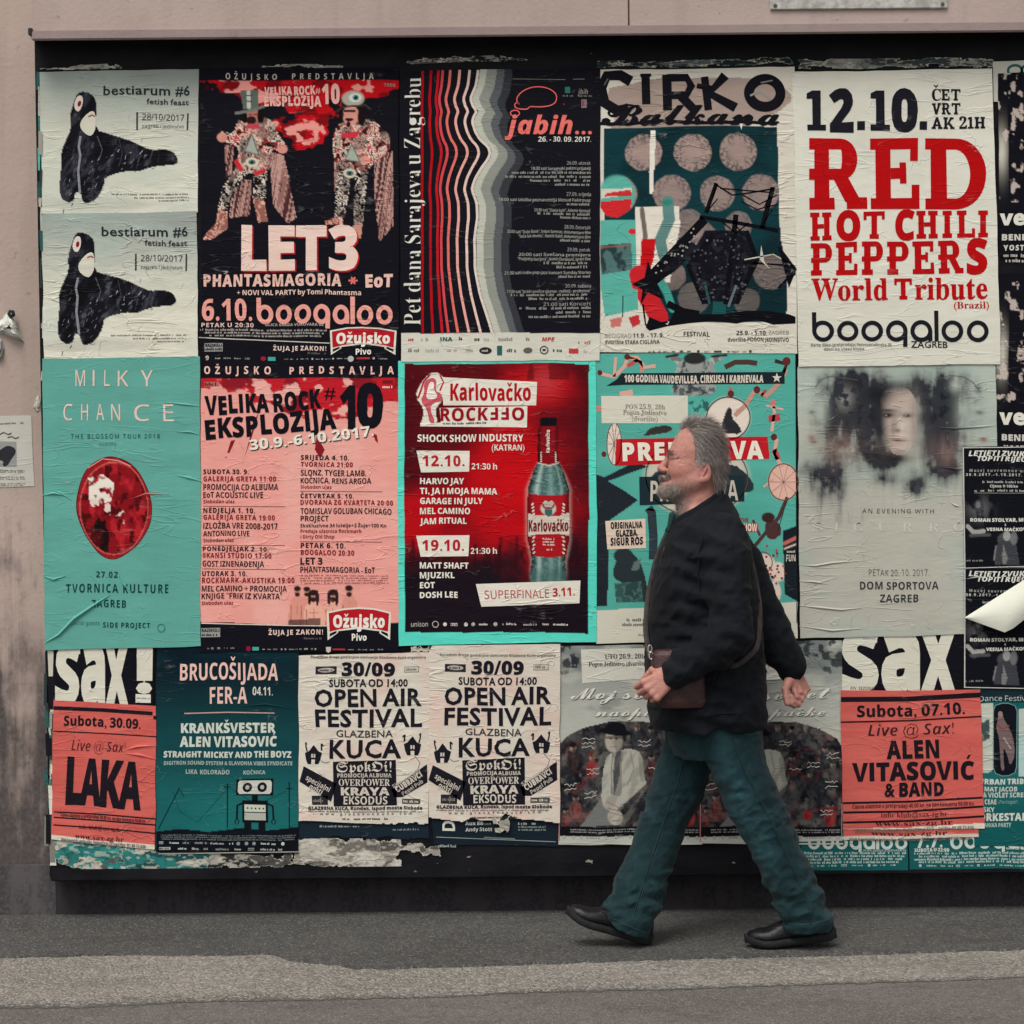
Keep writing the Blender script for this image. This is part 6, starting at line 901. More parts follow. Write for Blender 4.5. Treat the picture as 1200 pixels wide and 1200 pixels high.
def beer_badge(v, x0, y0, x1, y1, tag_):
    """red banner badge with bent ends"""
    w, h = x1 - x0, y1 - y0; X = lambda a: x0 + a * w; Y = lambda b: y0 + b * h
    pts = lambda l: " ".join("%.1f,%.1f" % (X(a), Y(b)) for a, b in l)
    kw = dict(part='logo')
    v.poly(pts([(0, .14), (.25, .03), (.5, 0), (.75, .03), (1, .14), (.985, 1), (.82, .78), (.82, .72), (.5, .64), (.18, .72), (.17, .78), (.015, 1)]), PAPER, 1.5, **kw)
    v.poly(pts([(.03, .18), (.27, .075), (.5, .05), (.73, .075), (.97, .18), (.955, .74), (.8, .66), (.5, .58), (.2, .66), (.045, .74)]), 'a51c26', 2, **kw)
    v.poly(pts([(.05, .79), (.15, .71), (.15, .78), (.04, .9)]), BK, 2, **kw); v.poly(pts([(.95, .79), (.85, .71), (.85, .78), (.96, .9)]), BK, 2, **kw)
    v.t("Ožujsko", X(.1), Y(.60), X(.9), Y(.24), 'd8d3c6', 'X', part='logo')
    v.t("Pivo", X(.39), Y(1.0), X(.62), Y(.80), 'd8d3c6', 'H', part='logo')


def splat(c, x0, x1, y0, y1, seed, red, dark, pink, ybias):
    """torn-edged explosion of ink across the top of the sheet"""
    n = c.nz(34, 22, seed, 5); n2 = c.nz(18, 14, seed + 4, 5)
    e = (c.Y - y0) / (y1 - y0)
    inside = (c.X > x0) & (c.X < x1) & (c.Y > y0)
    c.mix(inside * sstep(.02, .05, n - .25 - .50 * ybias(c.X, c.Y, e)), red)
    c.mix(inside * sstep(.02, .05, n - .25 - .50 * ybias(c.X, c.Y, e)) * sstep(.55, .6, n2), dark, .75)
    c.mix(inside * sstep(.02, .05, n - .38 - .45 * ybias(c.X, c.Y, e)) * sstep(.53, .55, c.nz(30, 24, seed + 9, 5)), pink)


# -- black poster with two costumed figures
p = Poster("black poster of two costumed men in hats under a red burst", [(234, 80), (466.5, 79), (467.5, 428), (236, 428)], 3, BK)
c = p.cv; v = View(p, 220, 60, 4.615)
splat(c, 234, 467, 94, 165, 21, 'b3141c', '5a1016', 'd98d84', lambda X, Y, e: e * np.where(X > 400, 1.4, 1.0) + .45 * np.exp(-((X - 265) / 26) ** 2) * (e > .2) - .55 * np.exp(-((X - 362) / 30) ** 2))
COST = ['2a1b1e', '8c3434', 'c9b5a4', 'b8434a', 'd8c4b4', '35262a', 'b9a697']
LEGS = ['15151a', 'd6cabb', '1b1a1f', 'c5b5a8', '17171c']
FRNG = ['3a2426', '8a625c', 'b08a80', '4a2c2e', '75504c']
# cloaks of streaming fringe
for q, sd in (("440,540 520,560 588,900 540,930 460,830", 3), ("195,505 245,520 240,660 205,680", 4), ("285,690 345,700 335,890 225,905 235,800", 5), ("1005,560 1112,540 1112,940 1035,1030 1010,800", 6), ("790,560 815,560 830,860 795,880", 7)):
    m = c.inp(v.q(q)); w_ = fbm(c.X / 1.7 + c.Y * .10, c.Y / 55, sd, 2); k = np.clip((w_ * 5).astype(int), 0, 4); c.mix(m, np.array([ink(a) for a in FRNG])[k])
v.cpat("270,370 330,395 380,350 470,380 485,440 540,505 505,545 450,520 440,640 345,665 250,645 280,520 215,505 160,460 190,430 245,455", COST, 6.5, 11, 1)
v.cpat("800,400 870,370 1000,365 1090,450 1098,540 1000,610 970,660 800,640 780,500", COST, 6.5, 12, 1)
v.cpat("250,640 330,650 235,780 215,860 160,860 185,740", LEGS, 4.6, 13); v.cpat("355,650 430,650 420,800 350,800", LEGS, 4.6, 14)
v.cpat("800,650 885,650 850,900 790,900", LEGS, 4.6, 15); v.cpat("905,650 975,650 945,950 895,930", LEGS, 4.6, 16)
for q in ("270,370 330,395 380,350 470,380 485,440 440,640 345,665 250,645 280,520", "800,400 870,370 1000,365 1090,450 1098,540 1000,610 970,660 800,640", "250,640 330,650 235,780 215,860 160,860 185,740", "355,650 430,650 420,800 350,800", "800,650 885,650 850,900 790,900", "905,650 975,650 945,950 895,930"):
    m = c.inp(v.q(q)); c.mix(m * sstep(.44, .62, c.nz(11, 13, 47, 4)), '1c1417', .62); c.mix(m * sstep(.5, .68, c.nz(15, 16, 49, 3)), 'b3988a', .30)
BOOT = ['8a5a50', 'c08d7e', '7a4840', 'd0a292']
for q, sd in (("165,855 215,870 215,960 120,1020 80,1015 100,980 150,930", 1), ("350,795 412,800 435,920 380,925", 2), ("735,920 800,890 840,905 838,940 745,935", 3)): v.cpat(q, BOOT, 7, sd)
v.cp("890,940 945,930 935,1010 895,1010", 'b98676')
for x, y in ((185, 470), (515, 525), (960, 590)): v.ce(x, y, 28, 26, 'c98a7c')
v.ce(350, 345, 36, 44, 'a86a5e'); v.ce(342, 376, 28, 24, '2b1a1a'); v.cl('330,345 345,342', 6, '3a2220'); v.cl('358,345 372,342', 6, '3a2220'); v.ce(395, 350, 20, 42, '1a1214'); v.ce(305, 352, 14, 40, '1a1214')
v.ce(880, 345, 44, 54, 'c98a7c'); v.ce(940, 350, 22, 50, '1c1416'); v.ce(828, 340, 12, 34, '1c1416'); v.ce(872, 366, 24, 8, '2b1a1a'); v.ce(868, 392, 12, 16, '2b1a1a'); v.cl("848,322 900,322", 13, '17171c')
v.cp("285,212 385,210 381,312 300,312", '59625d'); v.cl("262,332 345,322 412,302", 16, '6b6f68'); v.cl("330,222 330,300", 22, 'b5b8a8'); v.cl("318,240 345,240", 6, '2a2a2c'); v.cl("318,270 345,272", 6, '2a2a2c')
v.ce(893, 255, 60, 42, 'a9a295'); v.ce(905, 250, 34, 24, 'c9cdbf'); v.ce(908, 250, 16, 15, '2f6c6c'); v.ce(908, 250, 7, 7, '15151a'); v.cl("810,320 830,300 960,290 985,310", 10, '3a3230')
for q in ("345,450 385,560 305,540", "890,500 932,598 850,585"): v.cp(q, '9aa295'); v.cl(q.split()[0] + " " + q.split()[1] + " " + q.split()[2] + " " + q.split()[0], 6, '59605a')
v.cp("318,395 385,395 392,420 310,420", 'b3404c'); v.cp("840,440 925,432 925,462 838,468", 'c22f3c')
for x, y in ((345, 600), (875, 660)): v.ce(x, y, 36, 26, 'c3bda9'); v.ce(x, y, 20, 14, '4c6360'); v.ce(x, y, 8, 7, '16161c')
v.cl("260,600 285,640", 26, 'b92e32'); v.cl("370,660 410,645", 24, 'b92e32')
v.t("OŽUJSKO  PREDSTAVLJA", 205, 152, 1005, 120, 'b7aaa0', 'B', sp=.75)
v.t("VELIKA ROCK", 415, 240, 690, 196, 'd9a79c', 'X', ang=-1.5, jit=.05); v.t("EKSPLOZIJA", 415, 300, 720, 248, 'd9a79c', 'X', ang=-1.5, jit=.05)
v.t("#", 690, 225, 716, 195, 'd9a79c', 'B'); v.t("10", 724, 278, 822, 180, 'd9a79c', 'X')
v.t("1806", 1058, 190, 1120, 172, '8a7a76', 'B'); v.t("9", 92, 215, 112, 180, '3c1216', 'H')
for dx, cc, LL in ((8, 'a81a20', 2), (0, 'dcbdb0', 3)):
    for ch, a, b in (("L", 290, 425), ("E", 437, 578), ("T", 585, 748), ("3", 757, 922)):
        v.t(ch, a + dx, 1175 + dx, b + dx, 950 + dx, cc, 'X', L=LL, part='headline')
v = View(p, 220, 240, 4.615)
v.t("PHANTASMAGORIA", 85, 437, 830, 376, 'd6aea1', 'X', part='headline', sp=.06); v.t("EoT", 960, 443, 1108, 378, 'd6aea1', 'X', part='headline')
for k in range(3): v.p.rect(v.x(893) - 5.5, v.y(408) - 1.1, v.x(893) + 5.5, v.y(408) + 1.1, 'cf6a62', 3) if k == 0 else v.line("%.1f,%.1f %.1f,%.1f" % (893 - 22 * math.cos(R(60)), 408 - (22 if k == 1 else -22) * .86, 893 + 22 * math.cos(R(60)), 408 + (22 if k == 1 else -22) * .86), 10, 'cf6a62', 3 + k)
v.t("+ NOVI VAL PARTY by Tomi Phantasma", 268, 487, 935, 460, 'd6b8ab', 'B')
v.t("6.10.", 78, 628, 348, 510, 'd99488', 'H', part='date_line'); boogaloo(p, v.x(365), v.x(1115), v.y(502), v.y(634), 'd99488', 5.2)
v.t("PETAK U 20:30", 76, 665, 355, 642, 'cdb3a8', 'B', sp=.08); v.t("ULICA GRADA VUKOVARA 68", 418, 656, 735, 641, 'a89a92', 'B', sp=.08)
for i, y in enumerate((684, 699, 714)): v.fine(70 + 25 * i, y, 755 - 15 * i, 11, '9a938c', i + 5)
v.line("62,719 300,731 770,746", 5, 'bdb7ab')
v.rect(93, 750, 190, 796, '8f8f8a', 1); v.t("RAZMISLI", 98, 770, 186, 754, BK, 'H'); v.fine(98, 790, 186, 14, BK, 3)
v.t("ŽUJA JE ZAKON!", 462, 786, 752, 762, 'cfb9ae', 'H', sp=.12); v.fine(650, 806, 750, 12, '55504e', 4)
beer_badge(v, 770, 658, 1128, 812, 0)


def sponsor_row(v, x0, x1, y, h, seed, cols=('8d8d88', '8d8d88', 'a8a8a0', '70706c')):
    rnd = random.Random(seed); x = x0
    while x < x1:
        w = rnd.uniform(1.5, 5.5) * h
        k = rnd.random()
        if x + w > x1: break
        if k < .6: v.fine(x, y + h * .35, x + w, h * .7, rnd.choice(cols), seed + int(x))
        elif k < .8: v.ell(x + h * .6, y, h * .6, h * .6, rnd.choice(cols), 2, part='logo'); w = h * 1.2
        else: v.rect(x, y - h * .45, x + w * .7, y + h * .45, rnd.choice(cols), 2, part='logo'); v.fine(x + 1, y + h * .25, x + w * .7 - 1, h * .5, BK, seed, L=2.5)
        x += w + h * rnd.uniform(.8, 1.8)


v.t("9", 98, 842, 116, 818, 'b7aaa0', 'H'); sponsor_row(v, 150, 390, 832, 11, 3); v.ell(408, 832, 14, 12, '8e1f3a', 2, part='logo'); v.rect(433, 822, 474, 843, '3f9a8f', 2, part='logo'); sponsor_row(v, 520, 870, 832, 9, 4)
v.ell(884, 834, 16, 16, 'a9a9a2', 2, part='logo'); v.line("915,832 985,832", 10, 'a83038', part='logo'); sponsor_row(v, 1000, 1110, 832, 11, 5)
p.done()

# -- pink festival programme
p = Poster("pink programme poster with a red burst and two columns of dates", [(236, 427), (466.5, 426), (467, 763), (233.5, 764)], 4, 'dd9389')
c = p.cv; v = View(p, 225, 410, 4.8)
c.mix(sstep(.4, .7, c.nz(45, 60, 8)), 'e3a196', .6)
splat(c, 232, 468, 442, 500, 33, 'b3202a', '6e1a22', 'e39d92', lambda X, Y, e: e * np.where(X > 380, 1.05, 1.25) - .25 * np.exp(-((X - 372) / 40) ** 2) * (e < 1.5))
for q in ("375,340 350,400 280,660 300,590 340,480", "220,510 245,505 210,580 198,578", "700,480 745,560 722,610 690,560", "1020,470 1040,480 1048,525 1030,510", "186,600 196,600 190,612"): v.poly(q, '7e1d24', 1)
c.rect(230, 400, 470, 443.2, BK)
v.t("OŽUJSKO  PREDSTAVLJA", 68, 136, 1135, 94, 'dcaea2', 'H', sp=.72)
v.t("VELIKA ROCK", 76, 362, 730, 264, BK, 'X', ang=-3.0, jit=.05, part='headline'); v.t("EKSPLOZIJA", 80, 500, 815, 395, BK, 'X', ang=-5.2, jit=.05, part='headline')
v.t("#", 745, 276, 806, 210, BK, 'B', part='headline'); v.t("1", 830, 436, 918, 208, BK, 'X', part='headline'); v.t("0", 925, 432, 1075, 195, BK, 'X', part='headline')
for dx, cc, LL in ((5, '3c2c2c', 3), (0, 'd6d2c3', 4)): v.t("30.9.-6.10.2017.", 326 + dx, 560 + dx, 1028 + dx, 505 + dx, cc, 'H', ang=-6.3, L=LL, part='date_line')
MAR, INK = '7c1f26', '2e2022'
v.rect(72, 182, 155, 208, 'a8675f', 1); v.fine(74, 204, 152, 18, '5e2428', 2); v.fine(1070, 216, 1130, 14, 'd9c6bb', 1); v.rect(1072, 172, 1130, 190, '6e1a22', 1)
for y, t, x1, st, cc, h in ((698, "SUBOTA 30. 9.", 318, 'H', INK, 26), (740, "GALERIJA GRETA 11:00", 470, 'H', MAR, 28), (790, "PROMOCIJA CD ALBUMA", 484, 'B', INK, 34), (833, "EoT ACOUSTIC LIVE", 400, 'B', INK, 32), (864, "Slobodan ulaz", 238, 'B', MAR, 20),
                            (917, "NEDJELJA 1. 10.", 356, 'H', INK, 27), (955, "GALERIJA GRETA 19:00", 470, 'H', MAR, 27), (1005, "IZLOŽBA VRE 2008-2017", 484, 'B', INK, 33), (1048, "ANTONINO LIVE", 324, 'B', INK, 31), (1082, "Slobodan ulaz", 236, 'B', MAR, 20)):
    v.t(t, 62, y, x1, y - h, cc, st, ang=.3, part='programme', sp=.1 if st == 'H' else 0)
for y, t, x1, st, cc, h in ((617, "SRIJEDA 4. 10.", 886, 'H', INK, 26), (656, "TVORNICA 21:00", 908, 'H', MAR, 27), (708, "SLONZ, TYGER LAMB,", 984, 'B', INK, 34), (752, "KOČNICA, RENS ARGOA", 1012, 'B', INK, 32), (782, "Slobodan ulaz", 786, 'B', MAR, 19),
                            (835, "ČETVRTAK 5. 10.", 912, 'H', INK, 25), (872, "DVORANA ZG KVARTETA 20:00", 1134, 'H', MAR, 27), (923, "TOMISLAV GOLUBAN CHICAGO", 1124, 'B', INK, 33), (962, "PROJECT", 768, 'B', INK, 30), (998, "Ekskluzivne 34 lutelje+2 Žuje=100 Kn", 1094, 'B', INK, 20), (1030, "Predaja ulaznica Rockmark", 955, 'B', MAR, 20), (1062, "i Dirty Old Shop", 802, 'B', MAR, 20), (1117, "PETAK 6. 10.", 866, 'H', INK, 29), (1156, "BOOGALOO 20:30", 914, 'H', MAR, 28)):
    v.t(t, 612, y, x1, y - h, cc, st, ang=.2, part='programme', sp=.1 if st == 'H' else 0)
for a, b, y in ((62, 528, 880), (58, 524, 1098), (610, 1075, 797), (610, 1070, 1080)): v.line("%d,%d %d,%d" % (a, y, b, y + 2), 3, '6e3a38')
v = View(p, 225, 560, 4.8)
for y, t, x1, st, cc, h in ((413, "PONEDJELJAK 2. 10.", 432, 'H', INK, 26), (452, "SKANSI STUDIO 17:00", 448, 'H', MAR, 28), (501, "GOST IZNENAĐENJA", 406, 'B', INK, 32), (553, "UTORAK 3. 10.", 312, 'H', INK, 27), (592, "ROCKMARK-AKUSTIKA 19:00", 576, 'H', MAR, 30), (640, "MEL CAMINO + PROMOCIJA", 532, 'B', INK, 32), (682, "KNJIGE \"FRIK IZ KVARTA\"", 505, 'B', INK, 32), (716, "Slobodan ulaz", 232, 'B', MAR, 20)):
    v.t(t, 58, y, x1, y - h, cc, st, ang=.2, part='programme', sp=.1 if st == 'H' else 0)
v.t("LET 3", 610, 490, 735, 452, INK, 'H', part='programme'); v.t("PHANTASMAGORIA - EoT", 610, 535, 1030, 502, INK, 'B', part='programme')
v.line("58,514 522,518", 3, '6e3a38')
for i in range(4): v.fine(608, 556 + 14 * i, 1108, 10, '9c5a54', i)
# five bare-chested men at the foot of the sheet
for x, y, r, k in ((592, 640, 20, 0), (645, 640, 19, 0), (682, 665, 24, 1), (790, 665, 24, 1), (882, 640, 22, 0)):
    v.cp("%d,%d %d,%d %d,%d %d,%d %d,%d %d,%d" % (x - 12, y + 20, x + 12, y + 20, x + r * 2.3, y + 62, x + r * 2.5, y + 200, x - r * 2.3, y + 200, x - r * 2.1, y + 62), ('c98878', 'dc9f8c')[k], sm=1)
    v.cl("%d,%d %d,%d %d,%d" % (x - r * 1.6, y + 80, x - r * 1.5, y + 130, x - r * 1.8, y + 190), 4, '8f5348'); v.cl("%d,%d %d,%d" % (x, y + 70, x + 2, y + 130), 3, 'a86b5e')
    v.cl("%d,%d %d,%d" % (x - r, y + 96, x + r, y + 94), 3, 'a5675b'); v.ce(x, y, r * .9, r * 1.35, 'b47a6c'); v.ce(x, y - r * .75, r, r * .75, '2c1e1e'); v.ce(x, y + r * .9, r * .7, r * .6, '33211f')
    if k: v.ce(x - r * .9, y + 12, r * .4, r * 1.7, '2c1e1e'); v.ce(x + r * .9, y + 12, r * .4, r * 1.9, '2c1e1e')
v.cp("545,800 720,790 720,830 545,830", '3a2827', .8)
c.poly(v.q("20,812 560,826 760,830 1180,815 1180,1010 20,1010"), BK)
v.line("52,818 560,828 770,832", 5, 'cfc2b5')
v.rect(52, 846, 160, 898, '8f8f8a', 1); v.t("RAZMISLI", 57, 868, 156, 850, BK, 'H'); v.fine(57, 892, 156, 15, BK, 3)
v.t("ŽUJA JE ZAKON!", 432, 880, 735, 852, 'd3b8ad', 'H', sp=.12); v.fine(628, 908, 730, 12, '55504e', 4)
beer_badge(v, 756, 730, 1118, 912, 0)
sponsor_row(v, 80, 290, 960, 11, 31); v.ell(320, 960, 13, 15, '7e1a36', 2, part='logo'); v.rect(342, 950, 378, 970, '3f9a8f', 2, part='logo'); sponsor_row(v, 395, 740, 962, 9, 32)
v.poly("752,950 782,950 780,975 767,984 754,975", 'b5b3a8', 2, part='logo'); v.line("792,964 860,964", 9, 'a83038', part='logo'); sponsor_row(v, 875, 1110, 964, 11, 34)
p.done()

# -- black poster with a profile drawn in contour lines
p = Poster("black poster with wavy red and white profile lines and upright title", [(467.5, 83), (704, 80), (703, 422), (470, 424)], 6, '17171d')
c = p.cv; v = View(p, 460, 60, 3.158)
yy = np.array([70, 130, 175, 205, 222, 240, 262, 300, 330, 352, 378, 400, 430, 470, 510, 560, 620, 700, 800, 900, 1045], float)
xp = np.array([322, 312, 292, 302, 318, 306, 300, 312, 330, 358, 366, 358, 336, 312, 300, 318, 320, 308, 310, 330, 375], float)
prof = lambda Y: np.interp(Y, yy, xp)
Yc = (c.Y - 60) * 3.158; Xc = (c.X - 460) * 3.158
sm = lambda Y: (prof(Y - 6) + prof(Y) + prof(Y + 6)) / 3
for off, cc in ((96, '34363a'), (66, '55585a'), (36, '85887f'), (0, 'b1b2a4')):
    lag = off * .22
    c.mix((Xc > sm(Yc) + (0 if off == 0 else 0)) & (Xc < sm(Yc + lag) * .72 + 92 + off) & (Yc < 1046), cc) if 0 else c.mix((Xc > sm(Yc)) & (Xc < sm(Yc - lag) + 26 + off) & (Yc < 1046), cc)
ys = np.linspace(72, 1044, 90)
for k, cc in enumerate(('cdbfb4', 'd4b5aa', 'd79a8f', 'd0685f', 'c4454a', 'b01c26', 'a80f1c', '9c0d18')):
    a = 1 - k / 7.2; base = (330, 298, 262, 228, 200, 184, 156, 124)[k]
    xs_ = base + (sm(ys) - 322) * max(a, 0) * .92 + (8 if k == 0 else 0) - 14
    if k == 0: xs_ = sm(ys) - 6
    v.line(" ".join("%.1f,%.1f" % (x, y) for x, y in zip(xs_, ys)), 9.5, cc, 2, part='picture')
v.t("Pet dana Sarajeva u Zagrebu", 104, 1012, 104 + 916, 1012 - 62, 'cfccc0', 's', ang=-90, part='headline')
# the speech bubble and the title
b = v.q("470,200 455,180 475,150 520,130 570,132 605,155 605,185 585,202 545,208 505,205 500,215 480,215 455,212 450,195 465,190")
p.line(smooth_loop(b, 2), 1.3, 'd8635e', 3, closed=True, part='logo'); v.ring(453, 230, 16, 11, 4, 'd8635e')
v.t("jabih...", 416, 304, 738, 240, 'dd6a62', 'IH', part='headline')
v.t("26. - 30. 09. 2017.", 540, 333, 736, 314, 'c9c6ba', 'I', part='date_line')
v.line("445,104 640,105", 2, '77766f'); v.line("668,104 712,104", 2, '77766f')
v.rect(638, 132, 657, 155, '2f6a58', 2, part='logo'); v.fine(630, 168, 670, 6, '77766f', 1); v.t("jbih", 684, 160, 722, 140, '9a8a84', 'i', part='logo'); v.fine(686, 168, 738, 5, '77766f', 2); v.rect(697, 178, 718, 208, '6a6a72', 2, part='logo'); v.rect(700, 182, 708, 200, 'a03038', 2.5, part='logo'); v.fine(625, 198, 640, 7, '8e2630', 3)
gr = 'a9a8a0'
for y, t, x0, st in ((421, "26.09. utorak", 645, 'L'), (440, "18:30 sati Sarajevski paktni prijatelji", 512, 'R'), (536, "27.09. srijeda", 645, 'L'), (556, "18:00 sati Izložba poznavatelja Mesud Fakirovac", 392, 'R'), (594, "20:30 sati \"Zlatia kuin\", Ademir Kenović", 524, 'R'), (656, "28.09. četvrtak", 634, 'L'), (674, "20:00 sati \"Dvije škole\", Srđan Sarenac, dokumentarni film", 424, 'R'), (690, "\"Seća tak devetu\", Namik Kabil, dokumentarni film", 466, 'R'), (739, "29.09. petak", 648, 'L'), (758, "20:00 sati Svečana premijera", 466, 'R'), (774, "\"Posljednja borijera\", Jasmin Duraković, igrani film", 462, 'R'), (824, "21:30 sati indie-pop-jazz koncert Sunday Stories", 414, 'R'), (875, "30.09. subota", 642, 'L'), (893, "17:00 sati \"Ja bih ozvične glumac - reditelj - profesionl\"", 424, 'R'), (943, "21:00 sati Koncert", 560, 'L')):
    v.t(t, x0, y, 734, y - (13 if st == 'L' else 11), gr, st, part='programme')
for i, (x0, y) in enumerate(((440, 455), (416, 470), (508, 484), (600, 499), (645, 570), (530, 606), (620, 619), (620, 704), (560, 788), (608, 803), (610, 838), (438, 906), (505, 921), (470, 956), (605, 972), (500, 987))): v.fine(x0, y, 734, 10, '82817a', i, part='programme')
c.rect(460, 60 + 1043 / 3.158, 710, 440, 'c3c1b3')
for i, (x, y, w_, cc) in enumerate(((70, 1066, 26, 'a5403e'), (125, 1066, 40, '88887f'), (198, 1066, 0, 0), (254, 1064, 18, '3a3a3c'), (304, 1066, 38, '2c2c2e'), (350, 1066, 26, 'a0a096'), (420, 1067, 56, '88887f'), (500, 1066, 14, '77776f'), (560, 1067, 0, 0), (710, 1075, 48, 'a8746c'), (80, 1107, 46, '77776f'), (150, 1108, 56, 'a5a59a'), (222, 1107, 40, 'a09a90'), (286, 1107, 30, '9a9a90'), (442, 1109, 40, '55554f'), (612, 1108, 40, '4a4a48'), (720, 1108, 26, 'a5a59a'))):
    if w_: v.fine(x - w_ / 2, y + 6, x + w_ / 2, 13, cc, i, part='logo')
v.t("INA", 178, 1073, 222, 1059, '1f5a50', 'X', part='logo'); v.t("MPE", 552, 1074, 600, 1060, 'b0403a', 'IH', part='logo')
v.ell(344, 1108, 24, 13, '2c2b2d', 2, part='logo'); v.fine(330, 1112, 358, 9, 'b0aea2', 5, L=3, part='logo'); v.rect(387, 1090, 405, 1126, '2a5a55', 2, part='logo'); v.ell(500, 1108, 17, 11, '5a5a56', 2, part='logo'); v.ring(560, 1108, 14, 14, 4, '3a3a3a'); v.rect(554, 1104, 566, 1112, '3a3a3a', 2, part='logo'); v.rect(651, 1099, 688, 1117, 'b03a3a', 2, part='logo')
p.done()
# -- circus festival: spotted cloths, girders and acrobats
p = Poster("white and dark teal poster with spotted discs and black circus lettering", [(703, 82), (931.5, 78), (934, 414), (702, 412)], 5, 'c6c1b3')
c = p.cv; v = View(p, 690, 60, 3.243)
v.cp("80,140 280,100 700,100 770,160 770,190 720,230 560,300 80,300 100,250 60,200", '9c8a80')
n = c.nz(10, 14, 3)
c.mix(c.inp(v.q("58,290 715,285 728,700 752,830 752,1030 250,1030 200,900 350,700 200,650 60,640")), '14353a')
c.mix(c.inp(v.q("58,290 715,285 728,700 752,830 752,1030 250,1030 60,640")) * sstep(.5, .75, c.nz(70, 60, 5)), '0e2327', .8)
grain = fbm(c.X / 2.0, c.Y / 2.0, 77, 2)
for x, y, r, k in ((208, 385, 70, 1), (395, 385, 70, 1), (567, 382, 70, 1), (116, 545, 68, .9), (315, 540, 70, .85), (487, 540, 68, .85), (655, 535, 70, .8), (380, 660, 60, .6), (570, 660, 52, .6), (430, 700, 55, .6), (315, 855, 56, .45), (690, 840, 66, .45), (570, 740, 46, .5), (400, 940, 60, .35), (600, 950, 50, .3)):
    d = np.hypot(c.X - v.x(x), c.Y - v.y(y)) / (r / v.k)
    d = d + .10 * (fbm(c.X / 5, c.Y / 5, int(x), 2) - .5)
    m = 1 - sstep(.96, 1.03, d); c.mix(m, '95817a', k); c.mix(m * sstep(.45, .62, grain) * sstep(.25, .9, d), '3a3f40', .75 * k); c.mix(m * sstep(.5, .8, c.nz(25, 20, 12)), 'ad8f88', .35 * k)
# the two figures at the left
v.cp("45,640 190,640 195,720 180,860 185,980 60,1010 45,900", TEAL); v.cp("45,735 160,725 165,830 48,850", '4b6a68'); c.mix(c.inp(v.q("45,735 160,725 165,830 48,850")) * sstep(.5, .6, c.nz(8, 12, 41)), '2a3a3c'); v.cl("48,742 160,735", 6, '8a5650')
v.ce(108, 545, 68, 72, TEAL); v.cp("45,525 165,520 160,545 45,560", 'c9c2b4'); v.cp("70,540 160,525 165,550 60,552", 'bd2f33'); v.cp("45,570 165,560 160,600 110,632 70,625 45,590", 'c0282d'); v.ce(166, 684, 16, 11, 'c0282d')
v.cp("180,590 340,590 345,660 310,880 260,890 180,840", 'd2cbbd'); v.cl("205,600 215,700 205,760", 18, '6b5f5a'); v.cl("300,570 305,640 270,720 285,780", 42, '587d78'); v.ce(298, 577, 20, 12, '2f7d70')
v.cp("200,712 255,710 245,790 215,880 190,860", 'b3161c'); v.cl("190,850 205,900 240,960 265,1010", 74, 'b8242a'); v.cl("265,860 300,920 320,980", 30, '3e8d80'); v.cp("290,830 322,815 305,885", 'd8d2c4')
v.cp("80,1020 125,1010 122,1045 85,1050", 'b96b62'); v.cp("150,1010 188,1000 195,1035 165,1050", 'b03034')
v.cp("65,1005 130,990 128,925 185,985 185,905 60,905", TEAL); v.line("130,930 128,1010", 4, '22484a', 1.5, part='picture')
c.mix(c.inp(v.q("235,300 256,300 245,540 232,540 230,460")), 'd5cfc2')
v.poly("574,275 586,275 580,300", 'd5cfc2', 1, part='picture')
# black girders and star
g = '121217'
for q, w_ in (("445,615 485,500", 16), ("475,500 545,545 600,540 705,520", 6), ("500,520 690,535", 5), ("660,670 700,515", 18), ("420,630 560,650 720,680", 14), ("440,640 240,850", 34), ("470,700 380,820 440,960", 18), ("560,620 520,960", 20), ("600,680 640,790 560,960", 18), ("720,740 785,830 720,900", 10), ("205,960 215,1040 300,1030", 8), ("590,800 780,815", 7), ("300,960 360,990 420,1000", 26)):
    v.line(q, w_, g, 1.5, part='picture')
for a, b in (((450, 610), (490, 560)), ((480, 520), (470, 560)), ((665, 650), (700, 600)), ((690, 540), (668, 590))): v.line("%d,%d %d,%d" % (*a, *b), 4, g, 1.5, part='picture')
for q in ("585,545 650,580 715,545", "580,570 640,600 720,580", "510,650 560,690 610,650", "560,660 590,700"): v.line(q, 5, g, 1.5, part='picture')
v.cpat("380,800 440,680 600,680 640,790 560,960 440,960", ['15151b', '1b1b22', '14141a', '24242b'], 9, 5)
v.cpat("240,860 380,720 430,740 330,840 260,880", ['15151b', '1b1b22', '14141a', '1f1f26'], 9, 6)
rnd = random.Random(8)
for _ in range(70): x, y = rnd.uniform(400, 600), rnd.uniform(690, 950); v.ell(x, y, rnd.uniform(2, 6), rnd.uniform(2, 6), '4a4c50', 2, part='picture', n=10)
for _ in range(26): t = rnd.random(); v.ell(270 + 150 * t + rnd.gauss(0, 12), 830 - 140 * t + rnd.gauss(0, 10), 4, 4, '8d8b86', 2, part='picture', n=8)
v.poly("165,885 212,860 222,795 245,850 330,830 262,885 285,945 225,915 195,965 205,905", g, 2, part='picture')
v.poly("720,745 785,820 785,850 740,880 780,850 760,900", g, 2, part='picture'); v.line("590,790 700,770 780,815", 5, 'aaa69a', 2, part='picture'); v.poly("655,735 668,800 690,830 650,790", 'b8b3a5', 2, part='picture')
v.poly("215,1050 230,1010 300,1040 330,985 400,1000 500,1000 600,985 690,990 760,1000 785,1010 785,1035 700,1040 640,1020 560,1035 470,1025 380,1035 300,1045 230,1062", g, 1.6, part='picture')
v.line("440,880 460,960", 10, '2d4a4d', 2, part='picture'); v.line("560,890 530,970", 10, '5a6468', 2, part='picture'); v.cp("470,950 520,950 520,1020 470,1020", '1d4c4c')
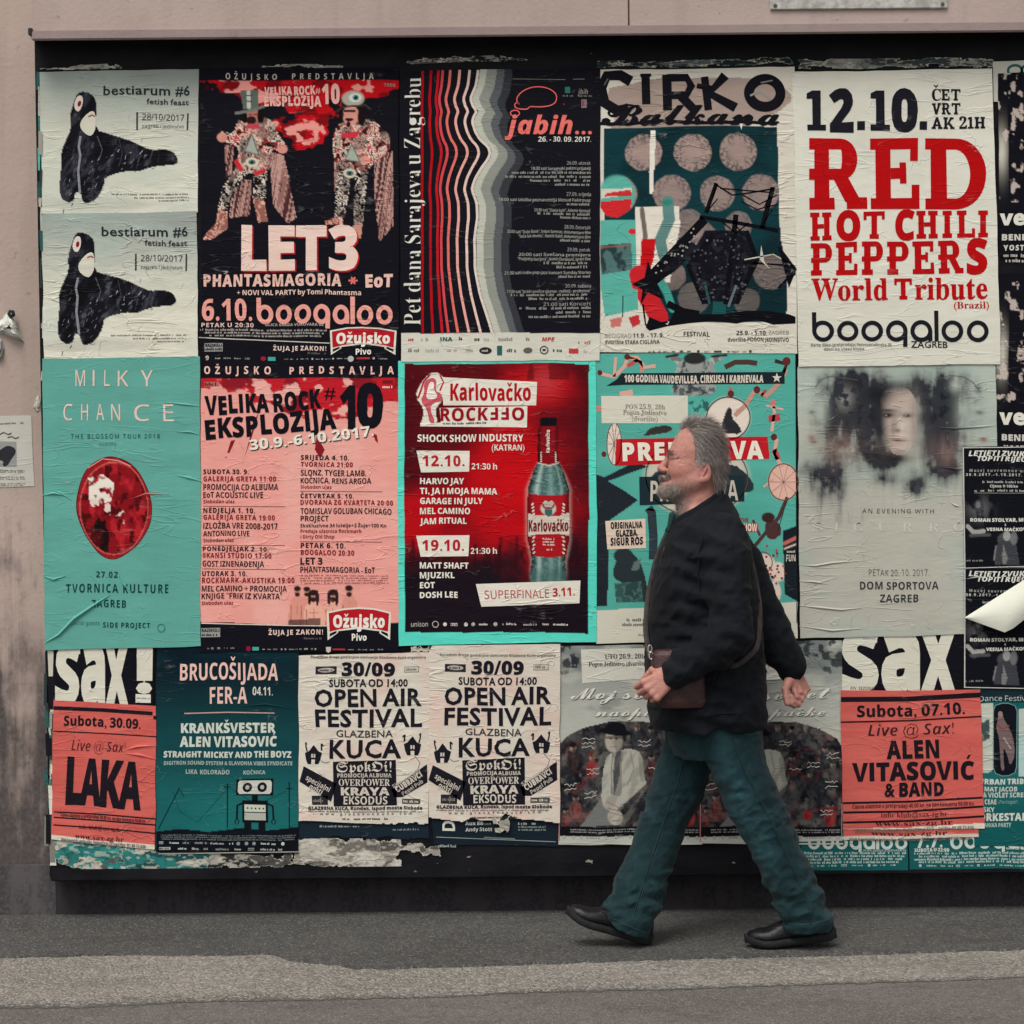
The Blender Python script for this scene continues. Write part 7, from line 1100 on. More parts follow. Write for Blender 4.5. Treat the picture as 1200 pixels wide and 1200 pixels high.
# brushed black title
blk = '17171c'
v.line("160,115 120,92 70,95 48,140 60,195 110,225 150,215", 40, blk, 3, part='headline'); v.line("216,90 218,200", 32, blk, 3, part='headline'); v.line("196,92 238,90", 12, blk, 3.2, part='headline')
v.line("295,88 298,225", 34, blk, 3, part='headline'); v.line("295,100 370,98 388,130 370,165 300,168", 30, blk, 3.2, part='headline'); v.line("340,160 400,225", 34, blk, 3.4, part='headline')
v.line("440,95 455,225", 30, blk, 3, part='headline'); v.line("520,90 460,160 560,215", 36, blk, 3.2, part='headline'); v.ring(670, 158, 60, 52, 38, blk, part='headline')
v.line("410,130 470,140", 20, blk, 3.3, part='headline'); v.line("615,170 650,150 690,180", 8, '8f8c86', 3.8, part='headline'); v.line("60,130 75,105", 6, '55524f', 3.6, part='headline'); v.line("655,120 700,112", 5, '77736d', 3.6, part='headline')
v.t("Balkana", 48, 278, 722, 200, blk, 'C', part='headline'); v.t("Balkana", 52, 281, 726, 203, blk, 'C', part='headline', L=3.6)
v.line("40,272 150,275 260,262 420,275 600,268 715,275", 12, blk, 2.6, part='headline')
v.t("BEOGRAD", 62, 1088, 160, 1072, '7a766d', 'L'); v.t("11.9. - 17. 9.", 166, 1087, 284, 1071, '4a4845', 'B', part='date_line'); v.t("dvorište STARA CIGLANA", 62, 1111, 268, 1096, '4a4845', 'B')
v.t("FESTIVAL", 362, 1083, 458, 1066, '3e3c3a', 'B'); v.t("25.9. - 1.10.", 560, 1079, 678, 1063, '3e3c3a', 'B', part='date_line'); v.t("ZAGREB", 684, 1076, 760, 1062, '7a766d', 'R'); v.t("dvorište POGON JEDINSTVO", 527, 1103, 760, 1088, '4a4845', 'B')
sponsor_row(v, 225, 640, 1140, 9, 9, ('4a4845', '6a6862'))
p.done()

# -- circus play poster in turquoise, behind the man
p = Poster("turquoise poster of acrobats with a red banner, behind the walking man", [(698, 414), (932, 411), (934.5, 748), (699, 754)], 4, '4d9c8e')
c = p.cv; v = View(p, 690, 400, 3.332)
c.mix(sstep(.4, .75, c.nz(70, 30, 4)), '58a899', .6)
SK = 'c99a8c'
v.ce(545, 300, 85, 82, 'd0c3b5'); v.ce(545, 300, 85, 82, '8f7c74', .0); v.p.ring(v.x(545), v.y(300), 25.5, 24.6, 1.2, '4a3a36', 2)
v.ce(760, 550, 60, 72, 'd3a898'); v.p.ring(v.x(760), v.y(550), 18, 21.6, 1.2, '6a4a44', 2); v.ce(100, 400, 28, 82, 'd0c0b2'); v.p.ring(v.x(100), v.y(400), 8.5, 24.6, 1, '5a4a46', 2)
for k in range(10):
    a = k * math.pi / 5; v.line("760,550 %d,%d" % (760 + 58 * math.cos(a), 550 + 70 * math.sin(a)), 2, 'a07a70', 1.6); v.line("100,400 %d,%d" % (100 + 26 * math.cos(a), 400 + 80 * math.sin(a)), 2, '7a6a64', 1.6)
v.ce(420, 530, 200, 150, 'bfb5a6'); v.ce(420, 520, 180, 180, '3f6f6a', .0); v.p.ring(v.x(420), v.y(530), 60, 45, 1.2, '55403c', 2)
v.cp("230,530 330,470 560,470 640,540 640,600 200,600", '2a3336', sm=1); v.cp("220,360 250,330 320,325 330,350 250,365 215,370", '35302f', sm=1); v.cp("515,340 530,290 545,255 560,262 558,300 590,330 600,362 520,360", '2b2a2e', sm=1)
# the strong woman with raised arms, tumblers, riders
for q in ("305,62 330,50 375,70 370,100 352,150 320,150 345,110 350,85", "535,62 505,50 465,70 468,100 480,150 515,150 490,110 485,85"): v.cpat(q, ['6a6f6e', '9fa39c', '888c88'], 7, 3, 1)
v.cpat("372,75 465,75 480,130 500,190 470,212 345,212 320,190 355,130", ['555b5c', '8f938e', '747977', '3f4547'], 8, 4); v.ce(415, 88, 34, 36, '8b8f88'); v.ce(415, 66, 42, 22, '2a2a2c'); v.cl("305,60 350,52", 10, '2a2a2c'); v.cl("480,58 535,52", 10, '2a2a2c')
for pts_, w_, cc in (("45,125 100,140 140,95 150,60 185,60 215,100 260,95", 15, SK), ("150,60 200,80 205,120", 14, 'c07f74'), ("100,140 105,60", 11, SK), ("150,95 190,70", 15, 'b64a48'), ("570,290 610,250 650,190 690,215 740,165 770,110", 18, 'b48676'), ("530,100 570,80 620,80 655,85", 20, '4a3632'), ("725,75 770,90 755,130", 16, '3a2a2a'), ("690,190 670,215", 10, 'a83a3a'), ("690,250 760,265", 8, SK), ("720,235 722,280 715,350", 12, SK), ("700,300 745,295", 26, 'b03a40'), ("735,380 725,440 755,490", 14, SK), ("725,420 740,460", 22, 'b8484a'), ("680,570 720,540", 9, SK), ("640,810 700,740 740,690 775,610", 14, '4a3434'), ("640,700 670,760", 10, '50383a'), ("120,210 170,200", 22, SK), ("28,265 50,262", 22, 'c07a70'), ("555,180 545,220", 14, '9a6a60'), ("232,650 245,670 250,760 250,850", 34, '2f3a40'), ("225,655 260,660", 8, 'a05a58')):
    v.line(pts_, w_, cc, 1.3, part='picture')
for x, y, r in ((148, 58, 11), (45, 122, 10), (718, 240, 12), (724, 372, 12), (655, 190, 13), (555, 205, 12), (770, 78, 16), (60, 440, 10)): v.ell(x, y, r, r * 1.1, '5a2a28' if x != 718 else 'b8746a', 1.6, part='picture', n=14)
c.mix(c.inp(v.q("390,235 470,225 470,270 395,300")) * sstep(.48, .52, c.nz(6, 5, 7)), '2f5c58')
v.cp("25,520 60,530 180,470 230,490 75,545 190,620 80,700 75,1035 30,1035", '23282e'); v.cp("90,900 130,805 180,830 215,890 240,1020 205,1020 175,940 110,940", '2a3236', sm=1); v.ce(135, 835, 38, 30, '2a3236'); v.cpat("100,945 205,935 215,1020 110,1020", ['2d4442', '456660', '34514d'], 8, 9); v.cp("175,860 205,845 195,890 165,895", '5a6a66')
v.cp("690,700 735,700 760,750 720,780 690,760", '4a3030', sm=1); v.ce(700, 690, 26, 20, '3a2626')
for x, y, rx, ry in ((690, 870, 40, 42), (740, 900, 32, 40), (725, 980, 26, 44), (670, 920, 24, 20)): v.ce(x, y, rx, ry, 'd1bfb0')
rnd = random.Random(6)
for _ in range(46): v.ell(rnd.gauss(710, 26), rnd.gauss(920, 48), 5, 5, rnd.choice(('a03a3e', '6a3a38', 'b25a54')), 1.6, part='picture', n=8)
v.p.ring(v.x(682), v.y(860), 11, 12, 1, '7a3a38', 2)
v.cp("760,740 815,720 815,1020 765,990", '1c2228'); v.cl("765,790 815,765", 14, 'b0645c'); v.cl("765,810 815,790", 6, 'd0b8aa'); v.t("FUN", 772, 858, 808, 832, 'c3b9ac', 'B'); v.fine(768, 825, 810, 10, 'b0a89c', 3)
v.line("775,610 740,740", 3, '2a2a2e', 1.6)
v.poly("70,175 110,150 128,125 762,120 764,165 130,172 72,175", '1d262b', 2, part='banner'); v.t("100 GODINA VAUDEVILLEA, CIRKUSA I KARNEVALA", 138, 161, 680, 133, 'c6bcae', 'X', L=4)
st_ = [(732 + (20 if k % 2 == 0 else 8) * math.sin(k * math.pi / 5), 143 - (20 if k % 2 == 0 else 8) * math.cos(k * math.pi / 5)) for k in range(10)]; v.poly(" ".join("%.1f,%.1f" % q for q in st_), 'c6bcae', 4, part='banner')
v.poly("48,212 388,210 388,318 50,322", 'c4c1b1', 2.5, part='pasted_slip')
v.t("PON 25.9., 20h", 140, 264, 297, 246, '7b7a70', 'S', L=4); v.t("Pogon Jedinstvo", 132, 286, 303, 268, '7b7a70', 'S', L=4); v.t("(dvorište)", 167, 310, 269, 292, '7b7a70', 'S', L=4)
v.poly("108,382 700,370 706,456 102,486", 'b01f26', 2, part='banner'); v.t("PREDSTAVA", 133, 466, 684, 400, 'd9d2c2', 'X', ang=-1.1, L=4, part='headline', sp=.06)
v.poly("195,530 608,522 606,625 197,640", '1f2e33', 2, part='banner'); v.t("PRVA NOVA", 240, 625, 582, 545, 'b9aea0', 'B', ang=-.8, L=4, part='headline')
v.poly("62,702 220,692 222,806 72,812", 'd0bba9', 2.2, part='pasted_slip'); v.t("ORIGINALNA", 84, 732, 208, 708, '1f1d20', 'X', ang=-2, L=4); v.t("GLAZBA", 104, 762, 186, 738, '1f1d20', 'X', ang=-2, L=4); v.t("SIGUR RÓS", 84, 796, 210, 768, '1f1d20', 'X', ang=-2, L=4)
v.poly("600,715 662,712 662,745 600,748", 'b03034', 2, part='banner'); v.t("SHOW", 590, 742, 658, 716, 'd9c6b8', 'X', L=4); v.t("THE", 590, 708, 622, 692, '8e2c30', 'H')
c.poly(v.q("20,1052 230,1040 840,1020 840,1200 20,1200"), 'c4c0b0'); v.fine(148, 1094, 330, 12, '6a6a62', 1); v.fine(132, 1112, 340, 12, '6a6a62', 2); v.fine(195, 1150, 380, 8, '88887e', 3)
v.line("806,50 812,1100", 3, '1d2426', 1.5)
p.done()

# -- white concert poster in red slab letters
p = Poster("white poster with huge red slab lettering and a date along its top", [(929, 84), (1163, 80), (1173, 426), (935.5, 430)], 6, 'c6c4b6')
c = p.cv; v = View(p, 920, 60, 3.243); c.mix(sstep(.35, .7, c.nz(80, 60, 14)), 'cdcbbd', .8)
dk, rd = '1d1d24', 'a60c14'
for ch, a, b in (("1", 84, 157), ("2", 168, 262), ("1", 325, 398), ("0", 404, 503)): v.t(ch, a, 302, b, 148, dk, 'KK' if ch == "1" else 'X', part='date_line')
for a in (275, 510): v.rect(a, 266, a + 29, 299, dk, 3, part='date_line')
v.t("ČET", 556, 190, 668, 146, dk, 'K'); v.t("VRT", 556, 242, 668, 200, dk, 'K'); v.t("AK 21H", 556, 295, 762, 252, dk, 'K')
for ch, a, b in (("R", 92, 312), ("E", 325, 512), ("D", 535, 766)): v.t(ch, a, 600, b, 332, rd, 'KK', part='headline', ang=-.4)
v.t("HOT CHILI", 96, 718, 770, 612, rd, 'KK', ang=-.8, part='headline', sp=.02); v.t("PEPPERS", 98, 853, 770, 728, rd, 'KK', ang=-.8, part='headline', sp=.02); v.t("World Tribute", 100, 946, 772, 865, rd, 'K', ang=-.3, part='headline'); v.t("(Brazil)", 642, 978, 775, 953, rd, 'S')
boogaloo(p, v.x(97), v.x(778), v.y(992), v.y(1096), dk, 5.0); v.t("ZAGREB", 478, 1126, 617, 1102, dk, 'g')
v.t("Karta: 35kn (pretprodaja) Petrovaradinska 30", 97, 1122, 405, 1110, '6a6963', 'B'); v.t("45kn na ulazu kluba", 146, 1138, 300, 1127, '6a6963', 'B')
p.done()

# -- teal album tour poster with a red seed
p = Poster("teal poster with a round red fruit cut and thin pink lettering", [(49, 420), (234.5, 418), (235, 757), (53, 762)], 5, '58968a')
c = p.cv; v = View(p, 30, 410, 3.333); c.mix(sstep(.4, .7, c.nz(50, 16, 3)), '5f9f93', .6)
seed = "310,415 360,420 420,450 470,520 492,600 488,680 450,750 390,800 340,822 290,800 240,740 205,660 198,600 215,510 250,450"
m = c.inp(v.q(seed), 2); c.mix(m, '7d161d'); V_ = c.nz(9, 12, 50, 5)
d = np.hypot((c.X - v.x(345)) / 44, (c.Y - v.y(618)) / 60)
c.mix(m * sstep(.5, .68, V_) * (d < .92), 'a8232a'); c.mix(m * sstep(.52, .6, c.nz(7, 11, 61, 5)) * (d < .9), '4a0f15'); c.mix(m * (d > .93), '8e1a20'); c.mix(m * (np.abs(d - .9) < .018), 'c8605a', .6)
c.mix(c.inp(v.q("260,690 300,640 330,700 325,800 280,770"), 1) * sstep(.4, .6, c.nz(8, 14, 63)), '1e0c10')
wn_ = c.nz(7, 7, 70, 4)
c.mix(c.inp(v.q("245,500 300,485 345,520 335,590 300,600 250,590")) * sstep(.35, .5, wn_), 'd8cfc2'); c.mix(c.inp(v.q("250,580 330,600 335,660 300,620 255,610")) * sstep(.5, .55, wn_), 'd3bdb2'); c.mix(c.inp(v.q("350,650 390,620 385,680 365,690")) * sstep(.48, .55, wn_), 'd3bdb2')
p.line(smooth_loop(v.q(seed), 2), 1.1, '5a1118', 1, closed=True, part='picture'); v.line("245,460 300,424 360,432 410,455", 4, 'c98a82', 1.5, part='picture')
pk, dt = 'd3b9ad', '16393a'
for ch, a, b in (("M", 195, 233), ("I", 263, 270), ("L", 308, 330), ("K", 362, 403), ("Y", 452, 498)): v.t(ch, a, 143, b, 80, pk, 'R', part='headline')
for ch, a, b in (("C", 146, 182), ("H", 216, 243), ("A", 276, 307), ("N", 336, 371), ("C", 424, 484), ("E", 538, 577)): v.t(ch, a, 277, b, 213, pk, 'R', part='headline')
v.t("THE BLOSSOM TOUR 2018", 178, 346, 524, 329, dt, 'R', sp=.3); v.t("EUROPE", 290, 375, 352, 363, '2f605c', 'R', sp=.3)
v.t("27.02.", 276, 888, 370, 864, dt, 'B', sp=.15, part='date_line'); v.t("TVORNICA KULTURE", 158, 948, 556, 914, dt, 'B', sp=.22); v.t("ZAGREB", 258, 1006, 392, 976, dt, 'B', sp=.15)
v.t("special guests:", 172, 1076, 292, 1060, '2c605b', 'R', sp=.1); v.t("SIDE PROJECT", 302, 1085, 484, 1065, dt, 'B', sp=.15, ang=.4); v.ring(528, 1086, 14, 15, 2.5, '2c605b')
p.crease(v.q("70,1145 130,1110 190,1050 260,1000 330,955"), 4, .010); p.crease(v.q("62,570 110,560 170,572"), 3, .006); p.crease(v.q("100,545 140,560 185,590"), 2.4, .004); p.crease(v.q("590,490 640,500 690,515"), 3, .005); p.crease(v.q("400,585 470,560 560,565"), 2, .003)
p.crease(v.q("66,880 110,895 160,880"), 3, .005); p.crease(v.q("540,205 620,212 684,218"), 2.4, .004); p.crease(v.q("360,860 380,910 420,950"), 2, .003); p.crease(v.q("590,320 640,318 684,330"), 2.6, .004)
p.done()

# -- red beer-brand contest poster with a turquoise rim
p = Poster("red and black poster with a green bottle and bright turquoise rim", [(466.5, 423), (698.5, 421), (699.5, 752), (467, 757)], 5, '54c8b5')
c = p.cv; v = View(p, 460, 410, 3.428)
fr = "50,56 790,54 786,1138 50,1136"; mf = c.inp(v.q(fr))
Xn, Yn = (c.X - 460) * 3.428, (c.Y - 410) * 3.428
n = c.nz(40, 40, 90, 5)
c.mix(mf, '8d121a'); glow = np.exp(-((Xn - 480) / 210) ** 2 - ((Yn - 560) / 300) ** 2) + .8 * np.exp(-((Xn - 90) / 120) ** 2 - ((Yn - 680) / 120) ** 2) + .6 * np.exp(-((Xn - 600) / 180) ** 2 - ((Yn - 140) / 90) ** 2)
c.mix(mf * np.clip(glow * (.45 + .9 * n), 0, 1), 'bb1118'); c.mix(mf * sstep(.35, .85, (1 - glow) * (.55 + .75 * n)), '3a1118', .8)
c.mix(mf * sstep(700, 960, Yn + 260 * (n - .5)), '1c161c'); c.mix(mf * np.exp(-((Xn - 610) / 60) ** 2 - ((Yn - 130) / 60) ** 2), 'b7454a', .5)
c.mix(mf * (Yn < 120) * sstep(.55, .62, fbm(c.X / 5, c.Y / 60, 3, 2)), '5a0f16', .7)
c.mix(mf * sstep(0, 1, (np.abs(Xn - 420) - 250) / 140) * (Yn < 520), '3a1016', .55)
rnd = random.Random(2)
for _ in range(26): x = rnd.uniform(60, 780); v.cl("%d,%d %d,%d" % (x, rnd.uniform(840, 900), x + rnd.uniform(-30, 30), rnd.uniform(740, 820)), 14, '2a1218', .6)
# brand plate and contest plate
v.poly("196,110 580,128 578,222 205,222", 'd2cdbf', 2, part='logo'); v.t("Karlovačko", 232, 203, 556, 137, 'a5141d', 'H', L=4, part='logo')
v.poly("190,232 542,226 541,310 110,308 112,292 160,296 195,290", 'd2cdbf', 2, part='logo')
v.t("ROCK", 194, 283, 384, 233, '8f1620', 'H', L=4, part='logo', sp=.05); v.t("OFF", 530, 229, 393, 229 - 50, '8f1620', 'H', ang=180, L=4, part='logo', sp=.05) if 0 else p.T("OFF", v.x(530), v.y(232), v.x(530) + 137 / v.k, 50 / v.k, '8f1620', 'H', ang=180, L=4, part='logo', sp=.05)
v.fine(203, 298, 385, 10, 'a05a58', 3)
v.cp("150,92 190,92 215,130 215,180 190,215 170,240 185,300 112,304 130,240 92,190 110,140", 'd2cdbf', sm=1)
v.poly("140,120 165,112 178,128 172,165 195,175 205,205 165,212 150,235 175,295 150,300 140,240 112,205 130,170 125,140", 'b8515a', 1.5, sm=1, part='logo'); v.poly("150,130 168,130 165,158 185,190 160,200 135,195 140,160", 'd8cfc2', 2, sm=1, part='logo')
v.line("150,100 125,130 112,170 102,195", 7, 'a5222a', 2.5, part='logo'); v.line("190,100 205,130 190,165", 6, 'a5222a', 2.5, part='logo')
wt = 'd3cfc2'
v.t("SHOCK SHOW INDUSTRY", 100, 368, 527, 340, wt, 'H', L=4); v.t("(KATRAN)", 399, 404, 531, 380, wt, 'B', L=4)
for y, a in ((0, "12.10."), (340, "19.10.")):
    v.poly("96,%d 310,%d 306,%d 114,%d" % (405 + y, 404 + y, 488 + y, 492 + y), 'd2cdbf', 2, part='banner'); v.t(a, 120, 466 + y, 288, 424 + y, 'a5222a', 'H', ang=-.5, L=4, part='date_line', sp=.05); v.t("21:30 h", 316, 479 + y, 420, 455 + y, wt, 'B', L=4)
for i, t in enumerate((("HARVO JAY", 286), ("TI, JA I MOJA MAMA", 422), ("GARAGE IN JULY", 362), ("MEL CAMINO", 311), ("JAM RITUAL", 298))): v.t(t[0], 111, 538 + 40 * i, t[1], 514 + 40 * i, wt, 'H', L=4, part='programme')
for i, t in enumerate((("MATT SHAFT", 307), ("MJUZIKL", 250), ("EOT", 171), ("DOSH LEE", 263))): v.t(t[0], 111, 878 + 40 * i, t[1], 854 + 40 * i, wt, 'H', L=4, part='programme')
v.poly("338,942 757,928 752,1020 358,1034", 'd2cdbf', 3.2, part='banner'); v.t("SUPERFINALE", 372, 1004, 630, 970, 'a5424a', 'R', ang=-2, L=4.5); v.t("3.11.", 644, 991, 734, 958, 'a5222a', 'H', ang=-2, L=4.5, part='date_line')
# the bottle
bo = [(592, 275), (600, 268), (655, 268), (662, 275), (660, 306), (664, 310), (668, 450), (690, 500), (708, 560), (712, 760), (700, 800), (692, 850), (700, 900), (700, 950), (555, 950), (552, 900), (560, 850), (552, 800), (542, 760), (545, 560), (562, 500), (580, 455), (588, 310), (594, 306)]
bq = [(v.x(a), v.y(b)) for a, b in bo]; mb = c.inp(bq)
cx_ = (Xn - 627) / 85
prof_b = np.interp(Yn, [268, 450, 500, 560, 760, 850, 950], [36, 42, 64, 84, 84, 68, 74]); u_ = (Xn - 627) / prof_b
c.mix(np.exp(-((np.abs(u_) - 1.0) / .10) ** 2) * sstep(430, 520, Yn) * sstep(950, 860, Yn) * (1 - mb), 'c8a6a0', .35)
c.mix(mb, '43635f'); c.mix(mb * np.exp(-((u_ + .55) / .13) ** 2), 'a5bdb6', .75); c.mix(mb * np.exp(-((u_ - .12) / .16) ** 2), '7c9b95', .6); c.mix(mb * np.exp(-((u_ - .62) / .07) ** 2), '8ea9a3', .5); c.mix(mb * sstep(.6, 1.0, np.abs(u_)), '14282b'); c.mix(mb * sstep(.55, .75, fbm(c.X / 2.2, c.Y / 2.2, 9, 2)), '8fa9a2', .3); c.mix(mb * sstep(.5, .9, (Yn - 800) / 120), '40605e', .6)
c.mix(mb * (Yn < 306), '15151a'); nk = mb * (Yn >= 306) * (Yn < 452 + 14 * np.cos(u_ * 1.4)); c.mix(nk, '7f141c'); c.mix(nk * sstep(.6, 1, np.abs(u_)), '3c0d12'); v.cl("585,455 605,460 627,465 650,460 668,452", 4, 'cfc6b8')
lb = mb * (Yn > 586 - 10 * u_ * u_) * (Yn < 835 - 8 * u_ * u_); c.mix(lb, 'a01a22'); c.mix(lb * sstep(.6, 1, np.abs(u_)), '5a1016')
v.cp("545,655 585,665 670,665 710,652 710,745 670,738 585,738 545,748", 'c3b7a8'); v.ce(627, 637, 30, 26, 'b9b3a6'); v.ce(627, 625, 24, 16, '8a2a2e'); v.poly("612,640 642,640 640,658 627,668 614,658", '33605a', 3, part='logo'); v.poly("605,615 615,605 627,612 640,605 650,615 640,632 614,632", 'a9a498', 3, part='logo')
v.t("Karlovačko", 549, 726, 706, 682, '6c1620', 'H', L=4, part='logo'); p.T("Karlovačko", v.x(633), v.y(412), v.x(633) + 92 / v.k, 15 / v.k, 'd6cfc3', 'H', ang=-90, L=4, part='logo')
for k in range(5):
    for sgn in (-1, 1): v.ell(627 + sgn * (58 + k % 2 * 3), 760 + 16 * (k - .5) - 120 * (k > 9), 7, 4, 'c5b9aa', 3, part='logo', rot=sgn * 40, n=10); v.ell(627 + sgn * (62 - k * 1.5), 630 + 13 * k - 10, 7, 4, 'c5b9aa', 3, part='logo', rot=sgn * 40, n=10); v.ell(627 + sgn * 30, 412 + 9 * k, 5, 3, 'c5b9aa', 3, part='logo', rot=sgn * 40, n=8)
for i in range(3): v.fine(604, 762 + 12 * i, 652, 8, 'cdb8ac', i, L=3)
v.fine(618, 806, 640, 8, 'cdb8ac', 6, L=3)
v.t("unison", 74, 1113, 143, 1094, 'b3afa5', 'R', part='logo', L=3); v.ring(174, 1104, 12, 12, 3, 'b3afa5'); sponsor_row(v, 205, 760, 1104, 13, 12, ('b3afa5', 'a5a29a', 'c2beb3'))
p.done()

# -- pale poster of three turned heads
p = Poster("pale grey-green poster of three merging heads, torn lower corner under flyers", [(934.5, 430), (1167, 424), (1172, 742), (937.5, 748)], 4, '9fa399', step=.85)
c = p.cv; v = View(p, 920, 420, 3.636)
Xn, Yn = (c.X - 920) * 3.636, (c.Y - 420) * 3.636
c.grad(430, 560, 'a3ada2', 'a9a79b'); c.mix(sstep(.4, .75, c.nz(90, 50, 6)), '93a39a', .6); c.mix(sstep(540, 740, c.Y) * sstep(.3, .8, c.nz(120, 60, 8)), '9a968d', .7)
G = lambda x, y, sx, sy: np.exp(-((Xn - x) / sx) ** 2 - ((Yn - y) / sy) ** 2)
st_n = fbm(c.X / 5, c.Y / 34, 20, 4); sp_n = fbm(c.X / 8, c.Y / 8, 23, 5)
dark = 1.25 * G(275, 130, 90, 75) + 1.2 * G(330, 260, 70, 130) + .8 * G(210, 300, 70, 130) + 1.2 * G(410, 180, 50, 90) + 1.25 * G(690, 170, 90, 90) + 1.25 * G(640, 300, 50, 140) + .8 * G(700, 330, 70, 120) + 1.5 * G(420, 430, 70, 40) + .9 * G(560, 130, 50, 50) + .7 * G(160, 480, 80, 40) + .9 * G(560, 540, 40, 40) + .75 * G(190, 550, 70, 60) + .6 * G(680, 480, 80, 40) + .5 * G(430, 520, 60, 30)
c.mix(np.clip(1.45 * dark * (.2 + 1.5 * st_n) * (.4 + 1.25 * sp_n), 0, 1), '303237'); c.mix(np.clip(.55 * (G(280, 640, 120, 60) + G(180, 600, 50, 110) + G(600, 560, 90, 60)) * sstep(.5, .75, st_n), 0, 1), '55575a', .7)
c.mix(np.clip(dark * sstep(.55, .7, sp_n) * .9, 0, 1), '1e1f25', .8)
warm = G(230, 380, 90, 70) + G(690, 400, 80, 60) + G(530, 340, 60, 90); c.mix(np.clip(warm * st_n * 1.2, 0, 1), '9b7f76', .5)
# the middle face, lit from one side
fo_ = inpoly(Xn, Yn, smooth_loop([(405, 150), (450, 120), (520, 120), (560, 170), (568, 260), (555, 340), (530, 395), (492, 420), (455, 405), (425, 350), (408, 280)], 2)) * 1.0
c.mix(fo_, 'aa9b90'); c.mix(fo_ * sstep(470, 405, Xn), '6d625d', .75); c.mix(G(520, 290, 34, 120), 'b8aca0', .6); c.mix(G(562, 260, 26, 130) * np.clip(st_n * 1.6, 0, 1), '77716c', .75); c.mix(np.clip(1.3 * G(400, 240, 22, 110), 0, 1), '2a2b2f', .9); c.mix(np.clip(G(600, 260, 26, 130) * (.4 + st_n), 0, 1), '3a3b3f', .9); c.mix(np.clip(G(470, 118, 90, 26) * (.5 + st_n), 0, 1), '3a3a3d', .9)
c.mix(G(440, 240, 34, 14), '3d3633', .95); c.mix(G(440, 246, 15, 7), '121013'); c.mix(G(434, 244, 4, 3), 'b0a8a0', .8); c.mix(G(438, 222, 36, 7), '3a3432', .9); c.mix(G(520, 243, 30, 12), '6a605b', .8); c.mix(G(522, 246, 13, 6), '161314'); c.mix(G(517, 244, 4, 3), 'aaa29a', .8); c.mix(G(485, 310, 22, 9), '4f413c', .8); c.mix(G(472, 285, 8, 30), '8d7c72', .6)
c.mix(G(485, 352, 34, 5), '4a302d', 1); c.mix(G(462, 300, 9, 40), '7d6e66', .7); c.mix(G(500, 300, 12, 44), 'c3b8ac', .6); c.mix(G(485, 364, 26, 5), 'a8857b', .6); c.mix(G(480, 400, 45, 10), '857870', .6); c.mix(G(470, 430, 60, 20), '2a2829'); c.mix(G(405, 320, 22, 90), '2a2a2e', .9); c.mix(G(415, 385, 26, 34), '47403e', .9); c.mix(G(400, 150, 60, 36), '202126')
# the two outer profiles: brows, lips, ears
for x, y, sx, sy, cc in ((118, 230, 16, 9, '4a4a4a'), (112, 340, 16, 14, '8a5f58'), (120, 356, 14, 4, '5a3b38'), (828, 232, 18, 9, '4a4a4a'), (845, 350, 16, 12, '8a5f58'), (842, 344, 14, 4, '5a3b38'), (825, 130, 12, 20, '5a5d5e'), (145, 100, 14, 26, '5a5d5e'), (725, 115, 24, 30, 'a9b0a6'), (770, 230, 40, 90, '9fa79d'), (155, 220, 30, 80, 'a3aaa0')): c.mix(G(x, y, sx, sy), cc, .8)
c.mix(G(255, 170, 40, 50) * sstep(.5, .6, sp_n), '85847f', .8)
v.cl("130,125 150,95 190,78 250,82 310,90", 5, '4b4d50', .8); v.cl("830,140 805,105 760,80 700,75 640,95", 5, '4b4d50', .8); v.cl("128,250 110,235", 3, '6a6a68', .6)
v.t("AN EVENING WITH", 328, 660, 634, 642, '3e403f', 'R', sp=.22)
for ch, a in (("S", 118), ("I", 206), ("G", 290), ("U", 392), ("R", 498), ("R", 612), ("Ó", 716)): v.t(ch, a, 738, a + (24 if ch == "I" else 44), 700, 'b6b4a9', 's', part='headline')
v.t("PETAK 20. 10. 2017.", 356, 924, 614, 896, '4a4c4b', 'L', part='date_line', sp=.06); v.t("DOM SPORTOVA", 318, 983, 652, 950, '35373a', 'B', sp=.05); v.t("ZAGREB", 403, 1037, 566, 1004, '35373a', 'B', sp=.05)
for q in ("60,880 130,882 200,868 330,860", "58,950 120,952 180,962", "640,295 720,300 830,290 900,285", "650,460 720,470 770,472", "700,610 725,625 750,632", "60,1055 140,1062 240,1070 330,1060", "740,945 820,930 890,935", "60,1140 200,1160 330,1150"): p.crease(v.q(q), 2.4, .004)
p.done()
# ------------------------------------------------------------------ bottom row
def torn(c, edge, amt, seed, side='b', off=0):
    """a ragged lower edge: keep what lies above the wandering line"""
    n = fbm(c.X / 9, c.Y * 0 + seed, seed, 4)
    c.keep &= c.Y < edge + (n - .5) * amt + off


def sax(quad, depth, ox, oy, k, letters, label, tags):
    p = Poster(label, quad, depth, BK); v = View(p, ox, oy, k); c = p.cv
    for ch, a, b, yb, yt in letters: v.t(ch, a, yb, b, yt, 'c5c2b2', 'X', part='headline')
    for a, b, d, e in tags: v.rect(a, b, d, e, 'c9c7bb', 4, part='logo'); v.fine(a + 3, (b + e) / 2 + 3, d - 3, 8, '77776f', 2, L=4.5)
    return p, v


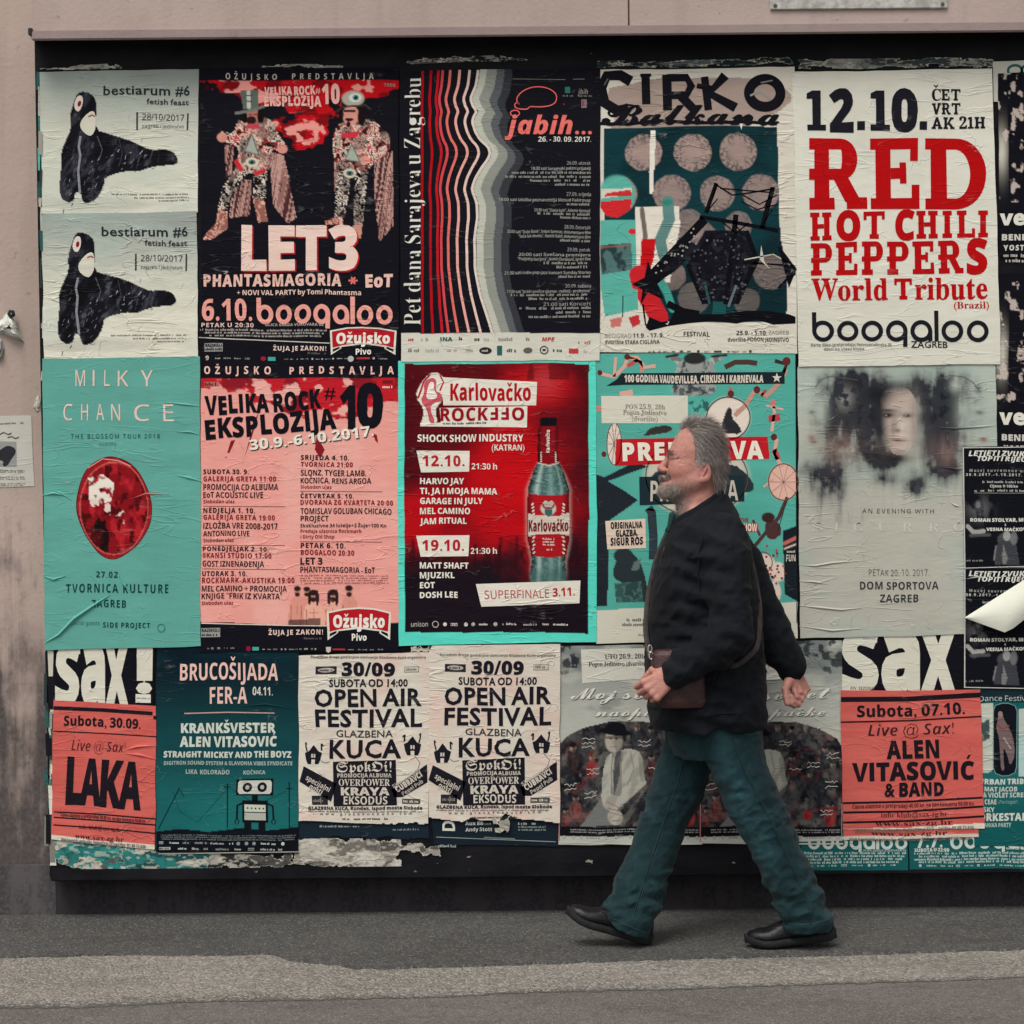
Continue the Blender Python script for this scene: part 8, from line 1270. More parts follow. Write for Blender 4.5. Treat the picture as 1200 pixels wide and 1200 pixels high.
p, v = sax([(62, 756), (181, 758), (180, 832), (64, 828)], 2, 40, 740, 3.75, (("S", 92, 200, 312, 68), ("a", 207, 312, 312, -6), ("x", 312, 416, 318, -2), ("!", 448, 520, 262, 68)), "black flyer with huge cut white letters and an exclamation mark", ((158, 58, 200, 100), (447, 274, 514, 312)))
v.rect(452, 60, 520, 215, 'c5c2b2', 3.5, part='headline'); p.done()
p, v = sax([(984, 746), (1128, 741), (1127, 812), (986, 814)], 2, 960, 720, 3.871, (("S", 95, 272, 345, 85), ("a", 282, 455, 345, 6), ("x", 455, 622, 340, 2)), "black flyer with huge cut white letters, next to the curled white paper", ((196, 92, 264, 128),))
v.t("XIV. SEZONA", 140, 341, 250, 326, '4a4a46', 'B'); p.done()


def pink_strip(quad, depth, label, lower=None):
    p = Poster(label, quad, depth, 'ba5750', name='flyer', cat='flyer'); c = p.cv
    c.mix(sstep(.4, .7, c.nz(60, 14, 7)), 'c36259', .7); c.mix(sstep(.55, .8, c.nz(30, 10, 17)), 'bd5a53', .5)
    return p


p = pink_strip([(62.5, 821), (183, 827), (182, 996), (60, 984)], 3, "salmon pink gig flyer with four huge black letters beside the robot poster"); v = View(p, 40, 740, 3.75)
for q, w_ in (("85,336 300,346 522,360", 16), ("85,436 300,448 538,462", 5), ("85,790 300,806 538,826", 6), ("85,815 300,833 538,852", 6), ("85,850 300,866 538,888", 6), ("85,888 160,892", 0.1)): v.line(q, w_, '1e1a20', 2)
v.rect(525, 370, 540, 385, '1e1a20', 2)
v.t("Subota, 30.09.", 130, 412, 468, 370, '1f1b20', 'H', ang=2.6, part='date_line'); v.t("Live @ Sax!", 165, 522, 400, 476, '5a2a2e', 'i', ang=2.4); v.t("Live @ Sax!", 165, 522, 400, 476, '4a2226', 'i', ang=2.4, L=3.4)
for ch, a, b in (("L", 136, 208), ("A", 196, 292), ("K", 286, 382), ("A", 366, 468)): v.t(ch, a, 752 + (a - 136) * .085, b, 556 + (a - 136) * .085, '1f1b20', 'X', ang=3.5, part='headline')
v.t("Cijena ulaznice u pretprodaji 30,00 kn, na dan koncerta 50,00 kn.", 115, 812, 492, 796, '3a1e22', 'B', ang=4.6); v.t("info: klub@sax-zg.hr", 196, 866, 380, 848, '3a1e22', 'm', ang=4.6); v.t("www.sax-zg.hr", 180, 908, 392, 886, '3a1e22', 'm', ang=5)
p.cv.poly(v.q("75,896 300,920 545,940 545,975 60,930"), 'c6bfb0'); v.t("Klub hrvatskih glazbenika, Palmotićeva 22/2", 118, 922, 350, 908, '5a5650', 'I', ang=4.5, L=4); v.t("tel/fax: 01 48 72 836", 352, 942, 492, 928, '5a5650', 'I', ang=4.5, L=4)
p.crease(v.q("400,520 450,505 538,500"), 3, .006); p.crease(v.q("400,535 460,540 538,560"), 3, .005); p.done()

# the upper of two pink flyers at the right, and the one that peeps out below it
p = pink_strip([(987, 950), (1145, 950), (1147, 981), (989, 984)], 4, "strip of a salmon flyer showing under the lower edge of its twin"); v = View(p, 960, 720, 3.871)
p.cv.poly(v.q("100,1006 780,996 780,1050 100,1050"), 'c3b9aa'); v.t("www.sax-zg.hr", 238, 1002, 580, 982, '3a1e22', 'm'); v.t("Klub hrvatskih glazbenika, Palmotićeva 22/2", 136, 1026, 500, 1012, '6a645c', 'I', ang=-.2); v.t("tel/fax: 01 48 72 836", 520, 1024, 690, 1010, '6a645c', 'I'); p.done()
p = pink_strip([(985, 809), (1149, 808), (1154, 971), (988, 972)], 5, "salmon pink gig flyer with three lines of heavy black letters"); v = View(p, 960, 720, 3.871)
for q, w_ in (("98,386 400,380 735,366", 22), ("100,490 400,480 735,464", 7), ("108,856 400,848 742,830", 9), ("108,898 400,892 745,870", 9), ("108,943 400,935 748,914", 9)): v.line(q, w_, '1e1a20', 2)
v.t("Subota, 07.10.", 172, 466, 662, 414, '1f1b20', 'H', ang=-1.8, part='date_line'); v.t("Live @ Sax!", 222, 552, 610, 500, '3a2226', 'i', ang=-1.6); v.t("Live @ Sax!", 224, 553, 612, 501, '3a2226', 'i', ang=-1.6, L=3.4)
v.t("ALEN", 305, 655, 545, 576, '1f1b20', 'X', ang=-1.2, part='headline'); v.t("VITASOVIĆ", 150, 758, 706, 680, '1f1b20', 'X', ang=-1.2, part='headline'); v.t("& BAND", 298, 828, 565, 770, '1f1b20', 'X', ang=-1.4, part='headline')
v.t("Cijena ulaznice u pretprodaji 40,00 kn, na dan koncerta 50,00 kn.", 152, 882, 705, 864, '3a1e22', 'B', ang=-1.6); v.t("info: klub@sax-zg.hr", 282, 922, 582, 900, '3a1e22', 'm', ang=-1.5); v.t("www.sax-zg.hr", 258, 960, 605, 938, '3a1e22', 'm', ang=-1.2)
p.cv.poly(v.q("104,974 400,966 760,946 760,990 104,998"), 'c9c2b3'); v.t("Klub hrvatskih glazbenika, Palmotićeva 22/2", 165, 990, 520, 974, '6a645c', 'I', ang=-1.6, L=4); v.t("tel/fax: 01 48 72 836", 540, 980, 702, 964, '6a645c', 'I', ang=-1.6, L=4)
p.done()

# -- student party poster with a robot
p = Poster("dark petrol poster with a small cassette robot standing at its foot", [(183.5, 757), (350, 760), (349.5, 1000), (183, 999)], 3, '14282f')
c = p.cv; v = View(p, 40, 740, 3.75)
c.grad(760, 960, '101c25', '1b5556'); c.mix(sstep(.45, .8, c.nz(60, 20, 3)), '12343a', .5); c.grad(880, 950, '173e44', '1f6361', np.exp(-((c.X - 275) / 90) ** 2) * (c.Y > 860)); c.poly(v.q("540,880 640,868 760,880 900,862 1020,872 1170,858 1170,990 540,990"), '14161c')
v.t("BRUCOŠIJADA", 640, 212, 1072, 138, 'd3aea2', 'B', ang=.2, part='headline'); v.t("FER-A", 772, 318, 940, 245, 'd3aea2', 'B', part='headline'); v.t("04.11.", 962, 282, 1048, 244, 'c3c1b4', 'B', part='date_line')
v.line("660,358 855,355 1055,359", 5, 'b58f88')
v.t("KRANKŠVESTER", 645, 444, 1060, 404, 'b9c0b4', 'X'); v.t("ALEN VITASOVIĆ", 640, 505, 1066, 462, 'b9c0b4', 'X'); v.t("STRAIGHT MICKEY AND THE BOYZ", 570, 554, 1130, 528, 'b5bcb1', 'X'); v.t("DIGITRON SOUND SYSTEM & SLAVONIA VIBES SYNDICATE", 572, 588, 1136, 571, '93a39c', 'H'); v.t("LIKA  KOLORADO", 670, 628, 858, 609, '93a39c', 'H'); v.t("KOČNICA", 918, 628, 1016, 611, '93a39c', 'H')
for q, w_ in (("548,870 640,690", 4), ("850,860 850,668", 5), ("835,684 862,684", 4), ("1122,860 1122,662", 5), ("1108,690 1136,690", 4), ("612,705 640,790 720,840 850,690", 1.5), ("862,690 980,760 1110,700", 1.5), ("640,690 660,730", 3)): v.line(q, w_, '12242a', 1.5, part='picture')
v.rect(888, 648, 1052, 720, '15161b', 2, part='picture'); v.poly("903,655 1037,655 1045,665 1045,705 1037,714 903,714 896,705 896,665", 'b4b4aa', 2.5, part='picture')
for x in (938, 1003): v.ell(x, 685, 21, 21, '17181d', 3, part='picture'); v.ell(x, 685, 9, 9, 'a5a59c', 3.5, part='picture')
v.rect(960, 720, 985, 745, '15161b', 2, part='picture'); v.rect(917, 742, 1028, 838, '15161b', 2, part='picture'); v.rect(926, 760, 1018, 792, 'b4b8a8', 3, part='picture'); v.rect(926, 796, 1018, 828, 'a0a498', 3, part='picture')
for k in range(5): v.ell(940 + 17 * k, 776, 4, 4, '3a3a3c', 3.5, part='picture', n=10)
for q in ("917,755 895,765 893,820", "893,820 884,832 888,845", "893,820 902,832 898,845", "1028,755 1050,765 1052,820", "1052,820 1043,832 1047,845", "1052,820 1061,832 1057,845"): v.line(q, 8 if "765" in q else 4, '15161b', 2, part='picture')
v.rect(925, 838, 955, 880, '15161b', 2, part='picture'); v.rect(985, 838, 1015, 880, '15161b', 2, part='picture')
for i in range(3): v.fine(560, 898 + 9 * i, 1150, 6, '66706e', i)
for y, s_ in ((930, 1), (955, 2)): sponsor_row(v, 552, 1145, y, 13, s_, ('9aa09a', '80867f', 'b0b4aa'))
v.line("548,978 1160,968", 4, '9a968a'); p.crease(v.q("900,330 1020,320 1160,345"), 2, .003); p.done()


def open_air(quad, depth, ox, label, seed):
    p = Poster(label, quad, depth, 'c5bcae'); c = p.cv; v = View(p, 340 + ox / 3.75, 740 + (0 if ox == 0 else -8 / 3.75), 3.75)
    c.mix(sstep(.42, .75, c.nz(30, 50, seed)), 'c8c2b4', .8); c.mix(sstep(.5, .8, c.nz(30, 40, seed + 5)), 'cfa79b', .45)
    d = '1e1d24'
    v.t("Povodom druge godišnjice osnivanja Glazbene Kuće organizira", 90, 117, 596, 106, '5a524e', 'B', ang=.2)
    v.t("30/09", 226, 193, 458, 138, d, 'X', part='date_line', ang=.3); v.rect(112, 152, 204, 186, '2a2a30', 2, part='logo'); v.ell(158, 168, 36, 10, 'a59f94', 2.5, part='logo'); v.fine(130, 173, 188, 11, '2a2a30', 3, L=3); v.rect(500, 152, 566, 178, '7a746c', 2, part='logo'); v.rect(503, 155, 563, 175, 'b9b1a4', 2.5, part='logo'); v.fine(508, 170, 560, 12, '6a645e', 4, L=3)
    v.t("SUBOTA OD 14:00", 172, 242, 515, 210, d, 'GG'); v.t("OPEN AIR", 108, 328, 578, 256, d, 'GG', part='headline', ang=-.3); v.t("FESTIVAL", 110, 418, 580, 345, d, 'GG', part='headline', ang=-.2); v.t("GLAZBENA", 202, 464, 452, 434, '3a3838', 'g'); v.t("KUCA", 174, 556, 488, 480, d, 'GG', part='headline', ang=-.5)
    for x, y, f in ((102, 545, 1), (538, 505, -1)):
        q = lambda s_: " ".join("%.1f,%.1f" % (x + f * float(a.split(',')[0]), y + float(a.split(',')[1])) for a in s_.split())
        for s_, w_ in (("-34,-38 -36,-58", 6), ("-36,-58 -30,-48", 5), ("36,-20 34,-50", 7), ("34,-50 44,-40", 6), ("-28,-16 -34,-38", 6)): v.line(q(s_), w_, d, 2, part='logo')
        v.poly(q("0,-45 22,-18 38,-10 32,20 24,38 -24,38 -32,20 -38,-10 -20,-18"), d, 2, part='logo'); v.poly(q("-9,-6 9,-6 9,10 -9,10"), 'b9b1a4', 2.5, part='logo'); v.poly(q("-1.5,-6 1.5,-6 1.5,10 -1.5,10"), d, 3, part='logo'); v.poly(q("-8,18 8,18 8,40 -8,40"), 'c5bcae', 2.5, part='logo')
        v.line(q("34,22 50,32 74,28") if f == 1 else q("-10,40 -34,70 -24,100 -10,110"), 2.5, '4a4444', 2, part='logo')
    v.poly("190,572 465,563 468,765 192,768", d, 2, part='banner')
    v.t("SpokOi!", 206, 618, 448, 572, 'bdb5a8', 'F', L=4, part='headline', ang=-.6); v.t("PROMOCIJA ALBUMA", 210, 640, 448, 624, 'a9a196', 'X', L=4); v.t("OVERPOWER", 216, 677, 440, 648, 'bdb5a8', 'S', L=4); v.t("KRAYA", 224, 717, 438, 685, 'bdb5a8', 'X', L=4); v.t("EKSODUS", 236, 759, 428, 723, 'bdb5a8', 'B', L=4)
    v.poly("60,592 205,668 180,748 42,660", d, 2, part='banner'); v.t("specijalni", 68, 650, 184, 626, 'bdb5a8', 'B', ang=29, L=4); v.t("gosti", 82, 690, 144, 664, 'bdb5a8', 'B', ang=29, L=4)
    v.poly("445,692 603,580 606,662 492,728 458,728", d, 2, part='banner'); v.t("Simulation", 456, 688, 596, 672, 'a9a196', 'B', ang=-33, L=4); v.t("CUBRAVCI", 472, 706, 606, 682, 'bdb5a8', 'X', ang=-33, L=4); v.t("Pepel Pub", 496, 722, 606, 704, 'a9a196', 'B', ang=-33, L=4)
    v.rect(96, 722, 166, 762, '2a2a30', 2, part='logo'); v.line("135,730 135,758", 4, '7a746c', 2.6, part='logo'); v.fine(102, 750, 162, 12, '7a746c', 2, L=3); v.rect(490, 735, 572, 758, '4a4646', 2, part='logo'); v.fine(495, 752, 568, 12, 'b9b1a4', 2, L=3)
    v.t("GLAZBENA KUĆA, Runđek, ispod mosta Slobode", 78, 784, 582, 770, '2c2a2e', 'X', ang=-.3); v.fine(78, 795, 582, 8, '6a645e', 7); v.t("www.glazbenakuca.com", 130, 808, 535, 797, '55504c', 'B', sp=.9, ang=-.4); v.fine(230, 828, 436, 10, '3a3838', 8)
    return p, v


for quad, depth, ox, ed, label, sd in (([(350, 768), (506, 764), (502, 968), (350, 962)], 4, 0, 964, "open-air festival poster in heavy black lettering beside the robot poster, its foot nearly whole", 3), ([(503, 757), (656, 755), (656, 968), (503, 966)], 5, 568, 962, "open-air festival poster in heavy black lettering, torn open along its foot", 8)):
    p, v = open_air(quad, depth, ox, label, sd)
    if ox: p.cv.keep &= ~inpoly(p.cv.X, p.cv.Y, cv(340, 740, 3.75, "610,820 760,838 800,815 830,830 920,835 945,800 980,815 1000,825 1060,830 1150,840 1180,870 1180,900 600,900"))
    torn(p.cv, ed + (4 if ox else 2), 7, sd)
    # letterpress stays on the paper that is left
    p.done()

# dark strips of older sheets below them
p = Poster("dark blue strip of an older poster, without names, under a festival poster", [(350, 955), (502, 958), (503, 985), (350, 983)], 1, '1c2730'); v = View(p, 340, 740, 3.75)
v.fine(130, 862, 310, 9, '8d918c', 1); v.fine(445, 876, 570, 9, '77807c', 2); torn(p.cv, 983, 6, 4); p.done()
p = Poster("dark strip of an older poster with white names under the torn festival poster", [(506, 950), (655, 955), (656, 992), (508, 990)], 1, '1b242c'); v = View(p, 340, 740, 3.75)
p.T("D", v.x(724), v.y(876), v.x(724) + 46 / v.k, 55 / v.k, 'c3c2b6', 'B', ang=-90); v.t("Aux 88", 768, 851, 846, 834, 'b3b6ae', 'B'); v.fine(848, 850, 884, 9, '77807c', 1); v.t("Andy Stott", 768, 880, 886, 863, 'b3b6ae', 'B'); v.fine(1005, 850, 1090, 11, 'a5a8a0', 2); v.fine(1005, 864, 1126, 9, '77807c', 3); v.fine(1005, 877, 1126, 9, '77807c', 4); v.line("850,908 990,914", 5, '6a736f'); v.fine(650, 950, 730, 12, '88908a', 6); v.line("640,905 1170,925", 3, '88908a'); p.done()


# -- two concert posters with a seated man in a hat, side by side behind the legs
def moj(quad, depth, ox, label):
    p = Poster(label, quad, depth, '8a8d88'); c = p.cv; k = 3.333; v = View(p, 640 + ox, 740, k)
    Xn, Yn = (c.X - v.x(0)) * k, (c.Y - 740) * k
    cl = c.nz(50, 26, 11, 5); c.grad(750, 850, '6f7472', 'a9aaa1'); c.mix(sstep(.45, .7, cl), 'b5b5a9', .8); c.mix(sstep(.55, .75, c.nz(40, 20, 15, 5)) * (c.Y < 850), '5f6563', .6)
    c.mix((Yn < 130 + 40 * np.sin(Xn / 40)) * sstep(.48, .56, c.nz(8, 8, 31, 5)) * sstep(240, 120, Yn) * ((Xn < 130) | (Xn > 380)), '2b2f31', .9)
    arch = inpoly(Xn, Yn, [(50, 440), (90, 405), (150, 375), (240, 355), (330, 350), (430, 355), (520, 380), (590, 420), (606, 450), (606, 800), (50, 800)])
    c.mix(arch, '2a2b30'); c.mix(arch * sstep(.45, .75, c.nz(16, 16, 5, 5)), '54524f', .7); c.mix(arch * sstep(.52, .7, c.nz(10, 12, 55, 5)), '17171c', .8)
    c.mix(arch * sstep(.64, .72, c.nz(9, 8, 95, 4)) * (np.abs(Xn - 260) > 80), '6a2c2c', .5); c.mix(arch * sstep(.62, .7, c.nz(8, 9, 97, 4)), '77706a', .45)
    def mini(x, y, s_, body, hair='1f1b1d', face='8d7c72'):
        v.ce(x, y + 38 * s_, 20 * s_, 30 * s_, body, .85); v.cl("%d,%d %d,%d" % (x - 14 * s_, y + 25 * s_, x - 6 * s_, y + 60 * s_), 6, '17171c', .6); v.ce(x, y, 10 * s_, 13 * s_, face); v.ce(x + 4 * s_, y + 2, 5 * s_, 12 * s_, '4a3f3b', .7); v.ce(x, y + 9 * s_, 6 * s_, 4 * s_, hair, .6); v.ce(x, y - 9 * s_, 12 * s_, 8 * s_, hair)
    for x, y, s_, b, h in ((355, 378, 1.0, '3a3f40', '5a4a40'), (410, 385, 1, '33343a', '1b1b1e'), (465, 380, 1, '4a4b4c', '77706a'), (105, 455, 1.3, '3a2f2e', '2a1c1a'), (180, 490, 1.2, '8a2a2c', '6a2a22'), (412, 495, 1.1, '4c2a2c', '201a1c'), (540, 460, 1.1, '35383a', '3a2c28'), (115, 650, 1.2, '7a4440', '2a2022'), (75, 700, .9, '6b3432', '201a1c'), (570, 520, 1.1, '504a48', '2c2a2a'), (480, 560, 1, '2e2f33', '44403c'), (560, 680, 1.2, '8a2c2e', '1c181a')): mini(x, y, s_, b, h)
    v.cl("470,700 600,680", 10, '6a2a2a', .8); v.cp("60,720 200,700 210,735 60,745", '7a5450', .6); v.ce(470, 715, 18, 16, '8e2022')
    mot = fbm(c.X / 4, c.Y / 4, 8, 4); c.mix(arch * sstep(.5, .66, mot), '15151a', .38); c.mix(arch * sstep(.45, .34, mot), '6a6763', .14)
    # the man in hat and light suit
    v.cp("150,740 215,650 265,680 290,700 300,755 130,760", '6d6f6d'); v.cp("215,650 228,500 262,470 330,458 375,475 385,560 390,590 310,640 300,690 240,690", 'a5a497', sm=1); v.cp("262,470 300,470 295,640 255,650 268,540", '7f7f76')
    v.cp("275,465 292,465 290,560 268,640 262,560", '47474a'); v.cl("262,475 255,560 258,640", 4, '6a6a64'); v.cl("330,470 345,540 320,600", 4, '7d7d73'); v.cl("228,640 300,660 380,590", 26, 'a2a195'); v.cl("370,500 380,580", 18, '8c8b80')
    v.ce(263, 425, 34, 48, 'a39a8e'); v.ce(282, 430, 18, 40, '77706a', .7); v.ce(252, 418, 6, 3, '33302e'); v.ce(274, 418, 6, 3, '33302e'); v.cl("252,450 274,450", 3, '5a4a46'); v.cl("262,422 258,440", 3, '857c74')
    v.cp("215,395 232,365 268,352 305,362 318,392", '17171c', sm=1); v.ce(268, 392, 64, 14, '17171c', rot=6); v.cp("225,410 300,405 312,440 300,420 232,420", '17171c', .6)
    v.ce(255, 675, 34, 24, 'aaa195', rot=20); v.ce(272, 725, 32, 28, 'aaa195', rot=50); v.cl("240,665 290,690", 3, '6a645e'); v.cl("250,705 300,720", 3, '6a645e'); v.cl("252,740 296,735", 3, '6a645e'); v.cl("245,690 285,700", 3, '5a544e')
    c.mix(arch * (np.abs(Xn - 290) < 110) * (Yn > 470) * sstep(.50, .66, fbm(c.X / 7 + c.Y / 12, c.Y / 16, 19, 3)), '6f6e66', .45)
    c.mix(arch * (Yn > 762), '16161b')
    for t, x0, yb, x1, h, a in (("Moj svijet", 95, 266, 560, 42, -.6), ("naopačke", 190, 332, 540, 34, -.6)): v.t(t, x0 + 2, yb + 3, x1 + 2, yb + 3 - h, '5a5f5d', 'C', part='headline', ang=a); v.t(t, x0, yb, x1, yb - h, 'cfcdc0', 'C', part='headline', L=4, ang=a)
    rnd = random.Random(int(quad[0][0]))
    for x, y, n_ in ((140, 420, 3), (160, 540, 2), (70, 600, 2), (150, 630, 2), (360, 430, 2), (545, 480, 2), (470, 515, 2), (540, 590, 2), (400, 540, 1), (520, 700, 2)):
        for i in range(n_): v.line(" ".join("%.1f,%.1f" % (x + 7 * j, y + 17 * i + rnd.uniform(-6, 6) - .5 * j) for j in range(8)), 2.4, 'bdbab0', 3, part='lettering')
    for i in range(2): v.fine(95, 776 + 9 * i, 600, 6, '8a8984', i)
    for k_, x in enumerate((72, 108, 140, 235, 275, 330, 400, 440, 555, 590)): v.ell(x, 804, 7, 7, '9a9992', 2, part='logo', n=12)
    v.fine(160, 808, 215, 8, '8a8984', 4); v.fine(345, 808, 395, 8, '8a8984', 4); v.fine(460, 808, 540, 8, '8a8984', 5)
    v.poly("135,70 398,64 398,182 140,205", 'c0bfb3', 2.5, part='pasted_slip'); v.t("UTO 26.9., 20h", 230, 108, 400 - 12, 90, '2e2e30', 'S', ang=-1.5, L=4); v.t("Pogon Jedinstvo (dvorište)", 166, 138, 396, 120, '2e2e30', 'S', ang=-1.5, L=4)
    v.line("52,822 330,832 610,828", 5, 'b8b5aa', 3); v.line("53,420 53,820", 4, 'a86a66', 2.5)
    v.rect(97, 100, 120, 142, '2c2f38', 2, part='logo'); v.fine(98, 136, 119, 9, '77776f', 1, L=3)
    return p


moj([(654, 757), (822, 754), (822, 988), (655, 990)], 2, 0, "grey concert poster of a seated man in a hat, left of the walking man's legs").done()
moj([(821, 754), (986, 750), (987, 985), (821, 988)], 3, 165, "grey poster of a seated man in a hat, half hidden by the walking legs").done()


# ------------------------------------------------------------------ right edge
def ve(quad, depth, oy, label, seed):
    p = Poster(label, quad, depth, '15151b'); c = p.cv; y0 = quad[0][1]
    c.mix(sstep(.62, .66, fbm(c.X / 9, (c.Y - y0) / 12, seed, 5)) * (c.Y < y0 + 150) * (c.X < 1200), 'b3a59c', .9); c.mix((c.X < 1182) * np.exp(-((c.Y - y0 - 92) / 26) ** 2) * np.exp(-((c.X - 1174) / 7) ** 2), 'b9b4a6')
    p.T("ve!", 1171, oy, 1208, 17, 'cfccc0', 'X', part='headline'); p.T("BENI", 1174, oy + 19, 1200, 7, 'bdbab0', 'X'); p.T("YOST", 1176, oy + 31, 1200, 6, 'bdbab0', 'X', sp=.2); p.fine(1176, oy + 39, 1214, 4, 'a5a299', 1); p.fine(1176, oy + 45, 1214, 4, 'a5a299', 2)
    return p


ve([(1170, 86), (1262, 84), (1264, 302), (1172, 302)], 2, 263, "black poster with cut white lettering behind the red-lettered one", 5).done()
ve([(1168, 321), (1262, 319), (1264, 523), (1166, 524)], 3, 497, "black poster with cut white lettering above the small black flyers", 9).done()
p = Poster("pale sheet edge showing above the black poster at the right", [(1164, 72), (1262, 70), (1262, 120), (1165, 120)], 1, 'b9b7aa'); p.ring(1190, 83, 8, 6, 3, '2f5c58'); p.ring(1206, 83, 8, 6, 3, '2f5c58'); p.done()


def letjeti(quad, depth, oy, label):
    p = Poster(label, quad, depth, '15161b', name='flyer', cat='flyer'); c = p.cv; v = View(p, 920, 420 + oy, 3.636)
    q = p.quad
    v.t("LETJETI ZVUK", 780, 416, 1024, 394, 'c9c8bd', 'IH', part='headline'); v.t("TOPITI RIJEČI", 818, 438, 1040, 418, 'c9c8bd', 'IH', part='headline')
    v.t("Muzej suvremene umjetnosti", 784, 484, 1130, 472, '9a9a94', 'B', sp=.35); v.t("30.9.2017.-1.10.2017.", 768, 501, 1010, 490, 'a9a9a2', 'H', sp=.3); v.fine(840, 532, 1110, 10, '9a9a94', 1); v.t("Cijena: 0-100 kn", 872, 552, 990, 540, 'b5b5ac', 'H'); v.fine(806, 570, 1110, 10, '9a9a94', 2); v.line("806,574 1110,572", 2, '88887f')
    c.mix(np.exp(-(((c.X - v.x(825)) / 13) ** 2 + ((c.Y - v.y(640)) / 13) ** 2)) * sstep(.4, .6, c.nz(7, 9, 5)), '5a5a5c'); v.ce(826, 628, 20, 26, '3e3e41'); v.ce(822, 624, 10, 14, '77757a', .7)
    v.cl("776,715 800,740 845,735", 18, '9a9993', .9); v.cl("790,755 870,750", 14, '4f5052', .8)
    v.ce(945, 770, 40, 30, '4a4b4f', .8); v.cp("905,790 945,760 985,790 1000,880 890,880", '3a3b40'); v.ce(945, 755, 16, 22, '8f8c88'); v.cp("930,790 950,850 940,880 925,880", '6f6e6c'); v.cl("900,800 890,860", 6, '77777a'); v.ce(975, 765, 16, 30, '77787a', .6)
    for x in (1060, 1100): v.ce(x, 640, 24, 30, '33343a')
    v.t("ROMAN STOLYAR, MIA ZABELKA", 786, 694, 1150, 680, 'c3c2b8', 'X'); v.t("I", 936, 712, 941, 702, 'a9a9a2', 'B'); v.t("VESNA MAČKOVIĆ", 856, 733, 1050, 720, 'c3c2b8', 'X')
    v.fine(770, 866, 845, 8, '77776f', 2)
    p.line([(q[0][0] + .8, q[0][1] + .8), (q[1][0] - .8, q[1][1] + .8), (q[2][0] - .8, q[2][1] - .8), (q[3][0] + .8, q[3][1] - .8)], 1.6, 'b5b6ae', 2, closed=True, part='border')
    return p


letjeti([(1129, 666), (1232, 664), (1232, 808), (1130, 806)], 5, 141, "small black flyer with a pale rim, under the curled white corner").done()
letjeti([(1127.5, 524), (1232, 522), (1232, 664), (1129, 667)], 6, 0, "small black flyer with a pale rim, just above the curled white corner").done()

p = Poster("teal and pale dance festival poster cut by the right edge", [(1140, 806), (1262, 802), (1262, 992), (1142, 992)], 3, '17585a'); c = p.cv; v = View(p, 960, 720, 3.871)
c.poly(v.q("600,330 1180,325 1180,400 600,400"), '1a2a30'); c.mix(inpoly(c.X, c.Y, v.q("700,410 790,405 790,700 740,740 700,740")), 'aeb3a6'); c.mix(sstep(.5, .6, c.nz(9, 12, 3)) * inpoly(c.X, c.Y, v.q("700,470 775,470 770,600 700,600")), '3c4a4a'); c.grad(905, 960, '1f5f5e', '175152', (c.Y > 905) * 1.0)
cap = "790,440 800,415 830,405 860,405 888,415 897,440 897,690 888,718 860,730 830,730 800,718 790,690"
v.poly(cap, '15181e', 1, part='picture'); p.line(v.q(cap), 1, '6a8a86', 2, closed=True); 
v.poly("815,445 832,448 836,475 850,500 880,560 890,640 868,690 855,640 835,600 838,660 842,705 826,705 822,640 815,560 800,520 808,480", '6b5a5a', 1.5, sm=1, part='picture'); v.ell(822, 455, 11, 14, '8d6f68', 2, part='picture'); v.line("805,500 830,525 860,505", 7, '8a3a3c', 2, part='picture'); v.line("835,560 870,610", 6, '9a8f8c', 2, part='picture')
v.poly("905,430 960,425 960,735 905,735", 'a8b0a6', 1, part='picture'); v.poly("905,560 930,540 960,600 960,735 905,735", '9db5b0', 1.5, part='picture')
v.t("Dance Festival", 728, 396, 965, 372, 'a5b0aa', 'R', ang=-1); v.t("URBAN TRIBE", 726, 768, 948, 745, 'b5bdb4', 'X'); v.t("MAT JACOB", 752, 800, 900, 780, 'b0b8ae', 'H'); v.t("& VIOLET SCREEN", 746, 828, 962, 806, 'b0b8ae', 'H'); v.t("CEAE", 752, 860, 805, 838, 'b0b8ae', 'H'); v.t("(Portugal)", 812, 858, 902, 840, '7d9a95', 'i'); v.t("SKY", 745, 895, 796, 874, 'b0b8ae', 'H'); v.t("ORKESTAR", 722, 935, 950, 902, 'b5bdb4', 'X'); v.t("BALKANIKA PARTY", 700, 965, 872, 946, '9aaea6', 'H')
p.done()
for quad, dx, label in (([(938, 976), (1064, 977), (1064, 1020), (940, 1019)], 0, "teal poster foot with a round white wordmark, behind the back leg"), ([(1065, 974), (1262, 970), (1262, 1018), (1066, 1019)], 1, "teal poster foot with a round white wordmark under the dance festival poster")):
    p = Poster(label, quad, 2, '1a5353', group="posters pasted on the board"); c = p.cv; v = View(p, 960, 720, 3.871)
    if dx == 0:
        boogaloo(p, v.x(-55), v.x(405), v.y(985), v.y(1058), 'b5bdb4', 3.6)
        for i, y in enumerate((1086, 1100, 1114, 1128)): v.fine(-70, y, 395 - 8 * i, 11, '9cb0a9', i)
        v.t("ULICA GRADA VUKOVARA 68", 200, 1074, 395, 1064, '9cb0a9', 'B'); sponsor_row(v, -60, 380, 1137, 11, 3, ('9cb0a9',))
    else:
        v.t("7.7.", 440, 1056, 560, 990, 'b5bdb4', 'IH', part='date_line'); boogaloo(p, v.x(590), v.x(1060), v.y(980), v.y(1058), 'b5bdb4', 3.6); v.t("SUBOTA U 22:00", 432, 1075, 590, 1060, 'b5bdb4', 'X')
        for i, y in enumerate((1088, 1102, 1116, 1128)): v.fine(430 + 20 * (i % 2), y, 1130, 11, '9cb0a9', i)
        sponsor_row(v, 450, 1150, 1140, 11, 5, ('9cb0a9',)); v.fine(850, 1068, 1100, 9, '9cb0a9', 8)
    p.done()


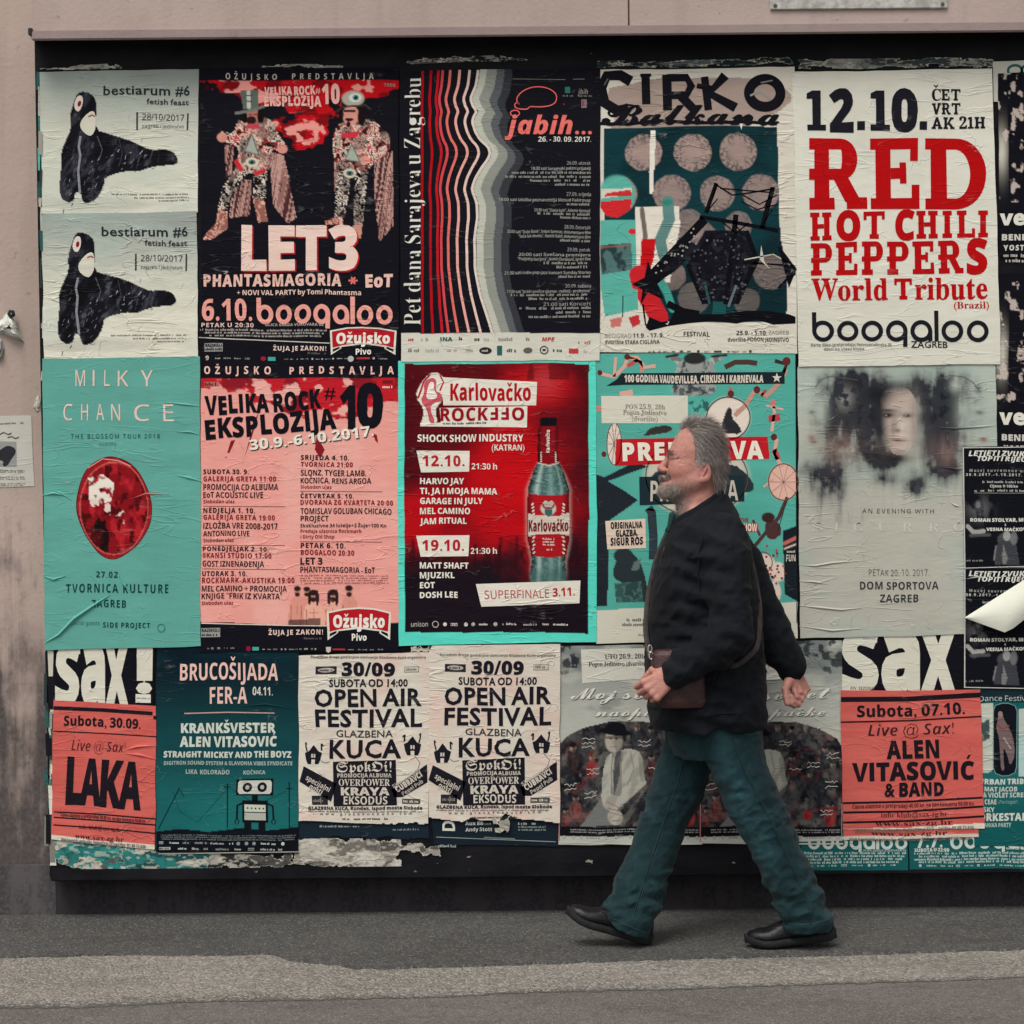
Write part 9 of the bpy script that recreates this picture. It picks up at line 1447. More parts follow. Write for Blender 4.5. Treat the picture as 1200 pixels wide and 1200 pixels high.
# ------------------------------------------------------------------ torn remains of old sheets
def scrap(label, quad, depth, cols, seed, thr, sx=14, sy=9, name='paper_scrap', ragged=True):
    p = Poster(label, quad, depth, cols[0], group="torn remains of old posters", name=name, cat="paper scrap", step=.5); c = p.cv
    q = p.quad; n = c.nz(sx, sy, seed, 5)
    for i, cc in enumerate(cols[1:]): c.mix(sstep(.53, .55, c.nz(sx * (3.2, 1.5, 2.2, .9)[i % 4], sy * (1.8, 1.0, 1.3, .7)[i % 4], seed + 7 * i + 3, 5)), cc)
    c.mix(sstep(.58, .66, c.nz(5, 2.6, seed + 91, 4)), '2a2826', .40); c.mix(sstep(.58, .66, c.nz(6, 3, seed + 95, 4)), 'c0bcae', .45)
    ny, nx = c.X.shape; u = np.linspace(0, 1, nx)[None]; w = np.linspace(0, 1, ny)[:, None]
    edge = np.minimum(np.minimum(u, 1 - u) * nx, np.minimum(w, 1 - w) * ny) * .5
    if ragged: c.keep = (n + np.minimum(edge / 9, 1) * .5) > thr
    c.mix((n + np.minimum(edge / 9, 1) * .5) < thr + .05, 'bdb9ab', .85)
    k = c.keep; lab = np.where(k, np.arange(k.size).reshape(k.shape) + 1, 0)      # keep the largest rag in one piece
    for _ in range(4 * (nx + ny)):
        b = np.pad(lab, 1); m = np.where(k, np.maximum.reduce([b[1:-1, 1:-1], b[:-2, 1:-1], b[2:, 1:-1], b[1:-1, :-2], b[1:-1, 2:]]), 0)
        if (m == lab).all(): break
        lab = m
    v_, n_ = np.unique(lab[lab > 0], return_counts=True); c.keep = lab == v_[n_.argmax()]
    return p


scrap("torn teal and white layers of paper at the lower left corner of the board", [(60, 980), (182, 990), (176, 1027), (64, 1016)], 1, ('b3aea0', '2a6a66', '55524e', 'a9a396', '2f7d78'), 3, .50, 16, 10).done()
scrap("torn teal strip of an old sheet under the robot poster", [(140, 994), (248, 998), (244, 1024), (142, 1022)], 1.6, ('2d7470', '1f4a4a', 'a9a599', '2a6f6c'), 8, .52, 18, 8).done()
scrap("white rag of torn paper left of the bright torn patch below the robot poster", [(236, 996), (348, 1000), (344, 1020), (240, 1020)], 1, ('4a4846', '99958a', '2a2a2c'), 14, .66, 12, 7).done()
scrap("large white torn patch under the dark blue strip", [(338, 982), (470, 984), (472, 1026), (344, 1012)], 1, ('a8a398', '8f8a80', 'b5b0a4', '6a665f'), 21, .56, 15, 10).done()
scrap("grey torn paper remnant beside the dark strip", [(440, 984), (520, 986), (518, 1006), (442, 1004)], 1.4, ('8c877e', 'a5a095', '55524e'), 27, .74, 10, 7).done()
scrap("small pale torn shreds above the robot poster's lower right corner", [(480, 756), (506, 757), (505, 768), (478, 768)], 5, ('a9a093', '55504c'), 33, .6, 7, 5).done()
scrap("torn white rag between the two festival posters", [(576, 958), (600, 952), (596, 978), (580, 976)], 6, ('bdb8aa', '8f8a80'), 41, .58, 8, 8).done()
for i, (a, b, y0, y1, h, cols) in enumerate(((44, 240, 79, 73, 3.2, ('8d938c', '25302f', '99968a', '2c5552')), (238, 466, 75, 77, 2.4, ('2a3836', '77807a', '1c2224', '8a8a80')), (470, 700, 69, 66, 4, ('1f2126', '3a3b40', '1a1b20', '6a6862')), (700, 930, 74, 69, 4.5, ('2c3f3d', '222a2b', '56605c', '1f2a2c')), (936, 1166, 72, 70, 6, ('6a716a', '2c4341', '8a897e', '3a4240')))):
    scrap(("pale torn rim of old paper above the upper seal poster", "dark teal torn rim of old paper above the two costumed men", "dark torn rim of old paper above the wavy-line poster", "teal torn rim of old paper above the circus lettering", "grey and teal torn rim of old paper above the red-lettered poster")[i], [(a, y0 - h / 2), (b, y1 - h / 2), (b, y1 + h * 1.4), (a, y0 + h * 1.4)], .6, cols, 50 + i, .52, 26, 5).done()
for i, (x, y, s_) in enumerate(((545, 1004, 14), (690, 1008, 18), (860, 1010, 20), (768, 1004, 10))):
    scrap(("small white paper shreds below the dark strip with names", "small white paper shreds in front of the man's leading leg", "small white paper shreds between the man's legs", "tiny pale paper shreds above the gap between the legs")[i], [(x - s_, y - 7), (x + s_, y - 6), (x + s_, y + 8), (x - s_, y + 8)], .5, ('8a867c', '4a4845'), 70 + i, .98, 4, 3).done()

# the white corner that has come loose and curls forward
def curled_corner():
    root = empty("curled_paper", at(1175, 715, -.03), "loose white sheet corner curling forward over the black flyers", "paper sheet")
    A, B, C_ = (1126, 722), (1204, 672), (1180, 742)     # fold start, fold end beyond the frame, tip
    n = 14; V = []; Fc = []
    A2, B2 = (1130, 724), (1262, 640)
    for i in range(n + 1):
        t = i / n
        for j in range(n + 1):
            s_ = j / n
            ax, ay = A2[0] + (B2[0] - A2[0]) * t, A2[1] + (B2[1] - A2[1]) * t
            bx, by = (A2[0] + (C_[0] - A2[0]) * min(1, t * 1.9), A2[1] + (C_[1] - A2[1]) * min(1, t * 1.9)) if t < .53 else (C_[0] + (1262 - C_[0]) * (t - .53) / .47, C_[1] - 12 + (742 - 12 - 640 - 52) * 0 - (C_[1] - 690) * ((t - .53) / .47) + 12 * (1 - (t - .53) / .47))
            x, y = ax + (bx - ax) * s_, ay + (by - ay) * s_
            d = .022 + .050 * math.sin(math.pi * (.12 + .60 * s_)) * min(1, .2 + t * 1.6)
            V.append(np.array(at(x, y, -d)) - np.array(root.location))
    for i in range(n):
        for j in range(n): Fc.append((i * (n + 1) + j, i * (n + 1) + j + 1, (i + 1) * (n + 1) + j + 1, (i + 1) * (n + 1) + j))
    me = quads_mesh("paper_sheet", np.array(V), Fc, np.broadcast_to(ink('c9cabc'), (len(V), 3)), True)
    link("paper_sheet", me, PRINT, root)


curled_corner()

# -- on the wall at the left
WALL_Y = .12
p = Poster("small white notice with a picture of a dark hand on the pink wall", [(-34, 486), (36, 487), (40, 570), (-34, 572)], 0, 'b4b2a8', group="papers on the bare wall", name='notice', cat='notice', Y0=WALL_Y); v = View(p, 0, 340, 4.2875)
c = p.cv; v.fine(-100, 672, 118, 9, '6a6862', 1); v.line("-60,716 -20,712 0,722 20,712 42,722 60,716", 5, '3a3a3a', 3, part='lettering'); v.line("40,738 60,732 78,742 96,736", 5, '3a3a3a', 3, part='lettering')
v.rect(-60, 758, 84, 886, '8b8c88', 1, part='picture'); v.poly("0,800 40,775 78,790 82,815 60,845 35,885 12,882 20,855 -20,850 -50,830", '2e2f33', 2, sm=1, part='picture')
for i, y in enumerate((908, 916, 942, 952, 975, 985)): v.fine(-120, y, 125, 8, '77756e', i)
p.done()


def crumple(label, pts, cols, seed, Y0, depth):
    """a torn, bent rag of paper standing off the wall"""
    q = np.array(pts, float); c0 = Vector(at(*q.mean(0), Y0 - .01)); root = empty("paper_scrap", c0, label, "paper scrap", "papers on the bare wall")
    rnd = random.Random(seed); n = len(pts); V = []; C_ = []
    for r in (1.0, .75, .45, .15):
        for x, y in pts:
            px, py = q.mean(0) + (np.array((x, y)) - q.mean(0)) * r
            d = .004 + (1 - r) * depth + rnd.uniform(0, depth * .7) * (r < 1)
            V.append(np.array(at(px, py, Y0 - d)) - np.array(c0)); C_.append(ink(rnd.choice(cols)))
    Fc = [(r * n + i, r * n + (i + 1) % n, (r + 1) * n + (i + 1) % n, (r + 1) * n + i) for r in range(3) for i in range(n)]
    me = quads_mesh("paper_sheet", np.array(V), Fc, np.array(C_)); link("paper_sheet", me, PRINT, root)


crumple("torn white rag of paper hanging on the pink wall", [(2, 374), (8, 366), (14, 369), (20, 376), (22, 386), (28, 400), (20, 398), (12, 395), (4, 392), (-6, 390), (-8, 380)], ('c2c3ba', 'b0b2aa', 'cbccc2', 'a9aaa2'), 3, WALL_Y, .03)
crumple("dark twisted scrap at the top of the torn rag", [(8, 368), (11, 363), (17, 364), (18, 370), (12, 374)], ('2a2a2c', '3c3a3a'), 5, WALL_Y - .02, .012)
crumple("grey torn rag of paper below the white one on the pink wall", [(-8, 394), (2, 398), (5, 408), (2, 420), (-4, 426), (-10, 420)], ('9a9c96', '83857f', 'a9aaa3'), 8, WALL_Y, .02)
crumple("small crumpled white scrap on the left edge of the board", [(41, 468), (45, 463), (48, 470), (48, 482), (43, 484), (39, 478)], ('b9b5ab', '8f8b84'), 11, 0.0, .012)
# ------------------------------------------------------------------ the walking man
from mathutils.bvhtree import BVHTree
YC = -.47                                   # he walks half a metre in front of the board
PXM = 2.83e-3                               # metres per picture unit at his distance


def pt(px, py, dy=0.0): return np.array(at(px, py, YC + dy))


class Field:
    """distance field on a grid, filled shape by shape with soft joins, then skinned"""
    def __init__(s, lo, hi, h):
        s.lo = np.array(lo, float); s.h = h
        s.n = np.ceil((np.array(hi) - s.lo) / h).astype(int) + 1
        s.d = np.full(s.n, .2, np.float32)

    def _sub(s, lo, hi, pad=.05):
        a = np.clip(np.floor((np.array(lo) - pad - s.lo) / s.h).astype(int), 0, s.n - 1)
        b = np.clip(np.ceil((np.array(hi) + pad - s.lo) / s.h).astype(int) + 1, 1, s.n)
        sl = tuple(slice(i, j) for i, j in zip(a, b))
        ax = [s.lo[k] + s.h * np.arange(a[k], b[k], dtype=np.float32) for k in range(3)]
        return sl, ax[0][:, None, None], ax[1][None, :, None], ax[2][None, None, :]

    def _join(s, sl, d, k, sub=False):
        o = s.d[sl]
        if sub:
            d = -d; h = np.clip(.5 - .5 * (o - d) / k, 0, 1) if k else (d > o).astype(float)
            s.d[sl] = o * (1 - h) + d * h + (k * h * (1 - h) if k else 0)
        else:
            h = np.clip(.5 + .5 * (o - d) / k, 0, 1) if k else (d < o).astype(float)
            s.d[sl] = o * (1 - h) + d * h - (k * h * (1 - h) if k else 0)

    def cone(s, a, b, ra, rb, k=.02, sy=1.0, sub=False):
        """tapered limb from a to b; sy > 1 widens it sideways"""
        a, b = np.array(a, float), np.array(b, float); r = max(ra, rb) * max(sy, 1)
        sl, X, Y, Z = s._sub(np.minimum(a, b) - r, np.maximum(a, b) + r)
        v = b - a; v2 = v.copy(); v2[1] /= sy; L = float(v2 @ v2) + 1e-12
        dx, dy, dz = X - a[0], (Y - a[1]) / sy, Z - a[2]
        t = np.clip((dx * v2[0] + dy * v2[1] + dz * v2[2]) / L, 0, 1)
        d = np.sqrt((dx - t * v2[0]) ** 2 + (dy - t * v2[1]) ** 2 + (dz - t * v2[2]) ** 2) - (ra + (rb - ra) * t)
        s._join(sl, d, k, sub)

    def chain(s, pts, rs, k=.015, **kw):
        for (a, ra), (b, rb) in zip(zip(pts, rs), zip(pts[1:], rs[1:])): s.cone(a, b, ra, rb, k, **kw)

    def ell(s, c, r, k=.015, M=None, sub=False):
        c, r = np.array(c, float), np.array(r, float); R_ = r.max()
        sl, X, Y, Z = s._sub(c - R_, c + R_)
        q = [X - c[0], Y - c[1], Z - c[2]]
        if M is not None: q = [M[i][0] * q[0] + M[i][1] * q[1] + M[i][2] * q[2] for i in range(3)]
        k0 = np.sqrt(sum((q[i] / r[i]) ** 2 for i in range(3))) + 1e-6
        k1 = np.sqrt(sum((q[i] / r[i] ** 2) ** 2 for i in range(3))) + 1e-6
        s._join(sl, k0 * (k0 - 1) / k1, k, sub)

    def stack(s, rows, k=.02, p=2.0, shell=None, dyc=0.0, cut=None):
        """horizontal sections read off the outline: (py, front px, back px, half width, depth offset)"""
        z, cx, hd, hw, cy = [], [], [], [], []
        for r in rows:
            dy = (r[4] if len(r) > 4 else 0) + dyc
            a, b = pt(r[1], r[0], dy), pt(r[2], r[0], dy)
            z.append((a[2] + b[2]) / 2); cx.append((a[0] + b[0]) / 2); hd.append(abs(b[0] - a[0]) / 2); hw.append(r[3]); cy.append(YC + dy)
        o = np.argsort(z); z, cx, hd, hw, cy = [np.array(q)[o] for q in (z, cx, hd, hw, cy)]
        lo = ((cx - hd).min(), (cy - hw).min(), z[0]); hi = ((cx + hd).max(), (cy + hw).max(), z[-1])
        sl, X, Y, Z = s._sub(lo, hi)
        zz = np.clip(Z, z[0], z[-1])
        f = lambda q: np.interp(zz.ravel(), z, q).reshape(zz.shape)
        H, W = np.maximum(f(hd), .004), np.maximum(f(hw), .004)
        u, w = np.abs(X - f(cx)) / H, np.abs(Y - f(cy)) / W
        g = (u ** p + w ** p) ** (1 / p)
        d = (g - 1) * np.minimum(H, W) * np.where(g > 1, 1.0, 1.0)
        if shell: d = np.maximum(d, -(d + shell))
        dz = np.maximum(Z - z[-1], z[0] - Z)
        d = np.where(dz > 0, np.sqrt(np.maximum(d, 0) ** 2 + dz ** 2) + np.minimum(d, 0) * 0, np.maximum(d, dz))
        if cut is not None: d = np.maximum(d, cut(X, Y, Z))
        s._join(sl, d, k)

    def warp(s, fn):
        m = np.abs(s.d) < .03; i = np.argwhere(m); p = s.lo + i * s.h
        s.d[m] -= fn(p[:, 0], p[:, 1], p[:, 2]).astype(np.float32)

    def mesh(s, name, relax=2):
        d = s.d; neg = d < 0
        c = [neg[a:d.shape[0] - 1 + a, b:d.shape[1] - 1 + b, e:d.shape[2] - 1 + e] for a in (0, 1) for b in (0, 1) for e in (0, 1)]
        cnt = sum(q.astype(np.int8) for q in c); act = (cnt > 0) & (cnt < 8)
        ids = np.full(act.shape, -1, np.int64); idx = np.argwhere(act); ids[act] = np.arange(len(idx))
        acc = np.zeros((len(idx), 3)); num = np.zeros(len(idx))
        cor = [np.array((a, b, e)) for a in (0, 1) for b in (0, 1) for e in (0, 1)]
        val = [d[tuple((idx + q).T)] for q in cor]
        for i in range(8):
            for j in range(i + 1, 8):
                if np.abs(cor[i] - cor[j]).sum() != 1: continue
                m = (val[i] < 0) != (val[j] < 0)
                t = val[i][m] / (val[i][m] - val[j][m])
                acc[m] += cor[i] + (cor[j] - cor[i]) * t[:, None]; num[m] += 1
        V = s.lo + (idx + acc / num[:, None]) * s.h
        Q = []
        for ax in range(3):
            o = [k for k in range(3) if k != ax]
            sl0 = [slice(None)] * 3; sl1 = [slice(None)] * 3; sl0[ax] = slice(0, -1); sl1[ax] = slice(1, None)
            e = np.argwhere(neg[tuple(sl0)] != neg[tuple(sl1)])
            e = e[(e[:, o[0]] > 0) & (e[:, o[1]] > 0) & (e[:, o[0]] < d.shape[o[0]] - 1) & (e[:, o[1]] < d.shape[o[1]] - 1)]
            g = lambda a, b: ids[tuple((e - np.eye(3, dtype=int)[o[0]] * a - np.eye(3, dtype=int)[o[1]] * b).T)]
            q = np.stack([g(0, 0), g(1, 0), g(1, 1), g(0, 1)], 1)
            fl = neg[tuple(e.T)] ^ (ax == 1); q[~fl] = q[~fl][:, ::-1]; Q.append(q)
        Q = np.vstack(Q); Q = Q[(Q >= 0).all(1)]
        E = np.vstack([Q[:, [0, 1]], Q[:, [1, 2]], Q[:, [2, 3]], Q[:, [3, 0]]])
        for it in range(relax * 2):
            S = np.zeros_like(V); n = np.zeros(len(V))
            for a, b in ((0, 1), (1, 0)):
                for k in range(3): S[:, k] += np.bincount(E[:, a], V[E[:, b], k], len(V))
                n += np.bincount(E[:, a], minlength=len(V))
            V = V + (S / np.maximum(n, 1)[:, None] - V) * (.55 if it % 2 == 0 else -.50)
        return V, Q


def normals(V, Q):
    n = np.cross(V[Q[:, 2]] - V[Q[:, 0]], V[Q[:, 3]] - V[Q[:, 1]]); o = np.zeros_like(V)
    for k in range(4):
        for c in range(3): o[:, c] += np.bincount(Q[:, k], n[:, c], len(V))
    return o / (np.linalg.norm(o, axis=1)[:, None] + 1e-12)


def n3(x, y, z, s, seed=0, oct=3):
    return (fbm(x / s + 3.1, z / s + y / s * .6, seed, oct) + fbm(y / s + 7.7, z / s - x / s * .4, seed + 5, oct)) / 2


man = empty("person", (pt(820, 1113)[0], YC, 0.004), "elderly bearded man in a black jacket and dark teal jeans striding left past the posters", "person")
M0 = np.array(man.location)


def part(name, V, Q, mat, col=None, parent=None, smooth=True, origin=None):
    me = quads_mesh(name, V - (M0 if origin is None else origin), Q, col, smooth)
    return link(name, me, mat, parent if parent is not None else man)


# ---- materials
def skin_mat():
    m, nt, b = new_mat("skin")
    a = N(nt, "ShaderNodeAttribute", attribute_name="print"); p = N(nt, "ShaderNodeNewGeometry").outputs["Position"]
    n1, n2 = noise_n(nt, p, 60, 4, .6), noise_n(nt, p, 340, 2)
    c = mixc(nt, math_n(nt, 'MULTIPLY', ramp(nt, n1, .45, .75), .30), a.outputs["Color"], (.30, .095, .075))
    c = mixc(nt, math_n(nt, 'MULTIPLY', ramp(nt, n2, .55, .8), .18), c, (.55, .36, .29))
    nt.links.new(c, b.inputs["Base Color"]); b.inputs["Roughness"].default_value = .48; b.inputs["Specular IOR Level"].default_value = .35
    b.inputs["Subsurface Weight"].default_value = .12; b.inputs["Subsurface Radius"].default_value = (.008, .003, .002); b.inputs["Subsurface Scale"].default_value = .6
    bump(nt, b, math_n(nt, 'ADD', n1, math_n(nt, 'MULTIPLY', n2, .5)), .0022)
    return m


def cloth_mat(name, col, lite, wear, weave=520, folds=.006, rough=.85, sheen=.06, spec=.15):
    m, nt, b = new_mat(name)
    p = N(nt, "ShaderNodeNewGeometry").outputs["Position"]
    big = noise_n(nt, mapping(nt, p, (5, 5, 3)), 1.0, 4, .6, .6); mid = noise_n(nt, mapping(nt, p, (14, 14, 9)), 1.0, 4, .6, 1.0); th = noise_n(nt, mapping(nt, p, (weave, weave, weave * .5)), 1.0, 1)
    c = mixc(nt, ramp(nt, big, .38, .68), col, lite)
    c = mixc(nt, math_n(nt, 'MULTIPLY', ramp(nt, mid, .5, .75), wear), c, tuple(x * 1.5 for x in lite))
    c = mixc(nt, math_n(nt, 'MULTIPLY', th, .35), c, tuple(x * .5 for x in col))
    if 'denim' in name:
        c = mixc(nt, 1.0, c, N(nt, "ShaderNodeAttribute", attribute_name="print").outputs["Color"], 'MULTIPLY')
    nt.links.new(c, b.inputs["Base Color"]); b.inputs["Roughness"].default_value = rough; b.inputs["Specular IOR Level"].default_value = spec
    b.inputs["Sheen Weight"].default_value = sheen; b.inputs["Sheen Roughness"].default_value = .5
    b1 = bump(nt, b, math_n(nt, 'ADD', big, math_n(nt, 'MULTIPLY', mid, .8)), folds); bump(nt, b, th, .0012, .7, b1)
    return m


JACKET = cloth_mat("black_cotton", (.0044, .0057, .0079), (.0082, .0105, .0142), .35, sheen=.02, spec=.16, folds=.008)
DENIM = cloth_mat("teal_denim", (.0075, .0245, .0295), (.0140, .0410, .0460), .45, 700, .007)
SEAM = simple_mat("denim_seam", (.011, .032, .035), .85)
SHIRT = cloth_mat("green_shirt", (.014, .045, .042), (.022, .065, .06), .3)
LEATHER = simple_mat("oxblood_leather", (.048, .018, .017), .45, 30, .35, 160, .002, .4)
STRAP = simple_mat("brown_webbing", (.040, .030, .027), .7, 60, .3, 300, .001)
SHOE = simple_mat("black_shoe_leather", (.0045, .005, .006), .36, 40, .4, 160, .0018, .32)
SOLE = simple_mat("black_rubber", (.010, .011, .011), .75, 60, .3, 200, .002, .3)
STITCH = simple_mat("pale_stitching", (.030, .062, .064), .8)
STEEL = simple_mat("nickel_clip", (.45, .44, .42), .3, metal=.9)

# ---- body (one surface: head, neck, trunk, arms, hands, legs)
WRN, WRF = pt(788, 790, -.265), pt(929, 787, .17)           # wrists
B = Field((pt(655, 1120)[0] - .02, YC - .36, -.01), (pt(985, 1120)[0] + .02, YC + .29, pt(815, 484)[2] + .02), .0028)
head = [(495, 810, 826, .034), (498, 804.5, 832, .049), (503, 798.5, 837, .062), (511, 792, 842, .071), (520, 787.5, 846, .075), (527, 785, 848, .077), (533, 784, 849, .076), (538, 785.5, 849, .075), (545, 784, 849, .074), (553, 781.5, 847, .072), (560, 780, 844, .068), (567, 778.5, 840, .062), (573, 777.5, 833, .056), (578, 779, 824, .047), (583, 786, 815, .034)]
B.stack(head, .004, 2.25)
B.cone(pt(822, 556), pt(824, 606), .056, .061, .025, 1.0)                       # neck
B.cone(pt(806, 578), pt(812, 602), .040, .052, .02)                             # throat
B.cone(pt(783.5, 536), pt(775.2, 548.5), .0085, .0125, .012)                    # bridge and tip of the nose
B.ell(pt(774.8, 549), (.0125, .0135, .0105), .006)
for s_ in (-1, 1):
    B.ell(pt(778.5, 551, s_ * .0135), (.011, .0085, .0085), .006)               # wings of the nose
    B.cone(pt(784.5, 531.5, s_ * .012), pt(790, 531, s_ * .050), .0095, .0075, .012)   # brow
    B.ell(pt(786.5, 539, s_ * .033), (.013, .0165, .0095), .008, sub=True)      # eye socket
    B.ell(pt(788.5, 538.2, s_ * .033), (.0125, .0125, .0125), .002)             # eyeball
    B.cone(pt(786.3, 535.4, s_ * .020), pt(790.5, 536.2, s_ * .050), .0058, .0050, .006)   # upper lid
    B.cone(pt(785.8, 541.0, s_ * .020), pt(790.5, 541.2, s_ * .048), .0050, .0045, .006)   # lower lid and bag
    B.ell(pt(795, 549, s_ * .046), (.030, .016, .026), .03)                     # cheekbone
    B.cone(pt(784, 552, s_ * .030), pt(786, 565, s_ * .047), .0040, .0035, .005, sub=True)
    for (ax, ay), (bx, by), q in (((788, 545.5), (797, 544), .058), ((796, 538), (803, 534.5), .070), ((796.5, 540), (804, 540), .071), ((796, 542), (803, 545.5), .071), ((789, 519), (800, 517.5), .056), ((788, 524), (800, 522.5), .062)):
        B.cone(pt(ax, ay, s_ * (q - .006)), pt(bx, by, s_ * (q + .004)), .0022, .0016, .003, sub=True)      # creases of an old face  # fold beside the nose
    B.cone(pt(781, 574, s_ * .02), pt(822, 562, s_ * .060), .020, .022, .02)    # jaw
    e = pt(826.5, 553, s_ * .078)                                               # ear: rim, bowl, lobe
    Me = np.array([[.97, .18 * s_, .12], [-.2 * s_, .98, 0], [-.12, 0, .99]])
    B.ell(e, (.020, .0085, .034), .006, Me)
    B.ell(e + (-.002, s_ * .0085, .003), (.0125, .0085, .022), .003, Me, sub=True); B.cone(e + (.004, s_ * .004, .014), e + (-.006, s_ * .005, -.010), .0035, .003, .004)
    B.cone(pt(783.8, 538, s_ * .020), pt(795.5, 537.2, s_ * .060), .0030, .0022, .003, sub=True)     # the narrowed eye
    B.ell(pt(823, 562.5, s_ * .078), (.0095, .008, .010), .006)
    B.cone(pt(819, 551, s_ * .073), pt(820, 556, s_ * .075), .006, .006, .004)
B.ell(pt(777.2, 559.5), (.011, .027, .0085), .008); B.ell(pt(776.8, 565.6), (.0105, .020, .0065), .006)    # lips
B.cone(pt(773.6, 562.8, -.018), pt(773.6, 562.8, .018), .0016, .0016, .003, sub=True)
B.ell(pt(779, 575), (.018, .026, .017), .012)                                    # chin
B.stack([(598, 806, 852, .09), (612, 800, 860, .15), (640, 786, 868, .175), (700, 778, 872, .165), (780, 772, 880, .165), (850, 786, 884, .165), (880, 800, 884, .15)], .03, 2.2)
for s_, sh, el, wr in ((-1, pt(845, 630, -.175), pt(853, 742, -.26), WRN), (1, pt(848, 630, .16), pt(893, 722, .20), WRF)):
    B.cone(sh, el, .050, .042, .03); B.cone(el, wr, .042, .026, .02)
B.chain([pt(850, 870, -.085), pt(893, 965, -.07), pt(938, 1056, -.05), pt(946, 1076, -.045)], (.075, .055, .036, .028), .03)
B.chain([pt(824, 870, .085), pt(780, 968, .05), pt(752, 1056, .01), pt(740, 1080, .0)], (.075, .055, .036, .028), .03)
B.cone(pt(946, 1081, -.045), pt(905, 1095, -.045), .018, .015, .02); B.cone(pt(738, 1084, .0), pt(696, 1070, 0), .018, .015, .02)


def hand(wr, d, up, back, curl, thumb_dir, sc=1.0):
    """wr wrist, d along the forearm, up towards the thumb side, back = back of the hand"""
    d, up, back = [np.array(v, float) / np.linalg.norm(v) for v in (d, up, back)]
    kn = wr + d * .082 * sc
    B.cone(wr - d * .03, wr + d * .012, .027, .027, .012, .8)
    for i, (o, ln, r) in enumerate(((.030, 1.0, .0098), (.010, 1.08, .0102), (-.010, 1.0, .0097), (-.029, .82, .0086))):
        k0 = kn + up * o * sc + back * (.004 - abs(i - 1.2) * .0022) - d * (abs(i - 1) * .004)
        B.cone(wr + up * o * .55 + d * .01, k0, .0155, .0125, .010)
        a1, a2, a3 = curl
        c = lambda a: d * math.cos(R(a)) - back * math.sin(R(a))
        k1 = k0 + c(a1 + i * 4) * .040 * ln * sc; k2 = k1 + c(a2 + i * 5) * .026 * ln * sc; k3 = k2 + c(a3 + i * 5) * .018 * ln * sc
        B.ell(k0 + back * .002, (.0118, .0118, .0118), .004)
        B.cone(k0, k1, r * 1.08, r, .0025); B.cone(k1, k2, r * 1.03, r * .93, .0025); B.cone(k2, k3, r * .93, r * .78, .0025)
    t0 = wr + d * .022 + up * .026 - back * .008; t1 = t0 + (d * .55 + up * .62 - back * .35) * .034; t2 = t1 + np.array(thumb_dir) * .030; t3 = t2 + np.array(thumb_dir) * .022
    B.cone(t0, t1, .0165, .0125, .010); B.cone(t1, t2, .0115, .0105, .003); B.cone(t2, t3, .0105, .0082, .003)


hand(WRN, (-.80, 0, -.58), (-.55, .25, .75), (.10, -1, .12), (58, 138, 185), (-.62, .35, -.70), 1.12)
hand(WRF, (.36, -.05, -.92), (-.75, -.60, -.28), (.55, .78, .2), (52, 125, 180), (.05, -.45, -.88), 1.0)
V, Q = B.mesh("body", 1)
# complexion: ruddier nose, cheeks, ears and knuckles; paler brow; lips; eyes
sk = np.broadcast_to(np.array((.49, .225, .178)), (len(V), 3)).copy()


def tint(c, r, col, a):
    global sk
    w = (np.exp(-(((V - np.array(c)) / np.array(r)) ** 2).sum(1)) * a)[:, None]; sk = sk * (1 - w) + np.array(col) * w


tint(pt(776, 549), (.022, .02, .016), (.46, .16, .13), .8)
for s_ in (-1, 1):
    tint(pt(794, 549, s_ * .055), (.03, .03, .02), (.46, .175, .14), .7); tint(pt(826, 553, s_ * .08), (.026, .016, .035), (.43, .165, .14), .7)
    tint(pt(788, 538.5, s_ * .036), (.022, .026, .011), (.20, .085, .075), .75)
    dd = np.linalg.norm(V - pt(788.5, 538.2, s_ * .033), axis=1); ey = (dd < .0131) & (V[:, 0] < pt(788.4, 538)[0]) & (np.abs(V[:, 2] - pt(788, 538.2)[2]) < .0042)
    sk[ey] = (.24, .22, .20); ir = ey & (np.linalg.norm(V - pt(784.4, 538.4, s_ * .034), axis=1) < .0066); sk[ir] = (.03, .028, .03)
    tint(pt(789, 537.6, s_ * .042), (.019, .030, .0034), (.055, .030, .027), .92); tint(pt(789, 533.8, s_ * .042), (.02, .03, .004), (.40, .19, .15), .4)
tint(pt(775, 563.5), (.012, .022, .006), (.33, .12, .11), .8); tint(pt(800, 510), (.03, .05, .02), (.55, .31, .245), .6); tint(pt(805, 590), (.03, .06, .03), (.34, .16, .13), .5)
for h_ in (WRN + np.array((-.8, 0, -.58)) * .085, WRF + np.array((.36, 0, -.92)) * .08): tint(h_, (.028, .03, .03), (.42, .19, .155), .6)
body = part("body", V, Q, skin_mat(), sk)
bV, bQ, bN = V, Q, normals(V, Q)

# ---- jacket
J = Field((pt(745, 850)[0] - .03, YC - .38, pt(800, 856)[2] - .01), (pt(952, 850)[0] + .02, YC + .30, pt(840, 566)[2] + .02), .0048)
J.stack([(580, 812, 852, .070), (590, 803, 857, .090), (600, 796, 863, .135), (612, 788, 868, .185), (630, 779, 876, .212), (660, 770, 882, .222), (700, 761, 888, .224), (740, 757, 892, .226), (790, 757, 896, .228), (830, 760, 899, .226), (838, 761, 899, .224), (849, 764, 897, .214)], .01, 2.3,
        cut=lambda X, Y, Z: np.where(X < pt(846, 0)[0], Z - (pt(842, 581)[2] - (pt(842, 0)[0] - X) * .60), -1) + 0 * Y)
